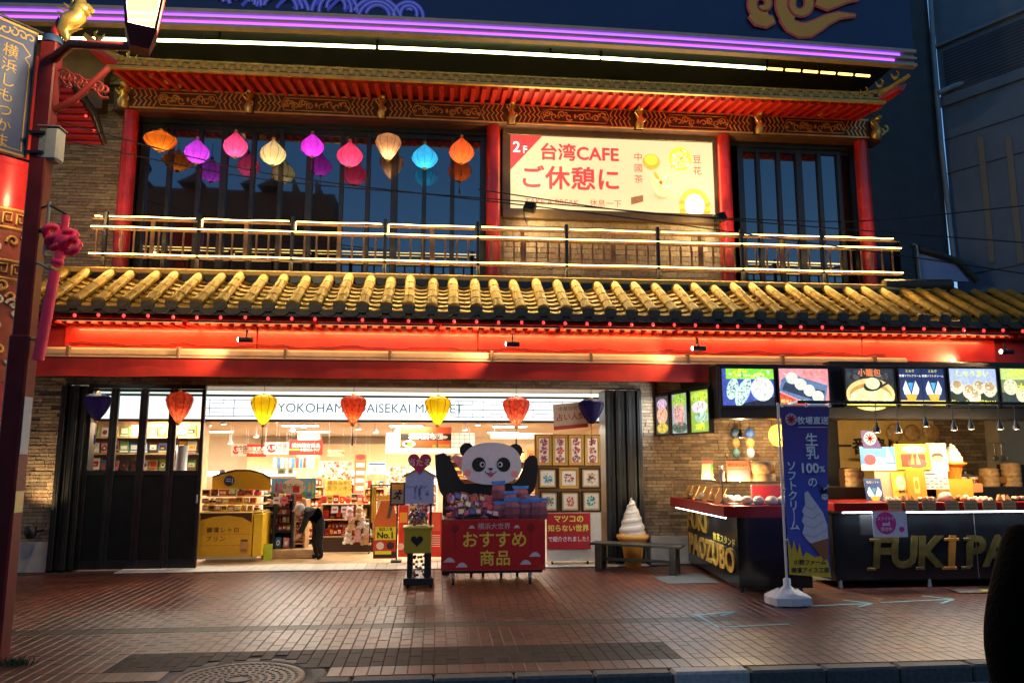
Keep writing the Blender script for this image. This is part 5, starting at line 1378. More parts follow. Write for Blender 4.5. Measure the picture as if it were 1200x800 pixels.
# ---- right counter
c2 = thing('front_counter', 'long black stall counter with large gold letters on its front', 'counter', (6.5,9.6,0))
RY = 9.42; RX_0 = P(978,640,RY).x; RX_1 = 9.5
MB().box(RX_0,RX_1,RY,RY+.04,.1,.9,'black_gloss',.006).build('panel', c2); MB().box(RX_0+.02,RX_1,RY+.05,RY+.7,.08,.88,'black_wood').build('cabinet', c2)
for x in (RX_0+.08, 6.2, 7.6): MB().lathe([(.03,0),(.02,.1)], 'steel', 10, (x,RY+.06,0)).build('foot', c2)
MB().box(P(1144,640,RY).x-.003,P(1144,640,RY).x+.003,RY-.004,RY,.1,.9,'steel').build('joint_strip', c2)
zf0, zf1 = P(1100,598,RY-.12).z, P(1100,588,RY-.12).z
MB().box(RX_0-.05,RX_1,RY-.14,RY+.6,zf0,zf1,paint((165,25,22),.3),.006).build('tray', c2)
MB().tube([(RX_0+.1,RY-.06,zf0-.02),(RX_1,RY-.06,zf0-.02)], .009, 'neon_white', 6).build('light_strip', c2)
lamp('AREA', 'counter_light', (7,RY-.1,zf0-.03), 8, (.8,.92,1), c2, 4, (7,RY-.35,0), sizey=.05)
fF = Fr((0,RY,0),(1,0,0),(0,0,1)); zl = P(1070,648,RY).z
for ch, px, m in (('F',1030,goldp),('U',1057,goldp),('K',1087,goldp),('I',1113,mat('amber_letter',(.5,.2,.03),.4,metal=.4,var=.2)),('P',1140,goldp),('A',1166,goldp),('O',1196,goldp)):
    L_ = text(ch, .52, m, fF, P(px,648,RY).x, zl, .003, c2, bold=.034, ext=.008, shear=.14)
    if ch in 'IFPK':
        w_ = .1 if ch == 'I' else .06; xq = P(px,648,RY).x-(0 if ch == 'I' else .09)
        MB().fbox(fF,xq-w_-.03,xq+w_-.03,zl-.2,zl-.165,.003,.02,m,.004).build('serif', c2)
        if ch != 'K': MB().fbox(fF,xq-w_+.03,xq+w_+.03,zl+.15,zl+.185,.003,.02,m,.004).build('serif', c2)
x0, x1, z0, z1 = rc(1023,599,1063,629,RY-.15)
t = thing('pink_notice', 'white notice with a big pink circle on the right counter', 'notice', (x0,RY-.15,z0)); f = Fr((x0,RY-.15,z0),(1,0,0),(0,0,1)); W, H = x1-x0, z1-z0
MB().fbox(f,0,W,0,H,-.004,0,paint((225,225,232))).build('sheet', t); MB().disc(f,W*.38,H*.55,W*.3,H*.44,0,.002,paint((225,60,150))).disc(f,W*.83,H*.3,W*.08,H*.11,0,.002,paint((225,60,150)),14).build('circle', t)
text('スマイルで', .045, paint((245,240,245)), f, W*.38, H*.72, .003, t, bold=.02); text('and', .07, paint((245,240,245)), f, W*.38, H*.52, .003, t, bold=.03); text('受付中', .05, paint((245,240,245)), f, W*.38, H*.3, .003, t, bold=.02)
# price cards along the tray edge
for i, px in enumerate((1049,1069,1089,1116,1138,1160,1183)):
    x0, x1, z0, z1 = rc(px-8,587,px+8,598,RY-.16); f = Fr((x0,RY-.16,z0),(1,0,0),(0,.06,1)); q = MB(); q.fbox(f,0,x1-x0,0,z1-z0+.01,-.003,0,paint((222,170,110)))
    for k in range(2): q.fbox(f,.02,x1-x0-.03,.03+.04*k,.038+.04*k,0,.001,paint((140,70,40)))
    tag(q.build('price_card'), ORD[i]+' tan price card from the left along the right counter edge', 'price card', 'price cards on the counter edge')
for i, (px, n, m) in enumerate(((1045,5,'bun'),(1063,5,'bun'),(1085,3,'bun_brown'),(1108,1,'bun'),(1130,4,'bun_brown'),(1151,1,'bun'),(1176,2,'bun'),(1195,3,'bun_brown'))):
    c = P(px,584,RY+.02); plate_of((c.x,RY+.02,zf1), i, ORD[i]+' sample plate from the left on the right counter', group='sample plates on the right counter')
# posters and boards on the right counter
def poster(px0,py0,px1,py1,Y,col,lab,draw=None,cat='poster',lean=.08,lit=None):
    x0, x1, z0, z1 = rc(px0,py0,px1,py1,Y); W, H = x1-x0, z1-z0
    t = thing('poster', lab, cat, (x0,Y,z0)); f = Fr((x0,Y,z0),(1,0,0),(0,lean,1))
    MB().fbox(f,0,W,0,H,-.012,0,paint(col) if not lit else glow(col,lit)).build('sheet', t)
    if draw: p = MB(); draw(p,f,W,H,t); p.build('print', t)
    return t
def pr1(p,f,W,H,t):
    p.fbox(f,0,W,H*.0,H*.25,0,.001,paint((225,200,205))); p.disc(f,W*.27,H*.45,W*.17,H*.22,.001,.002,paint((225,60,80))); p.poly(f,[(W*.3,H*.2),(W*.24,H*.2),(W*.22,H*.4),(W*.34,H*.4)],.001,.0018,paint((225,150,90)))
    p.poly(f,[(W*.72,H*.35),(W*.95,H*.35),(W*.88,H*.7),(W*.78,H*.95)],.001,.002,paint((250,240,215))); p.disc(f,W*.55,H*.4,W*.18,H*.16,.001,.0015,paint((240,245,250)))
poster(1009,523,1050,551,9.98,(70,130,215),'blue poster of soft cream and pink drink on the right counter',pr1)
def pr2(p,f,W,H,t):
    p.fbox(f,W*.15,W*.85,H*.1,H*.62,0,.001,paint((110,60,45))); p.disc(f,W*.6,H*.25,W*.28,H*.2,.001,.002,paint((235,90,90))); p.poly(f,[(W*.4,H*.2),(W*.52,H*.2),(W*.5,H*.75)],.002,.003,paint((240,150,80))); p.poly(f,[(W*.58,H*.2),(W*.7,H*.2),(W*.62,H*.7)],.002,.003,paint((250,190,130)))
    p.disc(f,W*.55,H*.8,W*.35,H*.16,.001,.0012,paint((255,245,200)))
poster(1050,520,1091,550,10.0,(235,190,50),'yellow poster with pink drinks beside the blue poster',pr2)
def pr3(p,f,W,H,t):
    p.disc(f,W*.5,H*.52,W*.3,H*.14,.0,.001,paint((90,55,40))); p.disc(f,W*.5,H*.45,W*.28,H*.1,.001,.002,paint((225,180,140))); p.fbox(f,W*.1,W*.9,H*.05,H*.28,0,.001,paint((240,240,235)))
poster(1088,519,1111,552,10.02,(215,212,200),'white menu poster with a dark bowl right of the yellow poster',pr3)
def pr4(p,f,W,H,t):
    soft(p,f,W,H,W*.5,.002,3.6); p.poly(f,[(W*.35,H*.62),(W*.65,H*.62),(W*.5,H*.35)],.0005,.0015,paint((90,170,235))); p.fbox(f,0,W,0,H*.12,0,.001,paint((200,180,80))); text('牧場ソフト', .035, paint((235,235,230)), f, W*.5, H*.84, .001, t)
poster(1016,560,1036,590,9.62,(60,95,160),'small navy soft cream card at the left end of the right counter',pr4,lean=.2)
poster(1027,552,1046,582,9.9,(232,180,150),'pale pink price list behind the navy card')
def pr5(p,f,W,H,t): p.disc(f,W*.5,H*.55,W*.28,H*.3,0,.001,paint((252,240,190))); text('一番搾り', .045, paint((40,30,20)), f, W*.5, H*.2, .001, t, bold=.02)
poster(1046,552,1067,582,9.88,(238,190,70),'yellow beer poster with black lettering on the right counter',pr5)
def pr6(p,f,W,H,t): p.fbox(f,W*.35,W*.65,H*.2,H*.75,0,.001,paint((220,200,120))); p.disc(f,W*.5,H*.5,W*.1,H*.16,.001,.002,paint((190,150,40)))
poster(1064,550,1086,585,9.84,(228,150,40),'orange poster with a beer can on the right counter',pr6)
def pr7(p,f,W,H,t):
    for k in range(4):
        for j in range(5): p.fbox(f,W*(.08+.18*j),W*(.2+.18*j),H*(.1+.16*k),H*(.17+.16*k),0,.001,paint(((150,170,200),(190,120,140))[(k+j)%2]))
    p.fbox(f,W*.1,W*.5,H*.82,H*.9,0,.001,paint((200,60,90)))
poster(1083,552,1112,573,9.86,(205,210,212),'white calendar like menu sheet on the right counter',pr7)
x0, x1, z0, z1 = rc(1009,504,1030,525,10.0)
t = thing('pennant', 'small purple pennant with red flower mark above the blue poster', 'flag', (x0,10.0,z0)); f = Fr((x0,10.0,z0),(1,0,0),(0,0,1)); W, H = x1-x0, z1-z0
MB().poly(f,[(0,H),(W*.68,H*.98),(W*1.15,0),(W*.1,0)],-.004,0,paint((60,45,110))).build('cloth', t); q = MB()
for k in range(8): q.ribbon(f,[(W*.5,H*.55),(W*.5+W*.28*math.cos(k*PI/4),H*.55+W*.28*math.sin(k*PI/4))],.022,0,.002,paint((205,35,40)))
q.disc(f,W*.5,H*.55,W*.34,W*.34,0,.001,paint((225,215,225))).build('flower_mark', t)
# soft cream model on the counter
def cone_model(c, h, lab, w):
    t = thing('soft_cream_model', lab, 'ice cream model', c); c = Vector(c)
    mat('cone_orange_%d' % int(h*100), (.75,.33,.05), .45, var=.12); mo = 'cone_orange_%d' % int(h*100)
    mat('cream_%d' % int(h*100), (.82,.74,.64), .4, var=.04); mc = 'cream_%d' % int(h*100)
    hc = h*.46
    cn = MB().lathe([(w*.3,0),(w*.32,.01*h),(w*.42,hc*.75),(w*.5,hc*.8)], mo, 32, c).build('cone', t)
    q = MB()
    for k in range(10):
        a = 2*PI*k/10
        for sgn in (-1,1): q.tube([c+Vector((w*(.305+.13*j/6)*math.cos(a+sgn*.5*j/6), w*(.305+.13*j/6)*math.sin(a+sgn*.5*j/6), hc*.72*j/6)) for j in range(7)], w*.012, mo, 4)
    q.build('waffle_ribs', cn)
    MB().lathe([(w*.44,hc*.74),(w*.62,hc*.86),(w*.66,hc*.92),(w*.64,hc*.98),(w*.5,hc)], mo, 32, c).build('cone_rim', t)
    q = MB(); pts = []; rs = []; N = 150; turns = 4.6
    for i in range(N+1):
        f = i/N; a = 2*PI*turns*f; R_ = w*.36*(1-f)**.75; pts.append(c+Vector((R_*math.cos(a), R_*math.sin(a), hc*.98+(h-hc)*(f*.97)))); rs.append(w*(.2*(1-f)**.8+.025))
    q.tube(pts, rs, mc, 12); q.lathe([(w*.5,hc*.95),(w*.45,hc+(h-hc)*.2),(w*.3,hc+(h-hc)*.55),(w*.05,hc+(h-hc)*.9)], mc, 24, c)
    q.build('swirl', t)
cc = P(741,620,11.55); cone_model((cc.x,11.55,0), P(741,581,11.55).z, 'giant soft cream cone model standing behind the dark bench', .37)
c = P(1119,570,10.2); cone_model((c.x,10.2,P(1113,548,10.2).z-.15), .5, 'soft cream cone model glowing on the right stall counter', .26)
MB().box(c.x-.18,c.x+.18,10.08,10.35,.88,P(1113,548,10.2).z-.15,paint((225,170,60))).build('model_stand', c2)
# boxes and pots behind
for (p0,a0,p1,b0,Y,col,lab) in ((1126,566,1152,577,10.3,(214,150,95),'tan card box behind the sample plates'),(1110,568,1128,580,10.2,(175,30,25),'red box at the middle of the right counter'),(1152,558,1196,566,10.8,(160,105,50),'long wooden tray on the back counter right')):
    x0, x1, z0, z1 = rc(p0,a0,p1,b0,Y); tag(MB().box(x0,x1,Y,Y+.15,z0,z1,paint(col),.006).build('counter_box'), lab, 'box')
for i, px in enumerate((1128,1141)):
    c = P(px,566,10.6); t = thing('sauce_jar', ('left' if i == 0 else 'right')+' brown sauce jar with pale lid on the back counter', 'jar', (c.x,10.6,c.z-.06)); MB().lathe([(.06,0),(.065,.02),(.065,.1),(.05,.12)], paint((110,45,20),.2), 18, (c.x,10.6,c.z-.06)).build('glass', t); MB().lathe([(.06,.12),(.06,.15),(.0,.152)], paint((225,205,165)), 18, (c.x,10.6,c.z-.06)).build('lid', t)
MB().box(RX_0+.3,10,10.5,11.3,0,P(1150,570,10.6).z,'black_wood').build('back_counter', kt)
zbk = P(1150,570,10.6).z
# kitchen gear on the back counter
for i, (px, n_) in enumerate(((1160,3),(1186,4),(1002,3))):
    c = Vector((P(px,566,10.85).x,10.85,zbk)); t = thing('steamer_stack', ('left','right','far left')[i]+' stack of bamboo steamers on the back counter', 'steamer', c, 'steamer stacks on the back counter')
    for k in range(n_): MB().lathe([(.13,.075*k),(.13,.075*k+.06),(.12,.075*k+.062),(.12,.075*k+.074)], 'bamboo', 24, c).build('basket', t)
    MB().lathe([(.135,.075*n_),(.13,.075*n_+.02),(.07,.075*n_+.04),(0,.075*n_+.045)], 'bamboo', 24, c).build('lid', t)
for i, px in enumerate((1078,1100,1132)):
    c = Vector((P(px,560,10.75).x,10.75,zbk)); t = thing('steel_pot', ORD[i]+' steel pot from the left on the back counter', 'pot', c, 'steel pots on the back counter'); MB().lathe([(.1,0),(.105,.02),(.105,.15),(.112,.155)], 'steel', 24, c).build('body', t); MB().lathe([(.11,.156),(.06,.175),(.012,.18),(.012,.2),(.02,.21),(0,.215)], 'steel', 24, c).build('lid', t)
MB().box(P(1005,540,12.3).x, P(1095,540,12.3).x, 12.25, 12.58, P(1050,536,12.3).z-.02, P(1050,536,12.3).z, 'wood_light', .004).build('wall_shelf', kt)
for i in range(9):
    px = 1010+9.5*i; c = Vector((P(px,536,12.4).x,12.4,P(1050,536,12.3).z)); col = RND.choice([(150,60,40),(60,90,60),(200,170,90),(220,210,190),(60,50,45)]); t = thing('sauce_bottle', ORD[i]+' bottle from the left on the stall wall shelf', 'bottle', c, 'bottles on the stall wall shelf')
    hb_ = RND.uniform(.16,.24); MB().lathe([(.03,0),(.033,.01),(.033,hb_*.6),(.013,hb_*.78),(.012,hb_)], paint(col,.2), 12, c).build('body', t); MB().lathe([(.015,hb_),(.015,hb_+.02),(0,hb_+.021)], paint((200,60,40)), 10, c).build('cap', t)
for i in range(5):
    c = Vector((P(1166+8*i,520,12.5).x,12.52,P(1180,520,12.5).z)); t = MB().tube([c, c-Vector((0,0,.2))], .008, 'steel', 6).ball(c-Vector((0,0,.24)), .05,.02,.05, 'steel', 10); tag(t.build('ladle'), ORD[i]+' hanging steel ladle from the left on the beige stall wall', 'ladle', 'ladles on the stall wall')
MB().tube([(P(1160,519,12.5).x,12.53,P(1180,519,12.5).z),(P(1206,519,12.5).x,12.53,P(1180,519,12.5).z)], .008, 'steel', 6).build('ladle_rail', kt)
x0, x1, z0, z1 = rc(1185,544,1215,575,11.2); tag(MB().box(x0,x1,11.1,11.5,z0-.1,z1,'black_wood',.01).build('stove'), 'dark stove at the right end of the stall kitchen', 'stove')
x0, x1, z0, z1 = rc(996,548,1012,600,10.9); tag(MB().box(x0,x1,10.9,11.2,z0-.2,z1,paint((70,45,30)),.02).build('cabinet'), 'brown cabinet in the gap behind the banner', 'cabinet')
x0, x1, z0, z1 = rc(1000,592,1012,602,10.6)

# ---- banner flag
bf = thing('banner_flag', 'tall purple soft cream banner on a white pole beside the counters', 'banner', (P(918,700,8.5).x,8.5,0))
bxp = P(918,600,8.5).x; zt2 = P(918,477,8.5).z
cb_ = Vector((bxp,8.5,0))
bp_ = [(-.2,-.16),(-.05,-.2),(.05,-.2),(.2,-.16),(.24,-.05),(.24,.05),(.2,.16),(.05,.2),(-.05,.2),(-.2,.16),(-.24,.05),(-.24,-.05)]
fz = Fr(cb_,(1,0,0),(0,1,0))
q = MB().poly(fz,[(a*1.0,b) for a,b in bp_],.012,.09,'white_plastic'); b0_ = [cb_+Vector((a,b,.09)) for a,b in bp_]; b1_ = [cb_+Vector((a*.4,b*.4,.17)) for a,b in bp_]
for k in range(12): q.face([b0_[k],b0_[(k+1)%12],b1_[(k+1)%12],b1_[k]],'white_plastic')
for a, b in ((-.17,-.12),(.17,-.12),(.17,.12),(-.17,.12)): q.box(cb_.x+a-.03,cb_.x+a+.03,cb_.y+b-.03,cb_.y+b+.03,0,.012,'white_plastic')
q.build('base_tank', bf); MB().lathe([(.08,.165),(.04,.2),(.04,.27),(.03,.28)], 'white_plastic', 16, cb_).build('socket', bf)
MB().lathe([(.014,.2),(.014,zt2+.05)], 'white_plastic', 10, cb_).build('pole', bf)
MB().tube([cb_+Vector((0,0,zt2+.02)), cb_+Vector((.63,-.02,zt2+.02))], .01, 'white_plastic', 8).build('crossbar', bf)
zb2 = P(945,672,8.5).z; Wf = .58; Hf = zt2-zb2
FFl = Fr(cb_+Vector((.025,-.012,zb2)), (1,-.05,0), (0,0,1))
def fcol(v): 
    return 'flag_purple'
# cloth: woven gradient from violet to blue to yellow at the foot, printed on the fabric
m = bpy.data.materials.new('flag_purple'); m.use_nodes = True; MATS['flag_purple'] = m
N = m.node_tree.nodes; L = m.node_tree.links; b_ = N['Principled BSDF']; b_.inputs['Roughness'].default_value = .7
at = N.new('ShaderNodeAttribute'); at.attribute_name = 'tone'; rp = N.new('ShaderNodeValToRGB'); e = rp.color_ramp.elements
e[0].position = 0; e[0].color = (*s(92,92,190),1); e[1].position = 1; e[1].color = (*s(88,62,130),1); k_ = e.new(.45); k_.color = (*s(80,98,200),1); k_ = e.new(.75); k_.color = (*s(96,76,160),1)
L.new(at.outputs['Fac'], rp.inputs[0]); L.new(rp.outputs[0], b_.inputs['Base Color'])
q = MB(); nu, nv = 10, 40
def fl(i, j):
    u_, v_ = i/nu, j/nv
    pull = 1-.17*u_*min(1,(1-v_)*1.6)**.6
    return FFl.at(Wf*u_*pull, Hf*v_-.055*u_*u_*(1-v_), .018*math.sin(u_*5+v_*4)*u_*(1-v_)-.004)
for j in range(nv):
    for i in range(nu): q.face([fl(i,j),fl(i+1,j),fl(i+1,j+1),fl(i,j+1)],'flag_purple',j/nv,True)
q.build('cloth', bf)
wt = paint((250,248,252)); wl = .016
FFt = Fr(FFl.o+FFl.n*.012, FFl.u, FFl.v)
q = MB(); q.disc(FFt, .11, Hf*.925, .068, .068, 0, .001, paint((225,190,200)))
for k in range(8): q.ribbon(FFt,[(.11,Hf*.925),(.11+.055*math.cos(k*PI/4+.2),Hf*.925+.055*math.sin(k*PI/4+.2))],.02,.001,.002,paint((200,40,70)))
q.build('flower_mark', bf)
text('牧場直送', .092, wt, FFt, .36, Hf*.915, 0, bf, bold=.03, shear=.1); MB().fbox(FFt,.19,.53,Hf*.875,Hf*.878,0,.001,wt).build('rule', bf)
text('生\n乳', .155, wt, FFt, .335, Hf*.755, 0, bf, bold=.025, line=.95); text('100', .15, wt, FFt, .29, Hf*.625, 0, bf, bold=.025); text('%', .095, wt, FFt, .44, Hf*.62, 0, bf, bold=.02); text('の', .12, wt, FFt, .32, Hf*.54, 0, bf, bold=.02)
text('ソ\nフ\nト\nク\nリ\n｜\nム', .118, wt, FFt, .085, Hf*.46, 0, bf, bold=.028, line=.93)
q = MB(); cr, cr2 = paint((235,222,232)), paint((205,188,205))
q.poly(FFt,[(.22,Hf*.48),(.26,Hf*.49),(.3,Hf*.455),(.36,Hf*.41),(.42,Hf*.36),(.46,Hf*.29),(.46,Hf*.2),(.28,Hf*.17),(.22,Hf*.2),(.17,Hf*.24),(.2,Hf*.29),(.17,Hf*.31),(.2,Hf*.35),(.18,Hf*.37),(.22,Hf*.41)],-.002,0,cr)
for k in range(4): q.ribbon(FFt,[(.18+.01*k,Hf*(.235+.055*k)),(.3,Hf*(.215+.055*k)),(.45-.03*k,Hf*(.26+.05*k))],.012,0,.001,cr2)
q.poly(FFt,[(.26,Hf*.18),(.46,Hf*.21),(.45,Hf*.09),(.4,Hf*.08)],0,.0015,paint((165,105,60)))
q.poly(FFt,[(.0,0),(.47,-.035),(.44,Hf*.09),(.38,Hf*.11),(.3,Hf*.1),(.2,Hf*.13),(.16,Hf*.1),(.13,Hf*.18),(.1,Hf*.12),(.07,Hf*.2),(.04,Hf*.14),(0,Hf*.22)],-.001,.001,paint((235,190,50)))
q.build('soft_cream_print', bf)
text('小野ファーム', .062, paint((45,35,60)), FFt, .235, Hf*.068, .002, bf, bold=.03); text('横濱アイス工房', .062, paint((45,35,60)), FFt, .235, Hf*.022, .002, bf, bold=.03)
q = MB(); cw = paint((225,225,225)); q.disc(FFt,.44,Hf*.49,.045,.035,0,.001,paint((25,25,35))); q.disc(FFt,.45,Hf*.455,.038,.035,.001,.002,cw)
for sx in (-1,1): q.ribbon(FFt,[(.44,Hf*.5),(.44+sx*.05,Hf*.515),(.44+sx*.06,Hf*.53)],.014,.001,.002,cw if sx > 0 else paint((25,25,35))); q.disc(FFt,.45+sx*.014,Hf*.46,.006,.008,.002,.003,paint((25,25,35)),8)
q.build('cow_print', bf)
q = MB()
for u_ in (.02,.3,.57): q.tube([FFl.at(u_,Hf,.005), FFl.at(u_,Hf+.05,.005)], .012, 'white_plastic', 6)
for v_ in (.2,.5,.8): q.tube([FFl.at(.01,Hf*v_,.0), FFl.at(-.03,Hf*v_,.0)], .012, 'white_plastic', 6)
q.build('loops', bf)

# ---- bench
bn2 = thing('bench', 'low dark wooden bench in front of the folded doors', 'bench', (2.85,10.9,0))
zt3 = .4; mat('bench_wood', (.035,.03,.022), .4, var=.4, vscale=8)
e0, e1 = Vector((2.32,11.28,0)), Vector((3.36,10.72,0)); u = (e1-e0).normalized(); v = Vector((-u.y,u.x,0)); Lb = (e1-e0).length
FBe = Fr(e0, u, v)
for k in range(3): MB().fbox(FBe,-.06,Lb+.06,-.16+.11*k,-.06+.11*k,zt3-.035,zt3,'bench_wood',.005).build('slat', bn2)
for a in (.06,Lb-.06):
    for b in (-.12,.12): MB().fbox(FBe,a-.045,a+.045,b-.04,b+.04,0,zt3-.036,'bench_wood',.005).build('leg', bn2)
    MB().fbox(FBe,a-.03,a+.03,-.08,.08,.14,.19,'bench_wood',.004).build('side_rail', bn2)
MB().fbox(FBe,.1,Lb-.1,-.02,.02,.145,.185,'bench_wood',.004).build('stretcher', bn2)
# ================================================================== PANDA CART
ct = thing('display_cart', 'wheeled display cart with red gold lettered sign before the entrance', 'cart', (.75,10.4,0))
CYF = 10.12
x0, x1, z0, z1 = rc(517,608,639,668,CYF); W, H = x1-x0, z1-z0
fc = Fr((x0,CYF,z0),(1,0,0),(0,0,1)); crd = paint((196,28,30),.45); cyl_ = paint((252,215,80)); cpk = paint((215,170,165))
sg = MB().fbox(fc,0,W,0,H,-.015,0,crd,.003).build('sign_board', ct)
q = MB()
for a0,a1,b0,b1 in ((0,W,0,.012),(0,W,H-.012,H),(0,.012,0,H),(W-.012,W,0,H)): q.fbox(fc,a0,a1,b0,b1,0,.002,paint((190,60,50)))
for cx_, cy_ in ((.08,.2),(.2,.1),(.9,.29),(.81,.14),(.29,.84),(.725,.84)):
    k = .55 if cy_ > .8 else 1
    for dx, r in ((-.03,.022),(0,.034),(.03,.024)): q.disc(fc, W*cx_+dx*k, H*cy_+(.012 if dx == 0 else 0), r*1.3*k, r*.75*k, .0, .0015+.0004*abs(dx*30), paint((215,205,212)))
    q.ribbon(fc,[(W*cx_-.075*k,H*cy_-.014*k),(W*cx_+.07*k,H*cy_-.014*k)],.012*k,0,.0015,paint((215,205,212)))
for cx_ in (.13,.86):
    q.disc(fc,W*cx_,H*.83,.055,.055,0,.0008,paint((150,24,26))); q.ribbon(fc,[(W*cx_,H*.8),(W*cx_,H*.4)],.012,0,.0008,paint((150,24,26)))
for cx_, cy_ in ((.04,.05),(.96,.05),(.04,.95),(.96,.95)): q.ribbon(fc, arc(W*cx_,H*cy_,.01,.04,0,9,14), .005, 0, .001, paint((175,110,60)))
q.build('cloud_print', sg)
text('横浜大世界', .085, cpk, fc, W*.505, H*.855, .002, sg, bold=.025); text('おすすめ', .215, cyl_, fc, W*.51, H*.58, .002, sg, bold=.02, spc=.97); text('商品', .2, cyl_, fc, W*.515, H*.22, .002, sg, bold=.02, spc=1.05)
cz = z1+.0
MB().box(x0+.03,x1-.03,CYF+.03,CYF+.72,.14,cz-.03,'black_metal',.01).build('body', ct)
MB().box(x0+.02,x1-.02,CYF+.02,CYF+.74,cz-.028,cz-.005,'black_wood',.006).build('shelf', ct)
for i, (px, py, dy) in enumerate(((531,683,.03),(621,683,.03),(552,674,.6),(566,674,.6),(587,674,.6),(606,676,.6))):
    c = Vector((P(px,py,CYF+dy).x, CYF+dy, .045)); w_ = MB().lathe([(.02,-.016),(.045,-.014),(.045,.014),(.02,.016)], 'rubber', 16, c, ax=(Vector((0,1,0)),Vector((0,0,1)),Vector((1,0,0)))).build('caster', ct)
    MB().box(c.x-.024,c.x+.024,c.y-.02,c.y+.03,.05,.145,'steel',.006).build('fork', w_)
# panda cutout standing on the cart back
pd = thing('panda_cutout', 'panda shaped display board with raised arms behind the packets', 'display board', P(572,600,10.78))
Fp = PxFr(10.78, 572, 545)
blk, fur = paint((14,14,15)), paint((205,203,222))
def body_arm(pts): return MB().poly(Fp, pts, -.02, 0, blk)
body_arm([(510,533),(520,530),(527,536),(533,548),(540,562),(548,570),(560,575),(540,600),(525,588),(516,575),(511,555)]).build('arm', pd)
body_arm([(615,540),(620,534),(626,533),(630,537),(631,548),(629,565),(626,574),(612,590),(590,600),(596,572),(607,562),(613,550)]).build('arm', pd)
MB().poly(Fp,[(540,566),(606,566),(612,604),(530,604)],-.025,-.006,blk).build('body', pd)
MB().disc(Fp,547,527,8.5,8.5,-.015,.004,blk).build('ear', pd); MB().disc(Fp,604,528,8.5,8.5,-.015,.004,blk).build('ear', pd)
MB().poly(Fp,[(528,535),(535,533),(540,535),(546,533),(545,545),(540,552),(536,545)],-.005,.002,paint((235,150,150))).build('ribbon', pd)
hp = []
for k in range(40):
    t_ = 2*PI*k/40; a, b = math.cos(t_), math.sin(t_); ex = 2.3
    hp.append((576+35*math.copysign(abs(a)**(2/ex),a)*(1+.06*(b>0)*b), 544+23.5*math.copysign(abs(b)**(2/ex),b)*(1.0 if b > 0 else 1.1)))
hd_ = MB().poly(Fp,hp,.0,.025,fur).build('head', pd)
for cx_, r_ in ((561,.25),(590,-.25)):
    e_ = MB().disc(Fp,cx_,544,8,8.5,.025,.029,blk,20,r_).build('eye_patch', hd_)
    sx = 1 if cx_ < 575 else -1
    q = MB(); q.disc(Fp,cx_+4*sx,544,3,3.2,.029,.031,fur,14).disc(Fp,cx_+4.4*sx,544,1.8,2,.031,.033,blk,12).build('eye', hd_)
MB().poly(Fp,[(572,548),(578,548),(576,551),(574,551)],.025,.03,blk).build('nose', hd_)
q = MB(); q.ribbon(Fp,[(568.5,551.5),(570,554),(573,554.5),(575,552.5),(577,554.5),(580,554),(581.5,552)],.9,.025,.028,blk); q.poly(Fp,[(570.5,554.5),(579,554.5),(577,558),(575,559),(573,558)],.0255,.0275,paint((190,60,80))).build('mouth', hd_)
for cx_ in (548,603): MB().disc(Fp,cx_,553.5 if cx_<575 else 555,4.2,4.2,.025,.027,paint((240,150,155)),16).build('cheek', hd_)
MB().box(P(560,600,10.8).x,P(590,600,10.8).x,10.8,10.86,cz,P(572,575,10.8).z,'black_metal').build('support', pd)
# black stand behind the panda
x0b, x1b, z0b, z1b = rc(519,534,528,604,11.0); tag(MB().box(x0b,x1b,11.0,11.1,0,z1b,'black_metal',.005).build('stand_panel'), 'narrow black stand panel at the panda left arm', 'panel')
# bags and packets on the cart
mat('bag_blue', (.03,.18,.6), .35, var=.2); mat('bag_clear', (.3,.25,.38), .2, var=.6, vscale=30, col2=(.38,.08,.1)); mat('bag_dark', (.1,.05,.06), .3, var=.8, vscale=25, col2=(.3,.1,.12))
def pouch(px, pyb, pyt, wpx, Y, body, capm, lab, group):
    c = P(px,pyb,Y); zt_ = P(px,pyt,Y).z; k = (P(px+10,pyb,Y).x-P(px-10,pyb,Y).x)/20; w = wpx*k/2; h = zt_-c.z
    t = thing('snack_pouch', lab, 'packet', c, group); q = MB()
    J = lambda a: a*RND.uniform(.9,1.1)
    lv = [(0,1,.03),(.25,1.05,.045),(.6,1,.04),(.82,.95,.02)]
    rg = [[(c.x+sx*w*J(a), Y+sy*b, c.z+h*f) for sx, sy in ((-1,-1),(0,-1.5),(1,-1),(1,1),(0,1.5),(-1,1))] for f, a, b in lv]
    for i in range(3):
        for j in range(6): q.face([rg[i][j],rg[i][(j+1)%6],rg[i+1][(j+1)%6],rg[i+1][j]], body, smooth=True)
    q.build('bag', t)
    q = MB(); top = [(c.x+sx*w*1.08, Y+sy*.012, c.z+h*f) for f, sx, sy in ((.84,-.95,-1.5),(.84,.95,-1.5),(.84,.95,1.5),(.84,-.95,1.5),(RND.uniform(.95,1.03),-1.08,-.25),(RND.uniform(.95,1.05),1.05,-.25),(1.0,1.05,.25),(.98,-1.08,.25))]
    q.hexa(top, capm); q.build('header', t)
PG = 'snack packets heaped on the cart'
row = [(600,608,583,17,10.22),(616,608,585,14,10.24),(632,608,583,18,10.22),(586,609,587,13,10.26),(584,590,563,15,10.5),(610,590,569,17,10.5),(598,597,575,14,10.4),(623,596,580,14,10.38)]
for i, (px,a,b,w,Y) in enumerate(row): pouch(px,a,b,w,Y,'bag_clear','bag_blue',ORD[i]+' blue topped clear snack pouch on the right of the cart', PG)
CN = {(120,40,60):'wine red',(150,60,70):'rose red',(90,50,90):'plum',(60,60,110):'navy',(170,90,90):'dusky pink',(110,70,60):'brown',(70,30,50):'dark maroon'}
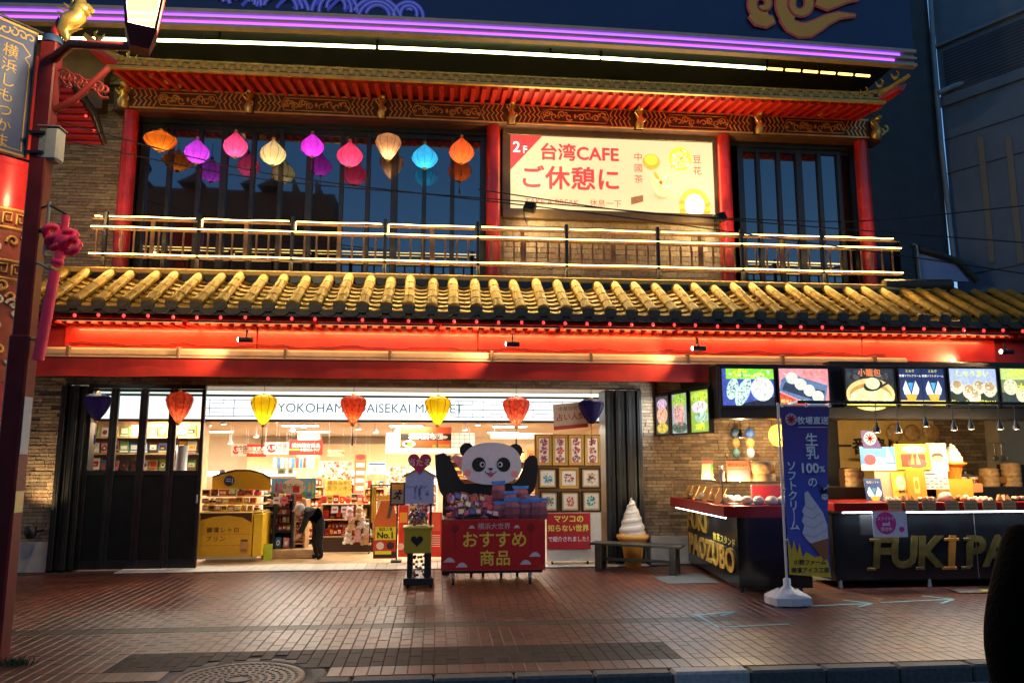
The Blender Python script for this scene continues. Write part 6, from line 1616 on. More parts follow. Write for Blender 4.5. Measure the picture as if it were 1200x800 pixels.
for lay, (n_, ln) in enumerate(((9,'bottom'),(9,'middle'),(8,'top'))):
    for i in range(n_):
        px = 525+58*(i+RND.uniform(.2,.8))/n_; pyb = 608-lay*9-RND.uniform(0,4); Y = 10.2+lay*.13+RND.uniform(0,.05)
        col = RND.choice(list(CN)); c = P(px,pyb,Y); q = MB(); a = RND.uniform(-.7,.7)
        f = Fr(c, (math.cos(a),RND.uniform(-.35,.35),math.sin(a)*.7), (-math.sin(a)*.6,.3,1))
        hh = RND.uniform(.07,.13); q.fbox(f,-.06,.06,0,hh,-.02,.02,paint(col,.2),.016)
        for sg_ in (-1,1): q.poly(f,[(sg_*.058,hh*.45),(sg_*.085,hh*.2),(sg_*.085,hh*.8)],-.004,.004,paint(col,.2))
        q.fbox(f,-.035,.035,.03,hh*.75,.02,.021,paint(RND.choice([(210,190,200),(200,80,80),(90,100,180),(220,200,150)]),.3))
        tag(q.build('wrapped_sweet'), '%s wrapped sweet, %s from left in the %s layer on the cart' % (CN[col], ORD[i], ln), 'packet', 'wrapped sweets on the cart')

# ================================================================== HEART STAND (capsule box)
hs = thing('charity_stand', 'wheeled stand with lilac house sign and yellow heart box', 'stand', (P(491,680,10.0).x,10.05,0))
HY = 10.0; FH = PxFr(HY,491,610)
def hb(px0,py0,px1,py1,w0,w1,m,nm,bev=.004): return MB().fbox(FH,px0,px1,py1,py0,w0,w1,m,bev).build(nm, hs)
hb(478,648,484,676,-.06,0,'black_metal','leg'); hb(498,648,504,676,-.06,0,'black_metal','leg'); hb(478,648,484,676,-.36,-.3,'black_metal','leg'); hb(498,648,504,676,-.36,-.3,'black_metal','leg')
hb(474,676,509,684,-.42,.04,'black_metal','base',.01)
for px in (477,505):
    for dy in (0,.34):
        c = Vector((P(px,686,HY).x, HY+dy, .04)); MB().lathe([(.015,-.014),(.04,-.012),(.04,.012),(.015,.014)], 'rubber', 14, c, ax=(Vector((0,1,0)),Vector((0,0,1)),Vector((1,0,0)))).build('caster', hs)
yb = hb(474,618,506,648,-.3,0,paint((178,158,40)),'heart_box',.01); hb(472,617,508,620,-.32,.01,paint((195,175,55)),'box_lid')
def heart(fr, cx, cy, r, w0, w1, m, flip=-1):
    pts = []
    for k in range(30):
        t_ = 2*PI*k/30; pts.append((cx+r*16*math.sin(t_)**3/16, cy+flip*r*(13*math.cos(t_)-5*math.cos(2*t_)-2*math.cos(3*t_)-math.cos(4*t_))/16))
    return MB().poly(fr, pts, w0, w1, m)
heart(FH,489,633,7.2,0,.003,blk).build('heart_print', yb)
cbx = hb(477,591,502,617,-.26,-.02,'acrylic','clear_box'); q = MB()
for k in range(70):
    q.ball(FH.at(RND.uniform(479,500),RND.uniform(596,615),RND.uniform(-.24,-.05)), .022,.022,.022, paint(RND.choice([(120,90,120),(90,110,160),(190,150,70),(170,70,70),(150,150,170)]),.2), 8)
tag(q.build('capsules', cbx), kind='stuff')
hb(503,560,506,676,-.2,-.16,'black_metal','back_post')
hsign = MB().poly(FH,[(474,590),(474,556),(491,547),(508,556),(508,590)],-.015,0,paint((188,188,228))).build('house_sign', hs)
MB().ribbon(FH,[(472,557.5),(491,547.5),(510,557.5)],3,0,.004,paint((200,165,70))).build('roof_strip', hsign)
text('ハート占い', .055, paint((60,60,110)), FH, 487.5, 570, .001, hsign, line=.9); 
for px, tx, cl in ((486,'お\nみ\nく\nじ',(60,60,110)),(491,'幸\n運\nを',(60,60,110)),(492,'占',(200,60,60)),(500,'一\n回',(60,60,110))): text(tx, .04, paint(cl), FH, px, 577 if len(tx) > 1 else 584, .001, hsign, line=.9)
ht = heart(FH,490.5,541,14,0,.012,paint((205,45,80))).build('heart_sign', hs); text('当たる', .1, paint((245,200,210)), FH, 490.5, 541.5, .013, ht, bold=.02)
q = MB()
for k in range(24): q.ball(FH.at(RND.uniform(485,499),RND.uniform(652,676),RND.uniform(-.2,-.05)), .02,.02,.02, paint(RND.choice([(200,60,60),(220,210,200),(60,120,60)])), 6)
tag(q.build('trinkets', hs), kind='stuff')
# framed sign with running figure and standee
def runner(q, fr, cx, cy, sc, m, w=.002):
    q.disc(fr,cx+2.2*sc,cy-4.6*sc,1.3*sc,1.3*sc,0,w,m,12)
    for pts in ([(cx+1.5*sc,cy-3*sc),(cx-.5*sc,cy+.5*sc)],[(cx+1.2*sc,cy-2.8*sc),(cx+4*sc,cy-1.6*sc),(cx+4.6*sc,cy-3*sc)],[(cx+1*sc,cy-2.6*sc),(cx-2*sc,cy-2.2*sc),(cx-3*sc,cy-.6*sc)],[(cx-.5*sc,cy+.5*sc),(cx+2*sc,cy+2*sc),(cx+1.4*sc,cy+4.6*sc)],[(cx-.5*sc,cy+.5*sc),(cx-2.2*sc,cy+2.6*sc),(cx-4.8*sc,cy+3*sc)]): q.ribbon(fr,pts,1.5*sc,0,w,m)
rs_ = thing('warning_sign', 'black framed running figure sign on a thin stand beside the heart stand', 'sign', (P(466,655,11.4).x,11.4,0)); FRn = PxFr(11.4,466,580)
MB().fbox(FRn,457,475,592,565,-.02,0,'black_metal',.003).build('frame', rs_); q = MB().fbox(FRn,459,473,590,567,0,.002,paint((150,130,110))); q.fbox(FRn,459,473,573,567,.002,.003,paint((225,150,40))); runner(q,FRn,466,580,1.15,blk,.005); q.build('picture', rs_); MB().fbox(FRn,465.3,466.7,655,592,-.02,-.005,'black_metal').build('stand_pole', rs_); MB().fbox(FRn,460,472,657,655,-.1,.1,'black_metal').build('stand_foot', rs_)
x0, x1, z0, z1 = rc(438,585,466,653,12.3)
st_ = thing('product_standee', 'orange product standee with yellow best seller panel inside the doorway', 'standee', (x0,12.3,0)); Fs = PxFr(12.3,452,620)
MB().poly(Fs,[(438,654),(438,610),(446,586),(460,586),(465,610),(465,654)],-.03,0,paint((220,105,40))).build('panel', st_)
q = MB(); q.fbox(Fs,440,464,632,617,0,.003,paint((235,215,40))); q.fbox(Fs,438,465,653,646,0,.002,paint((60,30,20))); q.fbox(Fs,438,465,646,633,0,.002,paint((190,50,30))); q.disc(Fs,446,639,4.5,4.5,.002,.004,paint((230,200,180))); q.disc(Fs,458,639,4.5,4.5,.002,.004,paint((50,30,25))); q.fbox(Fs,440,459,649,645,.003,.005,paint((235,215,40))); q.poly(Fs,[(453,607),(457,607),(460,590),(456,590)],0,.003,paint((90,80,70)))
q.build('print', st_); text('当店人気', .055, blk, Fs, 452, 620, .004, st_, bold=.01); text('No.1', .13, blk, Fs, 452, 627, .004, st_, bold=.03)
q = MB(); Fs2 = PxFr(12.4,472,620); q.fbox(Fs2,467,478,652,592,-.02,0,paint((215,60,30))); q.disc(Fs2,470,640,4,4,0,.003,paint((235,200,180))).fbox(Fs2,468,477,612,600,0,.002,paint((240,170,60)))
tag(q.build('product_standee'), 'red product standee half hidden by the thin sign stand', 'standee')
q = MB(); Fs3 = PxFr(12.4,510,620); q.fbox(Fs3,502,518,652,600,-.1,0,paint((220,50,28))); q.fbox(Fs3,506,516,622,600,0,.003,paint((235,90,60)))
for k in range(6): q.fbox(Fs3,506,516,640-k*2.5,639-k*2.5,0,.002,paint((240,200,180)))
tag(q.build('product_crate'), 'red printed product crate between the heart stand and cart', 'crate')

# ================================================================== FRAMED PICTURES ON WHITE COUNTER
fb = thing('picture_stand', 'white wheeled counter with a gold panel of framed pictures', 'display stand', (2.1,12.0,0)); FY_ = 11.75; Ff = PxFr(FY_,667,570)
MB().fbox(Ff,640,704,656,600,-.4,0,paint((225,215,200)),.006).build('counter', fb)
MB().fbox(Ff,627,705,601,508,-.06,-.02,paint((150,100,40)),.006).build('back_panel', fb)
def pic_frame(a0,b0,a1,b1,cols,lab,nblob,tall,dark):
    c = Ff.at((a0+a1)/2,b1,0); t = thing('framed_picture', lab, 'picture', c, 'framed paper cut pictures by the entrance')
    m = paint((35,25,18)) if dark else 'gold_paint'
    MB().fbox(Ff,a0,a1,b1,b1-1.6,-.02,.012,m,.003).fbox(Ff,a0,a1,b0+1.6,b0,-.02,.012,m,.003).fbox(Ff,a0,a0+1.6,b1-1.6,b0+1.6,-.02,.011,m).fbox(Ff,a1-1.6,a1,b1-1.6,b0+1.6,-.02,.011,m).build('frame', t)
    mt = MB().fbox(Ff,a0+1.6,a1-1.6,b1-1.6,b0+1.6,-.02,.002,paint((190,145,80) if not dark else (200,165,110))).build('mount', t)
    MB().fbox(Ff,a0+3.2,a1-3.2,b1-3.6,b0+3.6,.002,.003,paint((222,214,200))).build('paper', mt)
    q = MB(); rows_ = nblob
    for r_ in range(rows_):
        cy_ = b0+(b1-b0)*(r_+.5)/rows_*.84+(b1-b0)*.08
        for k in range(34):
            a, rr = RND.uniform(0,2*PI), math.sqrt(RND.random())
            q.disc(Ff,(a0+a1)/2+rr*math.cos(a)*(a1-a0)*.24, cy_+rr*math.sin(a)*min((a1-a0)*.26,(b1-b0)*.36/rows_), RND.uniform(.5,1.4), RND.uniform(.5,1.4), .003, .0035+k*.0001, paint(RND.choice(cols)), 6)
    q.build('paper_cut', mt)
rdv, blv = [(190,60,60),(150,70,110),(90,70,110),(210,120,90),(170,40,50)], [(60,150,180),(90,180,200),(40,110,150)]
for i, (a0,a1) in enumerate(((629,646.5),(648,665.5),(667,684.5),(686,704))): pic_frame(a0,509.5,a1,545,rdv,ORD[i]+' tall gold framed picture from the left in the top row',3,True,False)
for i, (a0,a1,cl) in enumerate(((631,653,blv),(655.5,678,rdv),(681,704,[(90,70,50),(180,60,50),(60,90,120),(210,160,90)]))): pic_frame(a0,548,a1,572,cl,('blue square framed picture at the left of the middle row','red square framed picture at the middle of the middle row','dark framed mask picture at the right of the middle row')[i],1,False,i != 1)
for i, (a0,a1,cl) in enumerate(((633,654,[(60,150,150),(200,70,70),(90,160,100)]),(657,679,[(190,60,50),(210,110,60)]),(682,704,[(40,150,150),(60,180,170),(30,110,120)]))): pic_frame(a0,575,a1,599,cl,('square framed picture at the left of the bottom row','red figure framed picture at the middle of the bottom row','teal framed picture at the right of the bottom row')[i],1,False,True)
x0, x1, z0, z1 = rc(641,601,692,643,FY_-.03); t = thing('red_poster', 'red poster with yellow and white lettering on the white counter', 'poster', (x0,FY_-.03,z0)); f = Fr((x0,FY_-.03,z0),(1,0,0),(0,0,1)); W, H = x1-x0, z1-z0
MB().fbox(f,0,W,0,H,-.006,0,paint((178,22,30))).build('sheet', t); yw = paint((235,215,90))
text('マツコの', .115, yw, f, W*.5, H*.83, .001, t, bold=.04); text('知らない世界', .105, yw, f, W*.49, H*.57, .001, t, bold=.04); text('で紹介されました！', .082, paint((235,215,220)), f, W*.52, H*.27, .001, t, bold=.03, sx=.9)
for px in (648,690):
    c = Vector((P(px,660,FY_).x, FY_+.08, .035)); MB().lathe([(.03,-.012),(.03,.012)], 'rubber', 12, c, ax=(Vector((0,1,0)),Vector((0,0,1)),Vector((1,0,0)))).build('caster', fb)
x0, x1, z0, z1 = rc(649,474,689,504,12.2); t = thing('notice_board', 'tilted white notice with red characters hung over the framed pictures', 'notice', (x0,12.2,z0)); f = Fr((x0,12.2,z0),(1,-.1,.09),(-.03,0,1)); W, H = x1-x0, z1-z0
MB().fbox(f,0,W,0,H,-.01,0,paint((235,225,205))).build('sheet', t); MB().fbox(f,0,W,0,H*.15,0,.002,paint((205,90,80))).build('red_edge', t); text('中華街名物', .08, paint((160,140,110)), f, W*.5, H*.78, .002, t); text('占い人気', .12, paint((190,60,50)), f, W*.5, H*.45, .002, t, bold=.02)

# ================================================================== SHOP INTERIOR
sh = thing('shop_interior', 'bright shop interior with cream walls and tan ceiling behind the open front', 'shop room', (-1,15,0))
IX0, IX1, IY = -6.4, 3.2, 12.7
MB().hexa([(IX0,12.9,2.3),(IX1,12.9,2.3),(IX1,BACK,2.08),(IX0,BACK,2.08),(IX0,12.9,2.36),(IX1,12.9,2.36),(IX1,BACK,2.14),(IX0,BACK,2.14)], 'ceiling_tan').build('ceiling', sh)
MB().box(IX0,IX1,BACK,BACK+.1,0,2.2,'wall_cream').build('back_wall', sh)
MB().box(IX0-.1,IX0,12.0,BACK,0,2.7,'wall_cream').build('side_wall', sh); MB().box(IX1,IX1+.1,12.0,BACK,0,2.7,'wall_cream').build('side_wall', sh)
# white name fascia and front ceiling strip
zs0, zs1 = P(470,492,IY).z, P(470,466,IY).z
MB().box(IX0,IX1,IY,IY+.12,zs0,zs1,glow((246,250,250),1.15)).build('name_fascia', sh)
MB().box(IX0,IX1,IY-.03,IY+.15,zs1+.0,zs1+.035,paint((60,66,60))).build('fascia_top_edge', sh); MB().box(IX0,IX1,IY-.03,IY+.15,zs0-.035,zs0,paint((60,66,60))).build('fascia_bottom_edge', sh)
MB().hexa([(IX0,12.0,ZD+.02),(IX1,12.0,ZD+.02),(IX1,IY,zs1+.09),(IX0,IY,zs1+.09),(IX0,12.0,ZD+.06),(IX1,12.0,ZD+.06),(IX1,IY,zs1+.13),(IX0,IY,zs1+.13)], paint((225,218,200))).build('porch_ceiling', sh)
ft = Fr((0,IY,0),(1,0,0),(0,0,1)); tx0, tx1 = P(325,480,IY).x, P(523,480,IY).x
text('YOKOHAMA DAISEKAI MARKET', .212, glow((70,110,125),.5), ft, tx0, (zs0+zs1)/2, .004, sh, align='LEFT', sx=.985)
lat = glow((95,120,135),.6)
for c0, c1 in ((240,308),(532,600),(618,700)):
    q = MB()
    xa_, xb_ = P(c0,480,IY).x, P(c1,480,IY).x; zc = (zs0+zs1)/2; hh = (zs1-zs0)/2-.05
    for zz in (zc-.008, zc+hh, zc-hh): q.fbox(ft,xa_,xb_,zz-.006,zz+.006,.001,.004,lat)
    w_ = xb_-xa_
    for fx_ in (.08,.5,.92): q.fbox(ft,xa_+w_*fx_-.006,xa_+w_*fx_+.006,zc-hh,zc+hh,.001,.004,lat)
    for fx_ in (.1,.6):
        for sg_ in (-1,1): q.fbox(ft,xa_+w_*fx_,xa_+w_*(fx_+.22),zc+sg_*hh*.55-.005,zc+sg_*hh*.55+.005,.001,.004,lat); q.fbox(ft,xa_+w_*(fx_+.22)-.005,xa_+w_*(fx_+.22)+.005,zc+sg_*hh*.55,zc+sg_*hh,.001,.004,lat)
    q.build('lattice_print', sh)
# ceiling lamps: real fittings
def cz_(y): return 2.3-(y-12.9)*(.22/(BACK-12.9))
k_ = 0
for y in (13.6,15.0,16.6):
    for x in (-4.6,-2.6,-.6,1.4):
        zc = cz_(y)
        t = thing('ceiling_lamp', 'flat white ceiling lamp, %s from left in the %s row of the shop' % (ORD[k_ % 4], ('front','middle','back')[k_//4]), 'ceiling lamp', (x,y,zc-.03), 'flat ceiling lamps in the shop')
        MB().box(x-.32,x+.32,y-.14,y+.14,zc-.035,zc-.005,'ceil_light',.004).build('diffuser', t); MB().box(x-.34,x+.34,y-.16,y+.16,zc-.015,zc+.0,'white_plastic').build('frame', t)
        lamp('AREA', 'lamp_light', (x,y,zc-.05), 33, (1,.9,.72), t, .9, (x,y,0), sizey=.5); k_ += 1
for i, (px, py) in enumerate(((262,497),(270,520),(300,512),(343,505),(356,501),(420,503),(440,507),(466,505),(545,504),(560,498))):
    y = 14.2+.3*(i%4); c = P(px,py,y); q = MB(); zc = cz_(y)
    q.lathe([(.0,0),(.05,0),(.05,.02),(.02,.06),(.01,max(.07,zc-c.z))], 'white_plastic', 12, c); q.lathe([(0,-.002),(.045,-.002)], 'ceil_light', 12, c)
    tag(q.build('track_spot'), ORD[i]+' small white spot from the left under the shop ceiling', 'spotlight', 'small spots under the shop ceiling')
# tan header board and light shelf at the back
MB().box(P(290,560,BACK-.4).x,P(520,560,BACK-.4).x,BACK-.5,BACK-.4,P(400,553,BACK-.4).z,P(400,520,BACK-.4).z,paint((205,175,125))).build('back_header', sh)
MB().box(IX0,IX1,BACK-.62,BACK-.5,P(400,557,BACK-.5).z,P(400,552,BACK-.5).z,'ceil_light').build('cove_light', sh)
# hanging banners
def hanger(px0,py0,px1,py1,Y,col,lab,draw=None,ang=0,name='hanging_sign',cat='sign'):
    x0, x1, z0, z1 = rc(px0,py0,px1,py1,Y); t = thing(name, lab, cat, (x0,Y,z0)); f = Fr((x0,Y,z0),(math.cos(ang),0,math.sin(ang)),(-math.sin(ang),0,math.cos(ang))); W, H = x1-x0, z1-z0
    MB().fbox(f,0,W,0,H,-.012,0,paint(col)).build('board', t)
    q = MB()
    for a in (.06*W,.94*W): q.tube([f.at(a,H), Vector((f.at(a,H).x,Y,max(cz_(Y),f.at(a,H).z+.02)))], .003, 'steel', 4)
    q.build('wire', t)
    if draw: p = MB(); draw(p,f,W,H,t); p.build('print', t)
    return t
def hs1(p,f,W,H,t): p.disc(f,W*.3,H*.5,W*.22,H*.36,0,.002,paint((205,45,45))); text('人気', .09, paint((240,220,215)), f, W*.3, H*.5, .003, t, bold=.02); text('全国\n一位', .085, paint((70,50,45)), f, W*.75, H*.5, .002, t, line=.9, bold=.02)
def hs2(p,f,W,H,t): p.fbox(f,0,W*.3,H*.3,H*.42,0,.002,paint((235,190,60))); text('横浜限定商品', .085, paint((245,225,215)), f, W*.5, H*.6, .002, t, bold=.03); text('中華街みやげ', .06, paint((240,225,200)), f, W*.62, H*.32, .003, t, bold=.02)
hanger(271,520,289,534,15.0,(225,200,180),'pale sign with red disc at the left of the hanging signs',hs1); hanger(289,520,312,535,15.05,(195,50,35),'red hanging sign partly behind the yellow lantern',hs2)
hanger(310,518,338,532,14.4,(228,210,190),'white hanging sign with a red disc right of the yellow lantern',hs1); hanger(339,515,378,533,14.4,(200,42,28),'red hanging sign with white lettering above the racks',hs2)
def hs3(p,f,W,H,t):
    p.fbox(f,0,W,H*.38,H*.68,0,.002,paint((40,34,32))); p.poly(f,[(W*.05,H*.72),(W*.38,H*.82),(W*.38,H*.95),(W*.05,H*.84)],.002,.004,paint((235,220,50))); p.disc(f,W*.17,H*.2,W*.13,H*.17,.002,.004,paint((235,225,205))); p.disc(f,W*.18,H*.2,W*.06,H*.1,.004,.005,paint((220,175,50))); p.disc(f,W*.12,H*.22,W*.03,H*.06,.004,.0055,paint((50,60,30))); p.disc(f,W*.85,H*.52,W*.08,H*.08,.002,.004,paint((225,220,200)))
    for k in range(6): p.disc(f,W*(.66+.055*k),H*.1,W*.035,H*.09,.002,.004,paint((235,180,60)),10); p.disc(f,W*(.1+.05*k),H*.92,W*.03,H*.06,0,.003,paint((235,170,70)),10)
    text('横浜調布団', .12, paint((240,238,230)), f, W*.5, H*.53, .004, t, bold=.03)
hanger(469,500,529,525,13.6,(232,98,48),'orange hanging sign with a black band and white lettering',hs3)
def hs4(p,f,W,H,t):
    g = paint((120,110,90))
    for k in range(17): p.fbox(f,W*k/17,W*k/17+.008,H*.25,H,0,.002,g)
    for k in range(4): p.fbox(f,0,W,H*(.3+.2*k),H*(.3+.2*k)+.008,.001,.003,g)
hanger(452,507,556,531,14.2,(232,226,210),'white lattice printed header behind the orange sign',hs4)
def hs5(p,f,W,H,t): text('おみやげ処', .07, paint((70,60,45)), f, W*.5, H*.5, .002, t)
hanger(384,527,403,534,15.6,(205,180,135),'small tan sign with dark lettering at the back of the shop',hs5)
hanger(575,507,648,514,14.8,(250,245,235),'long white lit header at the right of the shop ceiling')

# pieces of merchandise, every rack a thing, every packet a thing
PAL = {'warm':[(200,60,40),(225,110,50),(235,190,80),(180,40,35),(240,215,170),(215,150,90)],'pud':[(225,160,30),(240,190,60),(200,130,30),(235,175,40)],'mix':[(235,225,210),(210,60,60),(60,110,160),(230,170,60),(120,160,80),(225,140,150),(90,60,50)],'red':[(205,45,35),(225,70,45),(190,30,30),(235,120,70)]}
def packs(px0,px1,pyb,hpx,n,Y,pal,where,dep=.08,hv=.25,group=None,gap=.08):
    w = (px1-px0)/n
    for i in range(n):
        a, b = px0+w*(i+gap/2), px0+w*(i+1-gap/2); h = hpx*(1-RND.uniform(0,hv))
        x0, x1, z0, z1 = rc(a,pyb-h,b,pyb,Y); col = RND.choice(PAL[pal]); q = MB(); dy = RND.uniform(0,.03)
        kd = RND.random(); xm, wd, hg = (x0+x1)/2, x1-x0, z1-z0
        l = RND.choice([(240,232,215),(250,240,200),(60,40,40),(200,50,45),(235,200,80)]); l2 = RND.choice([(250,245,230),(40,35,35),(190,40,40),(240,190,60)])
        if kd < .55:
            q.box(x0,x1,Y+dy,Y+dep+dy,z0,z1,paint(col),.004)
            q.box(x0+wd*.14,x1-wd*.14,Y+dy-.002,Y+dy,z0+hg*.3,z0+hg*RND.uniform(.6,.85),paint(l)); q.box(x0+wd*.05,x1-wd*.05,Y+dy-.001,Y+dy,z0+hg*.06,z0+hg*.18,paint(l2))
            q.box(x0+wd*.3,x1-wd*.35,Y+dy-.003,Y+dy-.002,z0+hg*.42,z0+hg*.5,paint(l2))
        elif kd < .8:
            rr = min(wd*.48,.07); q.lathe([(rr*.9,z0),(rr,z0+hg*.06),(rr,z0+hg*.7),(rr*.7,z0+hg*.8)], paint(col,.25), 14, (xm,Y+dy+rr,0)); q.lathe([(rr*.75,z0+hg*.8),(rr*.75,z0+hg*.97),(0,z0+hg*.98)], paint(l2), 14, (xm,Y+dy+rr,0)); q.lathe([(rr*1.01,z0+hg*.2),(rr*1.01,z0+hg*.55)], paint(l), 14, (xm,Y+dy+rr,0))
        else:
            e_ = wd*.42; q.hexa([(xm-e_,Y+dy,z0),(xm+e_,Y+dy,z0),(xm+e_,Y+dy+.05,z0),(xm-e_,Y+dy+.05,z0),(xm-e_*1.05,Y+dy+.02,z0+hg),(xm+e_*1.05,Y+dy+.02,z0+hg*.96),(xm+e_*1.05,Y+dy+.026,z0+hg*.96),(xm-e_*1.05,Y+dy+.026,z0+hg)], paint(col,.25), .5, .006)
            f3 = Fr((xm,Y+dy+.004,z0+hg*.45),(1,0,0),(0,.2,1)); q.disc(f3,0,0,e_*.6,hg*.25,0,.004,paint(l),12); q.disc(f3,0,-hg*.02,e_*.3,hg*.12,.004,.006,paint(l2),10)
        tag(q.build('product_box'), ('%s box from left %s' % (ORD[i], where)), 'box', group or 'boxed goods '+where)
def rack(name,label,cat,px0,px1,pyb,pyt,Y,dep,m,shelves,loc=None,backm=None):
    x0, x1 = P(px0,pyb,Y).x, P(px1,pyb,Y).x; z1 = P((px0+px1)/2,pyt,Y).z; z0 = .015
    t = thing(name, label, cat, ((x0+x1)/2,Y+dep/2,z0))
    for x in (x0,x1-.03): MB().box(x,x+.03,Y,Y+dep,z0,z1,m,.004).build('side', t)
    MB().box(x0+.03,x1-.03,Y+dep-.03,Y+dep-.004,z0,z1,backm or m).build('back', t)
    for py in shelves:
        z = P((px0+px1)/2,py,Y).z; MB().box(x0+.03,x1-.03,Y,Y+dep-.03,z-.02,z,m,.003).build('shelf', t)
    return t
# yellow pudding display, front left
YD = 12.55; Fy = PxFr(YD,270,610)
yd = thing('pudding_display', 'yellow tiered pudding display with arched header by the folding doors', 'display stand', (P(268,652,YD).x,YD+.3,0)); ym, bmn = paint((222,160,25)), paint((74,36,16)); ylw = paint((242,190,30))
MB().fbox(Fy,233,296,652,600,-.6,0,ym,.006).build('base', yd); MB().poly(Fy,[(235,601),(295,601),(295,612),(284,606),(266,603.5),(250,605),(235,609)],0,.004,bmn).build('brown_arch', yd)
MB().fbox(Fy,297,308,652,602,-.7,-.02,ylw,.006).build('side_panel', yd); MB().fbox(Fy,233,300,654,651.5,-.6,.02,paint((190,175,150))).build('plinth', yd)
q = MB()
for yy in (625.5,638.5): q.fbox(Fy,235,295,yy+.3,yy-.3,0,.002,paint((190,130,20)))
q.build('panel_joint', yd)
text('横濱レトロ', .09, bmn, Fy, 262, 621, .003, yd, spc=1.25); text('プリン', .09, bmn, Fy, 254, 631, .003, yd, spc=1.4)
q = MB(); q.fbox(Fy,283,292,648,634,0,.003,paint((190,140,70))).fbox(Fy,283.5,291.5,634,632,.001,.005,paint((110,40,20))).fbox(Fy,284,291,646,643,.003,.004,paint((150,95,40))).build('jar_print', yd)
for py, dep in ((600,0),(591,.15),(582,.3)):
    MB().fbox(Fy,233,306,py+1,py-.5,-.62,-.05-dep,paint((235,205,130)),.003).build('tier', yd)
hp_ = [(234,576),(234,560),(245,556),(262,552),(280,552),(296,556),(306,562),(306,576)]
hdr = MB().poly(Fy,hp_,-.6,-.56,ylw,bmn).build('arched_header', yd); MB().ribbon(Fy,[(234,559),(245,555),(262,551),(280,551),(296,555),(306,561)],2.2,-.56,-.55,bmn).build('brown_trim', hdr)
q = MB().disc(Fy,255,564,6.5,6.5,-.56,-.55,paint((30,60,105)),20).fbox(Fy,251,257,565,563.5,-.55,-.548,paint((200,210,225))).fbox(Fy,251,257,562,561,-.55,-.548,paint((200,210,225))).fbox(Fy,258.3,259.6,567,561,-.55,-.548,paint((225,230,235))); q.build('blue_badge', yd); MB().disc(Fy,246,554,4,4,-.56,-.552,paint((225,215,205)),16).build('white_badge', yd)
packs(236,304,598.5,7.5,9,YD+.08,'pud','on the lowest tier of the yellow display'); packs(236,300,589.5,7.5,8,YD+.22,'pud','on the middle tier of the yellow display'); packs(236,306,580.5,8,7,YD+.36,'mix','on the top tier of the yellow display')
c = G(314,654); tag(MB().box(P(309,640,12.7).x,P(319,640,12.7).x,12.7,12.72,.02,P(314,637,12.7).z,paint((180,205,50))).build('floor_sign'), 'lime green card at the foot of the yellow display', 'sign')
# racks
RK = 13.0
t = rack('wire_rack','black wire rack of dark jars beside the yellow display','rack',306,320,640,578,RK+.15,.4,'black_metal',(635,626,615,604,593))
for j, py in enumerate((626,615,604,593)): packs(308,320,py-.8,8,3,RK+.2,'mix','on %s shelf up of the jar rack' % ORD[j])
t = rack('snack_rack','tall black rack of pink snack packets in the shop middle','rack',319,342,645,580,RK,.45,'black_metal',(643,622,613,604,595,586))
for j, py in enumerate((642,622,613,604,595,586)): packs(321,340,py-.8,8 if j else 15,4 if j else 2,RK+.05,'warm' if j else 'mix','on %s shelf up of the tall snack rack' % ORD[j], gap=.12)
t = rack('sweets_rack','narrow rack of red packets beside the bending person','rack',343,357,645,585,RK+.1,.4,'wood_light',(636,628,619,610,600))
for j, py in enumerate((636,628,619,610,600)): packs(344,356,py-.8,7,2,RK+.15,'red','on %s shelf up of the narrow red rack' % ORD[j])
x0, x1, z0, z1 = rc(318,648,372,655,12.9); tag(MB().box(x0,x1,12.9,13.4,.012,z1+.06,'wood_light',.01).build('low_plinth'), 'low wooden plinth under the snack racks', 'plinth')
def tl(p,f,W,H,t):
    p.fbox(f,0,W,0,H*.3,0,.001,paint((110,180,70))); p.disc(f,W*.5,H*.55,W*.27,H*.42,.001,.002,paint((240,235,200)))
    for k,(a,cl) in enumerate(((.08,(220,60,60)),(.17,(235,120,120)),(.83,(235,210,60)),(.9,(200,220,90)))): p.poly(f,[(W*a,H*.2),(W*(a+.05),H*.2),(W*(a+.06),H*.7),(W*(a+.02),H*.85)],.001,.003,paint(cl))
    text('春みやげ', .1, paint((120,130,60)), f, W*.5, H*.58, .003, t)
hanger(318,560,370,583,13.45,(120,190,220),'pale blue header board with flowers over the snack racks',tl,name='header_board')
# back shelves: bright wall of goods
for i, (a, b, lab) in enumerate(((305,372,'left'),(372,440,'middle'),(440,512,'right'))):
    t = rack('wall_shelf','white wall shelf full of goods, %s of three at the back' % lab,'shelf',a,b,612,562,16.6,.4,'white_plastic',(611,600,589,578,567))
    for j, py in enumerate((611,600,589,578)): packs(a+2,b-2,py-.6,9,9,16.65,'mix' if (i+j)%2 else 'warm','on %s row up of the %s wall shelf' % (ORD[j],lab))
# gift island with yellow board
t = rack('gift_island','low gift island of red boxes under a yellow board','display stand',374,438,643,590,13.7,.7,'wood_light',(628,608,590))
MB().box(P(373,640,13.68).x,P(440,640,13.68).x,13.68,14.4,.012,P(400,630,13.68).z,paint((60,42,30))).build('dark_base', t)
packs(376,424,627,8,10,13.75,'red','on the lower row of the gift island'); packs(384,410,619,7,6,13.85,'red','behind the lower row of the gift island'); packs(378,430,607,11,7,13.75,'warm','on the middle shelf of the gift island'); packs(376,432,589.5,10,8,13.75,'red','on the top of the gift island')
def yb_(p,f,W,H,t): text('横浜みやげ\n人気ランキング', .09, paint((190,130,40)), f, W*.55, H*.65, .002, t, bold=.01)
hanger(382,562,412,582,13.9,(240,215,90),'yellow lettered board above the gift island',yb_,name='header_board')
t = rack('wall_shelf','tall shelf of souvenirs between the gift island and the standee','shelf',424,450,640,556,15.2,.4,'wood_light',(632,620,608,596,584,572))
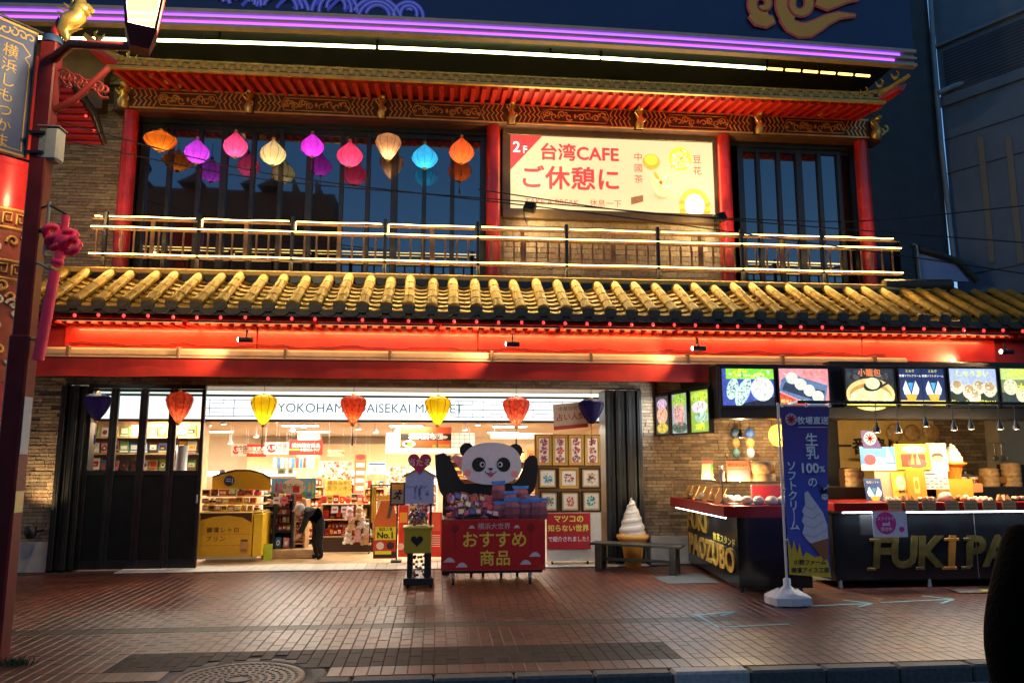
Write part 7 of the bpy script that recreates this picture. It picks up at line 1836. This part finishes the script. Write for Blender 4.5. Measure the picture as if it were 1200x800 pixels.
for j, py in enumerate((632,620,608,596,584,572)): packs(426,449,py-.6,9.5,5,15.25,'mix','on %s row up of the souvenir shelf' % ORD[j])
t = rack('wall_shelf','dark shelf of jars left of the souvenir shelf','shelf',358,378,640,560,14.9,.4,'wood_light',(630,618,606,594,582,570))
for j, py in enumerate((630,618,606,594,582,570)): packs(360,377,py-.6,9.5,4,14.95,'warm','on %s row up of the dark jar shelf' % ORD[j])
for i in range(12):
    px = 320+RND.uniform(0,1)+4.4*i; x0, x1, z0, z1 = rc(px,536,px+3.2,548,15.4); tag(MB().box(x0,x1,15.4,15.41,z0,z1,paint(RND.choice(PAL['mix']))).build('hanging_card'), '%s small hanging card from the left over the racks' % ORD[i], 'card', 'hanging cards over the racks')
# soft toys piled at the island corner
mat('plush_tan', (.6,.42,.25), .9, bump=.6, bscale=120); mat('plush_pink', (.7,.45,.45), .9, bump=.6, bscale=120); mat('plush_white', (.7,.66,.6), .9, bump=.6, bscale=120)
for i, (px, py, m) in enumerate(((410,604,'plush_pink'),(421,603,'plush_tan'),(412,616,'plush_tan'),(424,614,'plush_white'),(408,632,'plush_white'),(419,630,'plush_pink'),(430,622,'plush_white'),(429,633,'plush_tan'))):
    c = P(px,py,13.55); t = thing('soft_toy', '%s small soft toy from the top left in the pile beside the gift island' % ORD[i], 'soft toy', c, 'soft toys beside the gift island')
    MB().ball(c, .075,.06,.07, m, 12, .06).ball(c+Vector((.0,-.01,.09)), .06,.055,.055, m, 12, .06).ball(c+Vector((-.06,-.03,-.05)), .035,.04,.03, m, 8).ball(c+Vector((.06,-.03,-.05)), .035,.04,.03, m, 8).build('body', t)
    for sx in (-1,1): MB().ball(c+Vector((sx*.04,0,.145)), .022,.015,.025, m, 8).build('ear', t)
    q = MB()
    for sx in (-1,1): q.ball(c+Vector((sx*.02,-.062,.1)), .007,.005,.007, 'rubber', 6)
    q.ball(c+Vector((0,-.068,.082)), .009,.006,.007, 'rubber', 6).build('face', t)
# yellow running sign, bag stand
x0, x1, z0, z1 = rc(442,580,458,597,13.3); t = thing('warning_sign', 'yellow topped running figure sign inside the shop', 'sign', (x0,13.3,z0)); Fq = PxFr(13.3,450,588); MB().fbox(Fq,442,458,597,580,-.01,0,paint((235,225,180))).build('board', t); q = MB().fbox(Fq,442,458,585,580,0,.002,paint((240,205,40))); runner(q,Fq,450,591,.55,blk,.004); q.build('print', t); MB().fbox(Fq,449.4,450.6,640,597,-.02,-.01,'black_metal').build('stand_pole', t)
x0, x1, z0, z1 = rc(463,576,483,606,13.4); t = thing('shoulder_bag', 'pink shoulder bag hanging on the clothes rack inside the shop', 'bag', (x0,13.4,z0)); q = MB(); cx_ = (x0+x1)/2
q.lathe([(.02,z0),(.11,z0+.04),(.12,z0+.15),(.09,z0+.3),(.05,z1-.03)], paint((205,130,135)), 16, (cx_,13.45,0)).build('body', t); MB().tube([(cx_-.05,13.4,z1-.05),(cx_-.03,13.4,z1+.1),(cx_+.03,13.4,z1+.1),(cx_+.05,13.4,z1-.05)], .012, blk, 6).build('strap', t)
t = thing('clothes_rack', 'thin metal rack holding bags and cloths inside the shop', 'rack', (P(468,645,13.5).x,13.5,0)); xr0, xr1 = P(434,600,13.5).x, P(500,600,13.5).x; zr = P(468,568,13.5).z
for x in (xr0,xr1): MB().tube([(x,13.5,.015),(x,13.5,zr)], .012, 'black_metal', 8).build('upright', t)
MB().tube([(xr0,13.5,zr),(xr1,13.5,zr)], .012, 'black_metal', 8).build('rail', t); MB().tube([(xr0,13.35,.03),(xr0,13.65,.03)], .012, 'black_metal', 8).tube([(xr1,13.35,.03),(xr1,13.65,.03)], .012, 'black_metal', 8).build('foot_bar', t)
for i, (px, col) in enumerate(((438,(225,190,90)),(487,(235,215,190)),(492,(90,130,190)),(497,(225,150,160)))):
    x0, x1, z0, z1 = rc(px-3,570,px+3,612,13.5); q = MB(); pr_ = None
    for k in range(9):
        x = x0+(x1-x0)*k/8; y = 13.5+.02*math.sin(k*2.1)
        if pr_: q.face([(pr_[0],pr_[1],z0),(x,y,z0),(x,y,z1),(pr_[0],pr_[1],z1)], paint(col), smooth=True)
        pr_ = (x,y)
    tag(q.build('hanging_towel'), ('mustard','cream','blue','pink')[i]+' printed towel hanging on the clothes rack', 'towel')
# wall decoration and banners deeper in the shop
def speckp(p, f, W, H, cols, n, sz): 
    for k in range(n): p.disc(f, W*RND.uniform(.04,.96), H*RND.uniform(.04,.96), sz*RND.uniform(.4,1.2), sz*RND.uniform(.4,1.2), .0, .001+.00005*k, paint(RND.choice(cols)), 7)
def w1(p,f,W,H,t): speckp(p,f,W,H,[(250,245,240),(225,150,140),(190,170,110),(240,220,210),(120,130,80),(200,90,80)],150,.035)
hanger(373,540,412,578,16.3,(222,210,195),'white floral wall panel in the middle of the shop back',w1,name='wall_panel',cat='wall panel')
hanger(455,546,478,572,16.3,(215,200,185),'small floral wall panel left of the heart sign',w1,name='wall_panel',cat='wall panel')
def w2(p,f,W,H,t):
    for k in range(4): p.fbox(f,W*.15,W*.85,H*(.06+.2*k),H*(.17+.2*k),0,.002,paint((245,230,215)))
    p.disc(f,W*.5,H*.93,W*.4,H*.07,0,.002,paint((210,60,45)))
hanger(415,532,429,577,16.0,(228,120,80),'tall orange vertical banner in the middle of the shop',w2,name='vertical_banner',cat='banner')
def w3(p,f,W,H,t):
    p.fbox(f,W*.05,W*.95,H*.9,H*.97,0,.002,paint((60,100,150)))
    for k in range(4):
        for j in range(4): p.fbox(f,W*(.06+.24*j),W*(.24+.24*j),H*(.08+.2*k),H*(.24+.2*k),0,.002,paint(RND.choice([(225,190,170),(200,210,220),(240,235,225),(215,160,150)])))
hanger(431,541,452,578,16.0,(235,228,215),'white chart board with a blue heading at the shop back',w3,name='chart_board',cat='board')
x0, x1, z0, z1 = rc(346,540,372,600,16.9); tag(MB().box(x0,x1,16.9,17.2,.012,cz_(17),'wood_light',.01).build('timber_pillar'), 'pale timber pillar at the back of the shop', 'pillar')
def w4(p,f,W,H,t): p.disc(f,W*.5,H*.55,W*.3,H*.3,0,.002,paint((90,110,60))); p.disc(f,W*.5,H*.3,W*.34,H*.14,.002,.003,paint((60,60,50)))
hanger(325,543,335,556,16.0,(120,110,90),'small dark framed picture above the snack racks',w4,name='framed_print',cat='picture'); hanger(337,543,344,556,16.0,(150,140,110),'narrow framed picture right of the small dark one',w4,name='framed_print',cat='picture')
for i, (px, py, col) in enumerate(((324,586,(235,235,225)),(333,586,(235,120,130)),(350,583,(225,80,60)),(347,573,(215,60,50)),(362,580,(90,170,200)),(380,586,(240,220,90)),(398,600,(245,240,235)),(386,600,(245,245,240)),(428,584,(235,190,90)))):
    x0, x1, z0, z1 = rc(px-4,py-4,px+4,py+4,12.95); q = MB().box(x0,x1,12.95 if px < 372 else 13.6,12.96 if px < 372 else 13.61,z0,z1,paint(col)); q.box(x0+.02,x1-.02,(12.95 if px < 372 else 13.6)-.002,12.95 if px < 372 else 13.6,(z0+z1)/2-.01,(z0+z1)/2+.015,paint((180,50,45)))
    tag(q.build('price_sign'), '%s small price sign from the left above the racks' % ORD[i], 'price sign', 'small price signs over the racks')
# shelves behind the left door panes and the right corner
t = rack('wall_shelf','shelf of bottles and boxes behind the left door panes','shelf',90,232,600,480,13.6,.4,'wood_light',(590,570,551,531,512))
for j, py in enumerate((590,570,551,531,512)): packs(94,230,py-.8,14,12,13.65,'mix','on row %s from below behind the door panes' % ('one','two','three','four','five')[j])
x0, x1, z0, z1 = rc(204,522,217,552,12.8); tag(MB().lathe([((x1-x0)/2,z0-.5),((x1-x0)/2,z1),(0,z1+.01)], 'white_plastic', 20, ((x0+x1)/2,12.9,0)).build('white_cylinder'), 'white cylindrical bin behind the door pane with the red lantern', 'bin')
t = rack('wall_shelf','shelf of red packaged goods behind the panda','shelf',520,640,640,520,14.4,.4,'wood_light',(620,600,580,560,540))
for j, py in enumerate((600,580,560,540)): packs(522,638,py-.8,13,11,14.45,'warm','on %s row from below behind the panda' % ORD[j])

# ================================================================== PEOPLE
def skin_body(name, verts, edges, radii, parent, mats_by, sub=2):
    me = bpy.data.meshes.new(name); me.from_pydata(verts, edges, []); o = bpy.data.objects.new(name, me); COL.objects.link(o)
    m = o.modifiers.new('skin', 'SKIN'); m.use_smooth_shade = True
    sv = me.skin_vertices[0].data
    for i, r in enumerate(radii): sv[i].radius = (r, r) if not isinstance(r, tuple) else r
    sv[0].use_root = True
    o.modifiers.new('sub', 'SUBSURF').levels = sub; o.modifiers['sub'].render_levels = sub
    bpy.context.view_layer.update()
    m2 = bpy.data.meshes.new_from_object(o.evaluated_get(bpy.context.evaluated_depsgraph_get()))
    bpy.data.objects.remove(o)
    names = []
    m2.materials.clear()
    for mm in mats_by[0]: m2.materials.append(MATS[mm])
    for p in m2.polygons: p.material_index = mats_by[1](p.center); p.use_smooth = True
    return obj(name, m2, parent, WLOC[parent.name])
mat('skin', (.5,.3,.2), .55); mat('hair', (.012,.01,.009), .6, var=.4, vscale=60); mat('black_cloth', (.004,.004,.0045), .85, var=.3, vscale=30, bump=.5, bscale=80); mat('white_cloth', (.5,.48,.44), .8)
mat('dark_coat', (.002,.002,.002), 1.0, spec=.05, var=.5, vscale=50, bump=1.0, bscale=60)
def hand(parent, wr, dr, pal_n, m='skin', sc=1.0):
    dr = Vector(dr).normalized(); pn_ = Vector(pal_n).normalized(); sd_ = dr.cross(pn_)
    q = MB(); q.tube([wr, wr+dr*.04*sc, wr+dr*.09*sc], [.024*sc,.036*sc,.03*sc], m, 10)
    for k, l in enumerate((.062,.075,.07,.055)):
        b = wr+dr*.085*sc+sd_*((k-1.5)*.019*sc); q.tube([b, b+dr*l*.5*sc+pn_*.004, b+dr*l*.85*sc+pn_*.022*sc], [.0095*sc,.009*sc,.007*sc], m, 8)
    b = wr+dr*.03*sc-sd_*.03*sc; q.tube([b, b+dr*.03*sc-sd_*.022*sc, b+dr*.06*sc-sd_*.024*sc+pn_*.012], [.012*sc,.011*sc,.008*sc], m, 8)
    return q.build('hand', parent)
# bending shop assistant in black with a white head scarf
B = Vector((P(366,652,12.75).x+.04,12.75,.015))
ps = thing('person', 'person in black clothes and white head scarf bending over the low racks', 'person', B)
V = [(.06,.05,.62),(.02,.03,.72),(-.08,-.02,.8),(-.15,-.05,.84),(-.2,-.08,.86),(-.24,-.1,.87),  # pelvis..neck, head base
     (.0,.1,.58),(-.03,.1,.3),(.02,.12,.05),(-.07,.1,.03),(.1,-.02,.58),(.07,-.03,.3),(.12,-.02,.05),(.03,-.04,.03),
     (-.15,.07,.82),(-.2,.1,.62),(-.27,.02,.46),(-.13,-.18,.8),(-.2,-.2,.6),(-.28,-.14,.45)]
E_ = [(0,1),(1,2),(2,3),(3,4),(4,5),(0,6),(6,7),(7,8),(8,9),(0,10),(10,11),(11,12),(12,13),(3,14),(14,15),(15,16),(3,17),(17,18),(18,19)]
Rr_ = [.12,.12,.125,.11,.05,.05,.085,.065,.045,.04,.085,.065,.045,.04,.06,.045,.035,.06,.045,.035]
skin_body('body', V, E_, Rr_, ps, (['black_cloth'], lambda c: 0))
hc = B+Vector((-.3,-.13,.86)); MB().ball(hc, .085,.08,.105,'skin',16).tube([hc+Vector((-.06,-.06,0)),hc+Vector((-.1,-.085,-.02))],[.014,.012],'skin',6).build('head', ps)
MB().ball(hc+Vector((.02,.015,.03)), .09,.086,.085,'white_cloth',16,.06).tube([hc+Vector((.1,.05,.03)),hc+Vector((.17,.08,-.02))],[.03,.012],'white_cloth',6).build('head_scarf', ps)
ps.scale = (.86,.86,.9)
hand(ps, B+Vector((-.27,.02,.45)), (-.6,0,-.6), (0,-1,-.3), sc=.85); hand(ps, B+Vector((-.28,-.14,.44)), (-.6,.1,-.6), (0,-1,-.3), sc=.85)
# passer-by close to the camera, cropped by the right edge
B = Vector((2.07,2.3,-.13))
ps = thing('person', 'passer-by in a dark fuzzy coat cropped by the right edge', 'person', B)
V = [(0,0,.98),(0,0,1.15),(0,.02,1.32),(0,.02,1.47),(0,.01,1.56),
     (-.1,0,.9),(-.11,-.01,.5),(-.11,.02,.1),(-.12,-.12,.05),(.1,0,.9),(.11,.02,.5),(.11,.05,.1),(.12,-.09,.05),
     (-.2,.02,1.43),(-.27,.03,1.14),(-.29,-.03,.9),(.2,.02,1.43),(.27,.03,1.14),(.29,-.03,.9)]
E_ = [(0,1),(1,2),(2,3),(3,4),(0,5),(5,6),(6,7),(7,8),(0,9),(9,10),(10,11),(11,12),(2,13),(13,14),(14,15),(2,16),(16,17),(17,18)]
Rr_ = [(.19,.15),(.19,.14),(.2,.14),.07,.06,.11,.08,.055,.05,.11,.08,.055,.05,.12,.11,.08,.12,.11,.08]
skin_body('body', V, E_, Rr_, ps, (['dark_coat','rubber'], lambda c: 1 if c.z < .09 else 0))
q = MB()                                              # long coat skirt
prof_ = [(.2,1.25),(.29,1.1),(.35,.9),(.39,.65),(.42,.4)]
q.lathe([(r,z) for r, z in prof_], 'dark_coat', 24, B, rib=lambda k, z: 1+.04*math.sin(k*2.6)); q.build('coat_skirt', ps)
hc = B+Vector((0,-.005,1.66)); MB().ball(hc, .078,.098,.12,'skin',18).tube([hc+Vector((0,-.09,.0)),hc+Vector((0,-.118,-.02))],[.012,.016],'skin',6).ball(hc+Vector((-.078,0,-.01)),.012,.02,.03,'skin',8).ball(hc+Vector((.078,0,-.01)),.012,.02,.03,'skin',8).build('head', ps)
MB().ball(hc+Vector((0,.015,.03)), .09,.105,.115,'hair',18,.05).build('hair', ps)
for sx in (-1,1): hand(ps, B+Vector((sx*.29,-.04,.87)), (0,-.1,-1), (-sx,0,0))
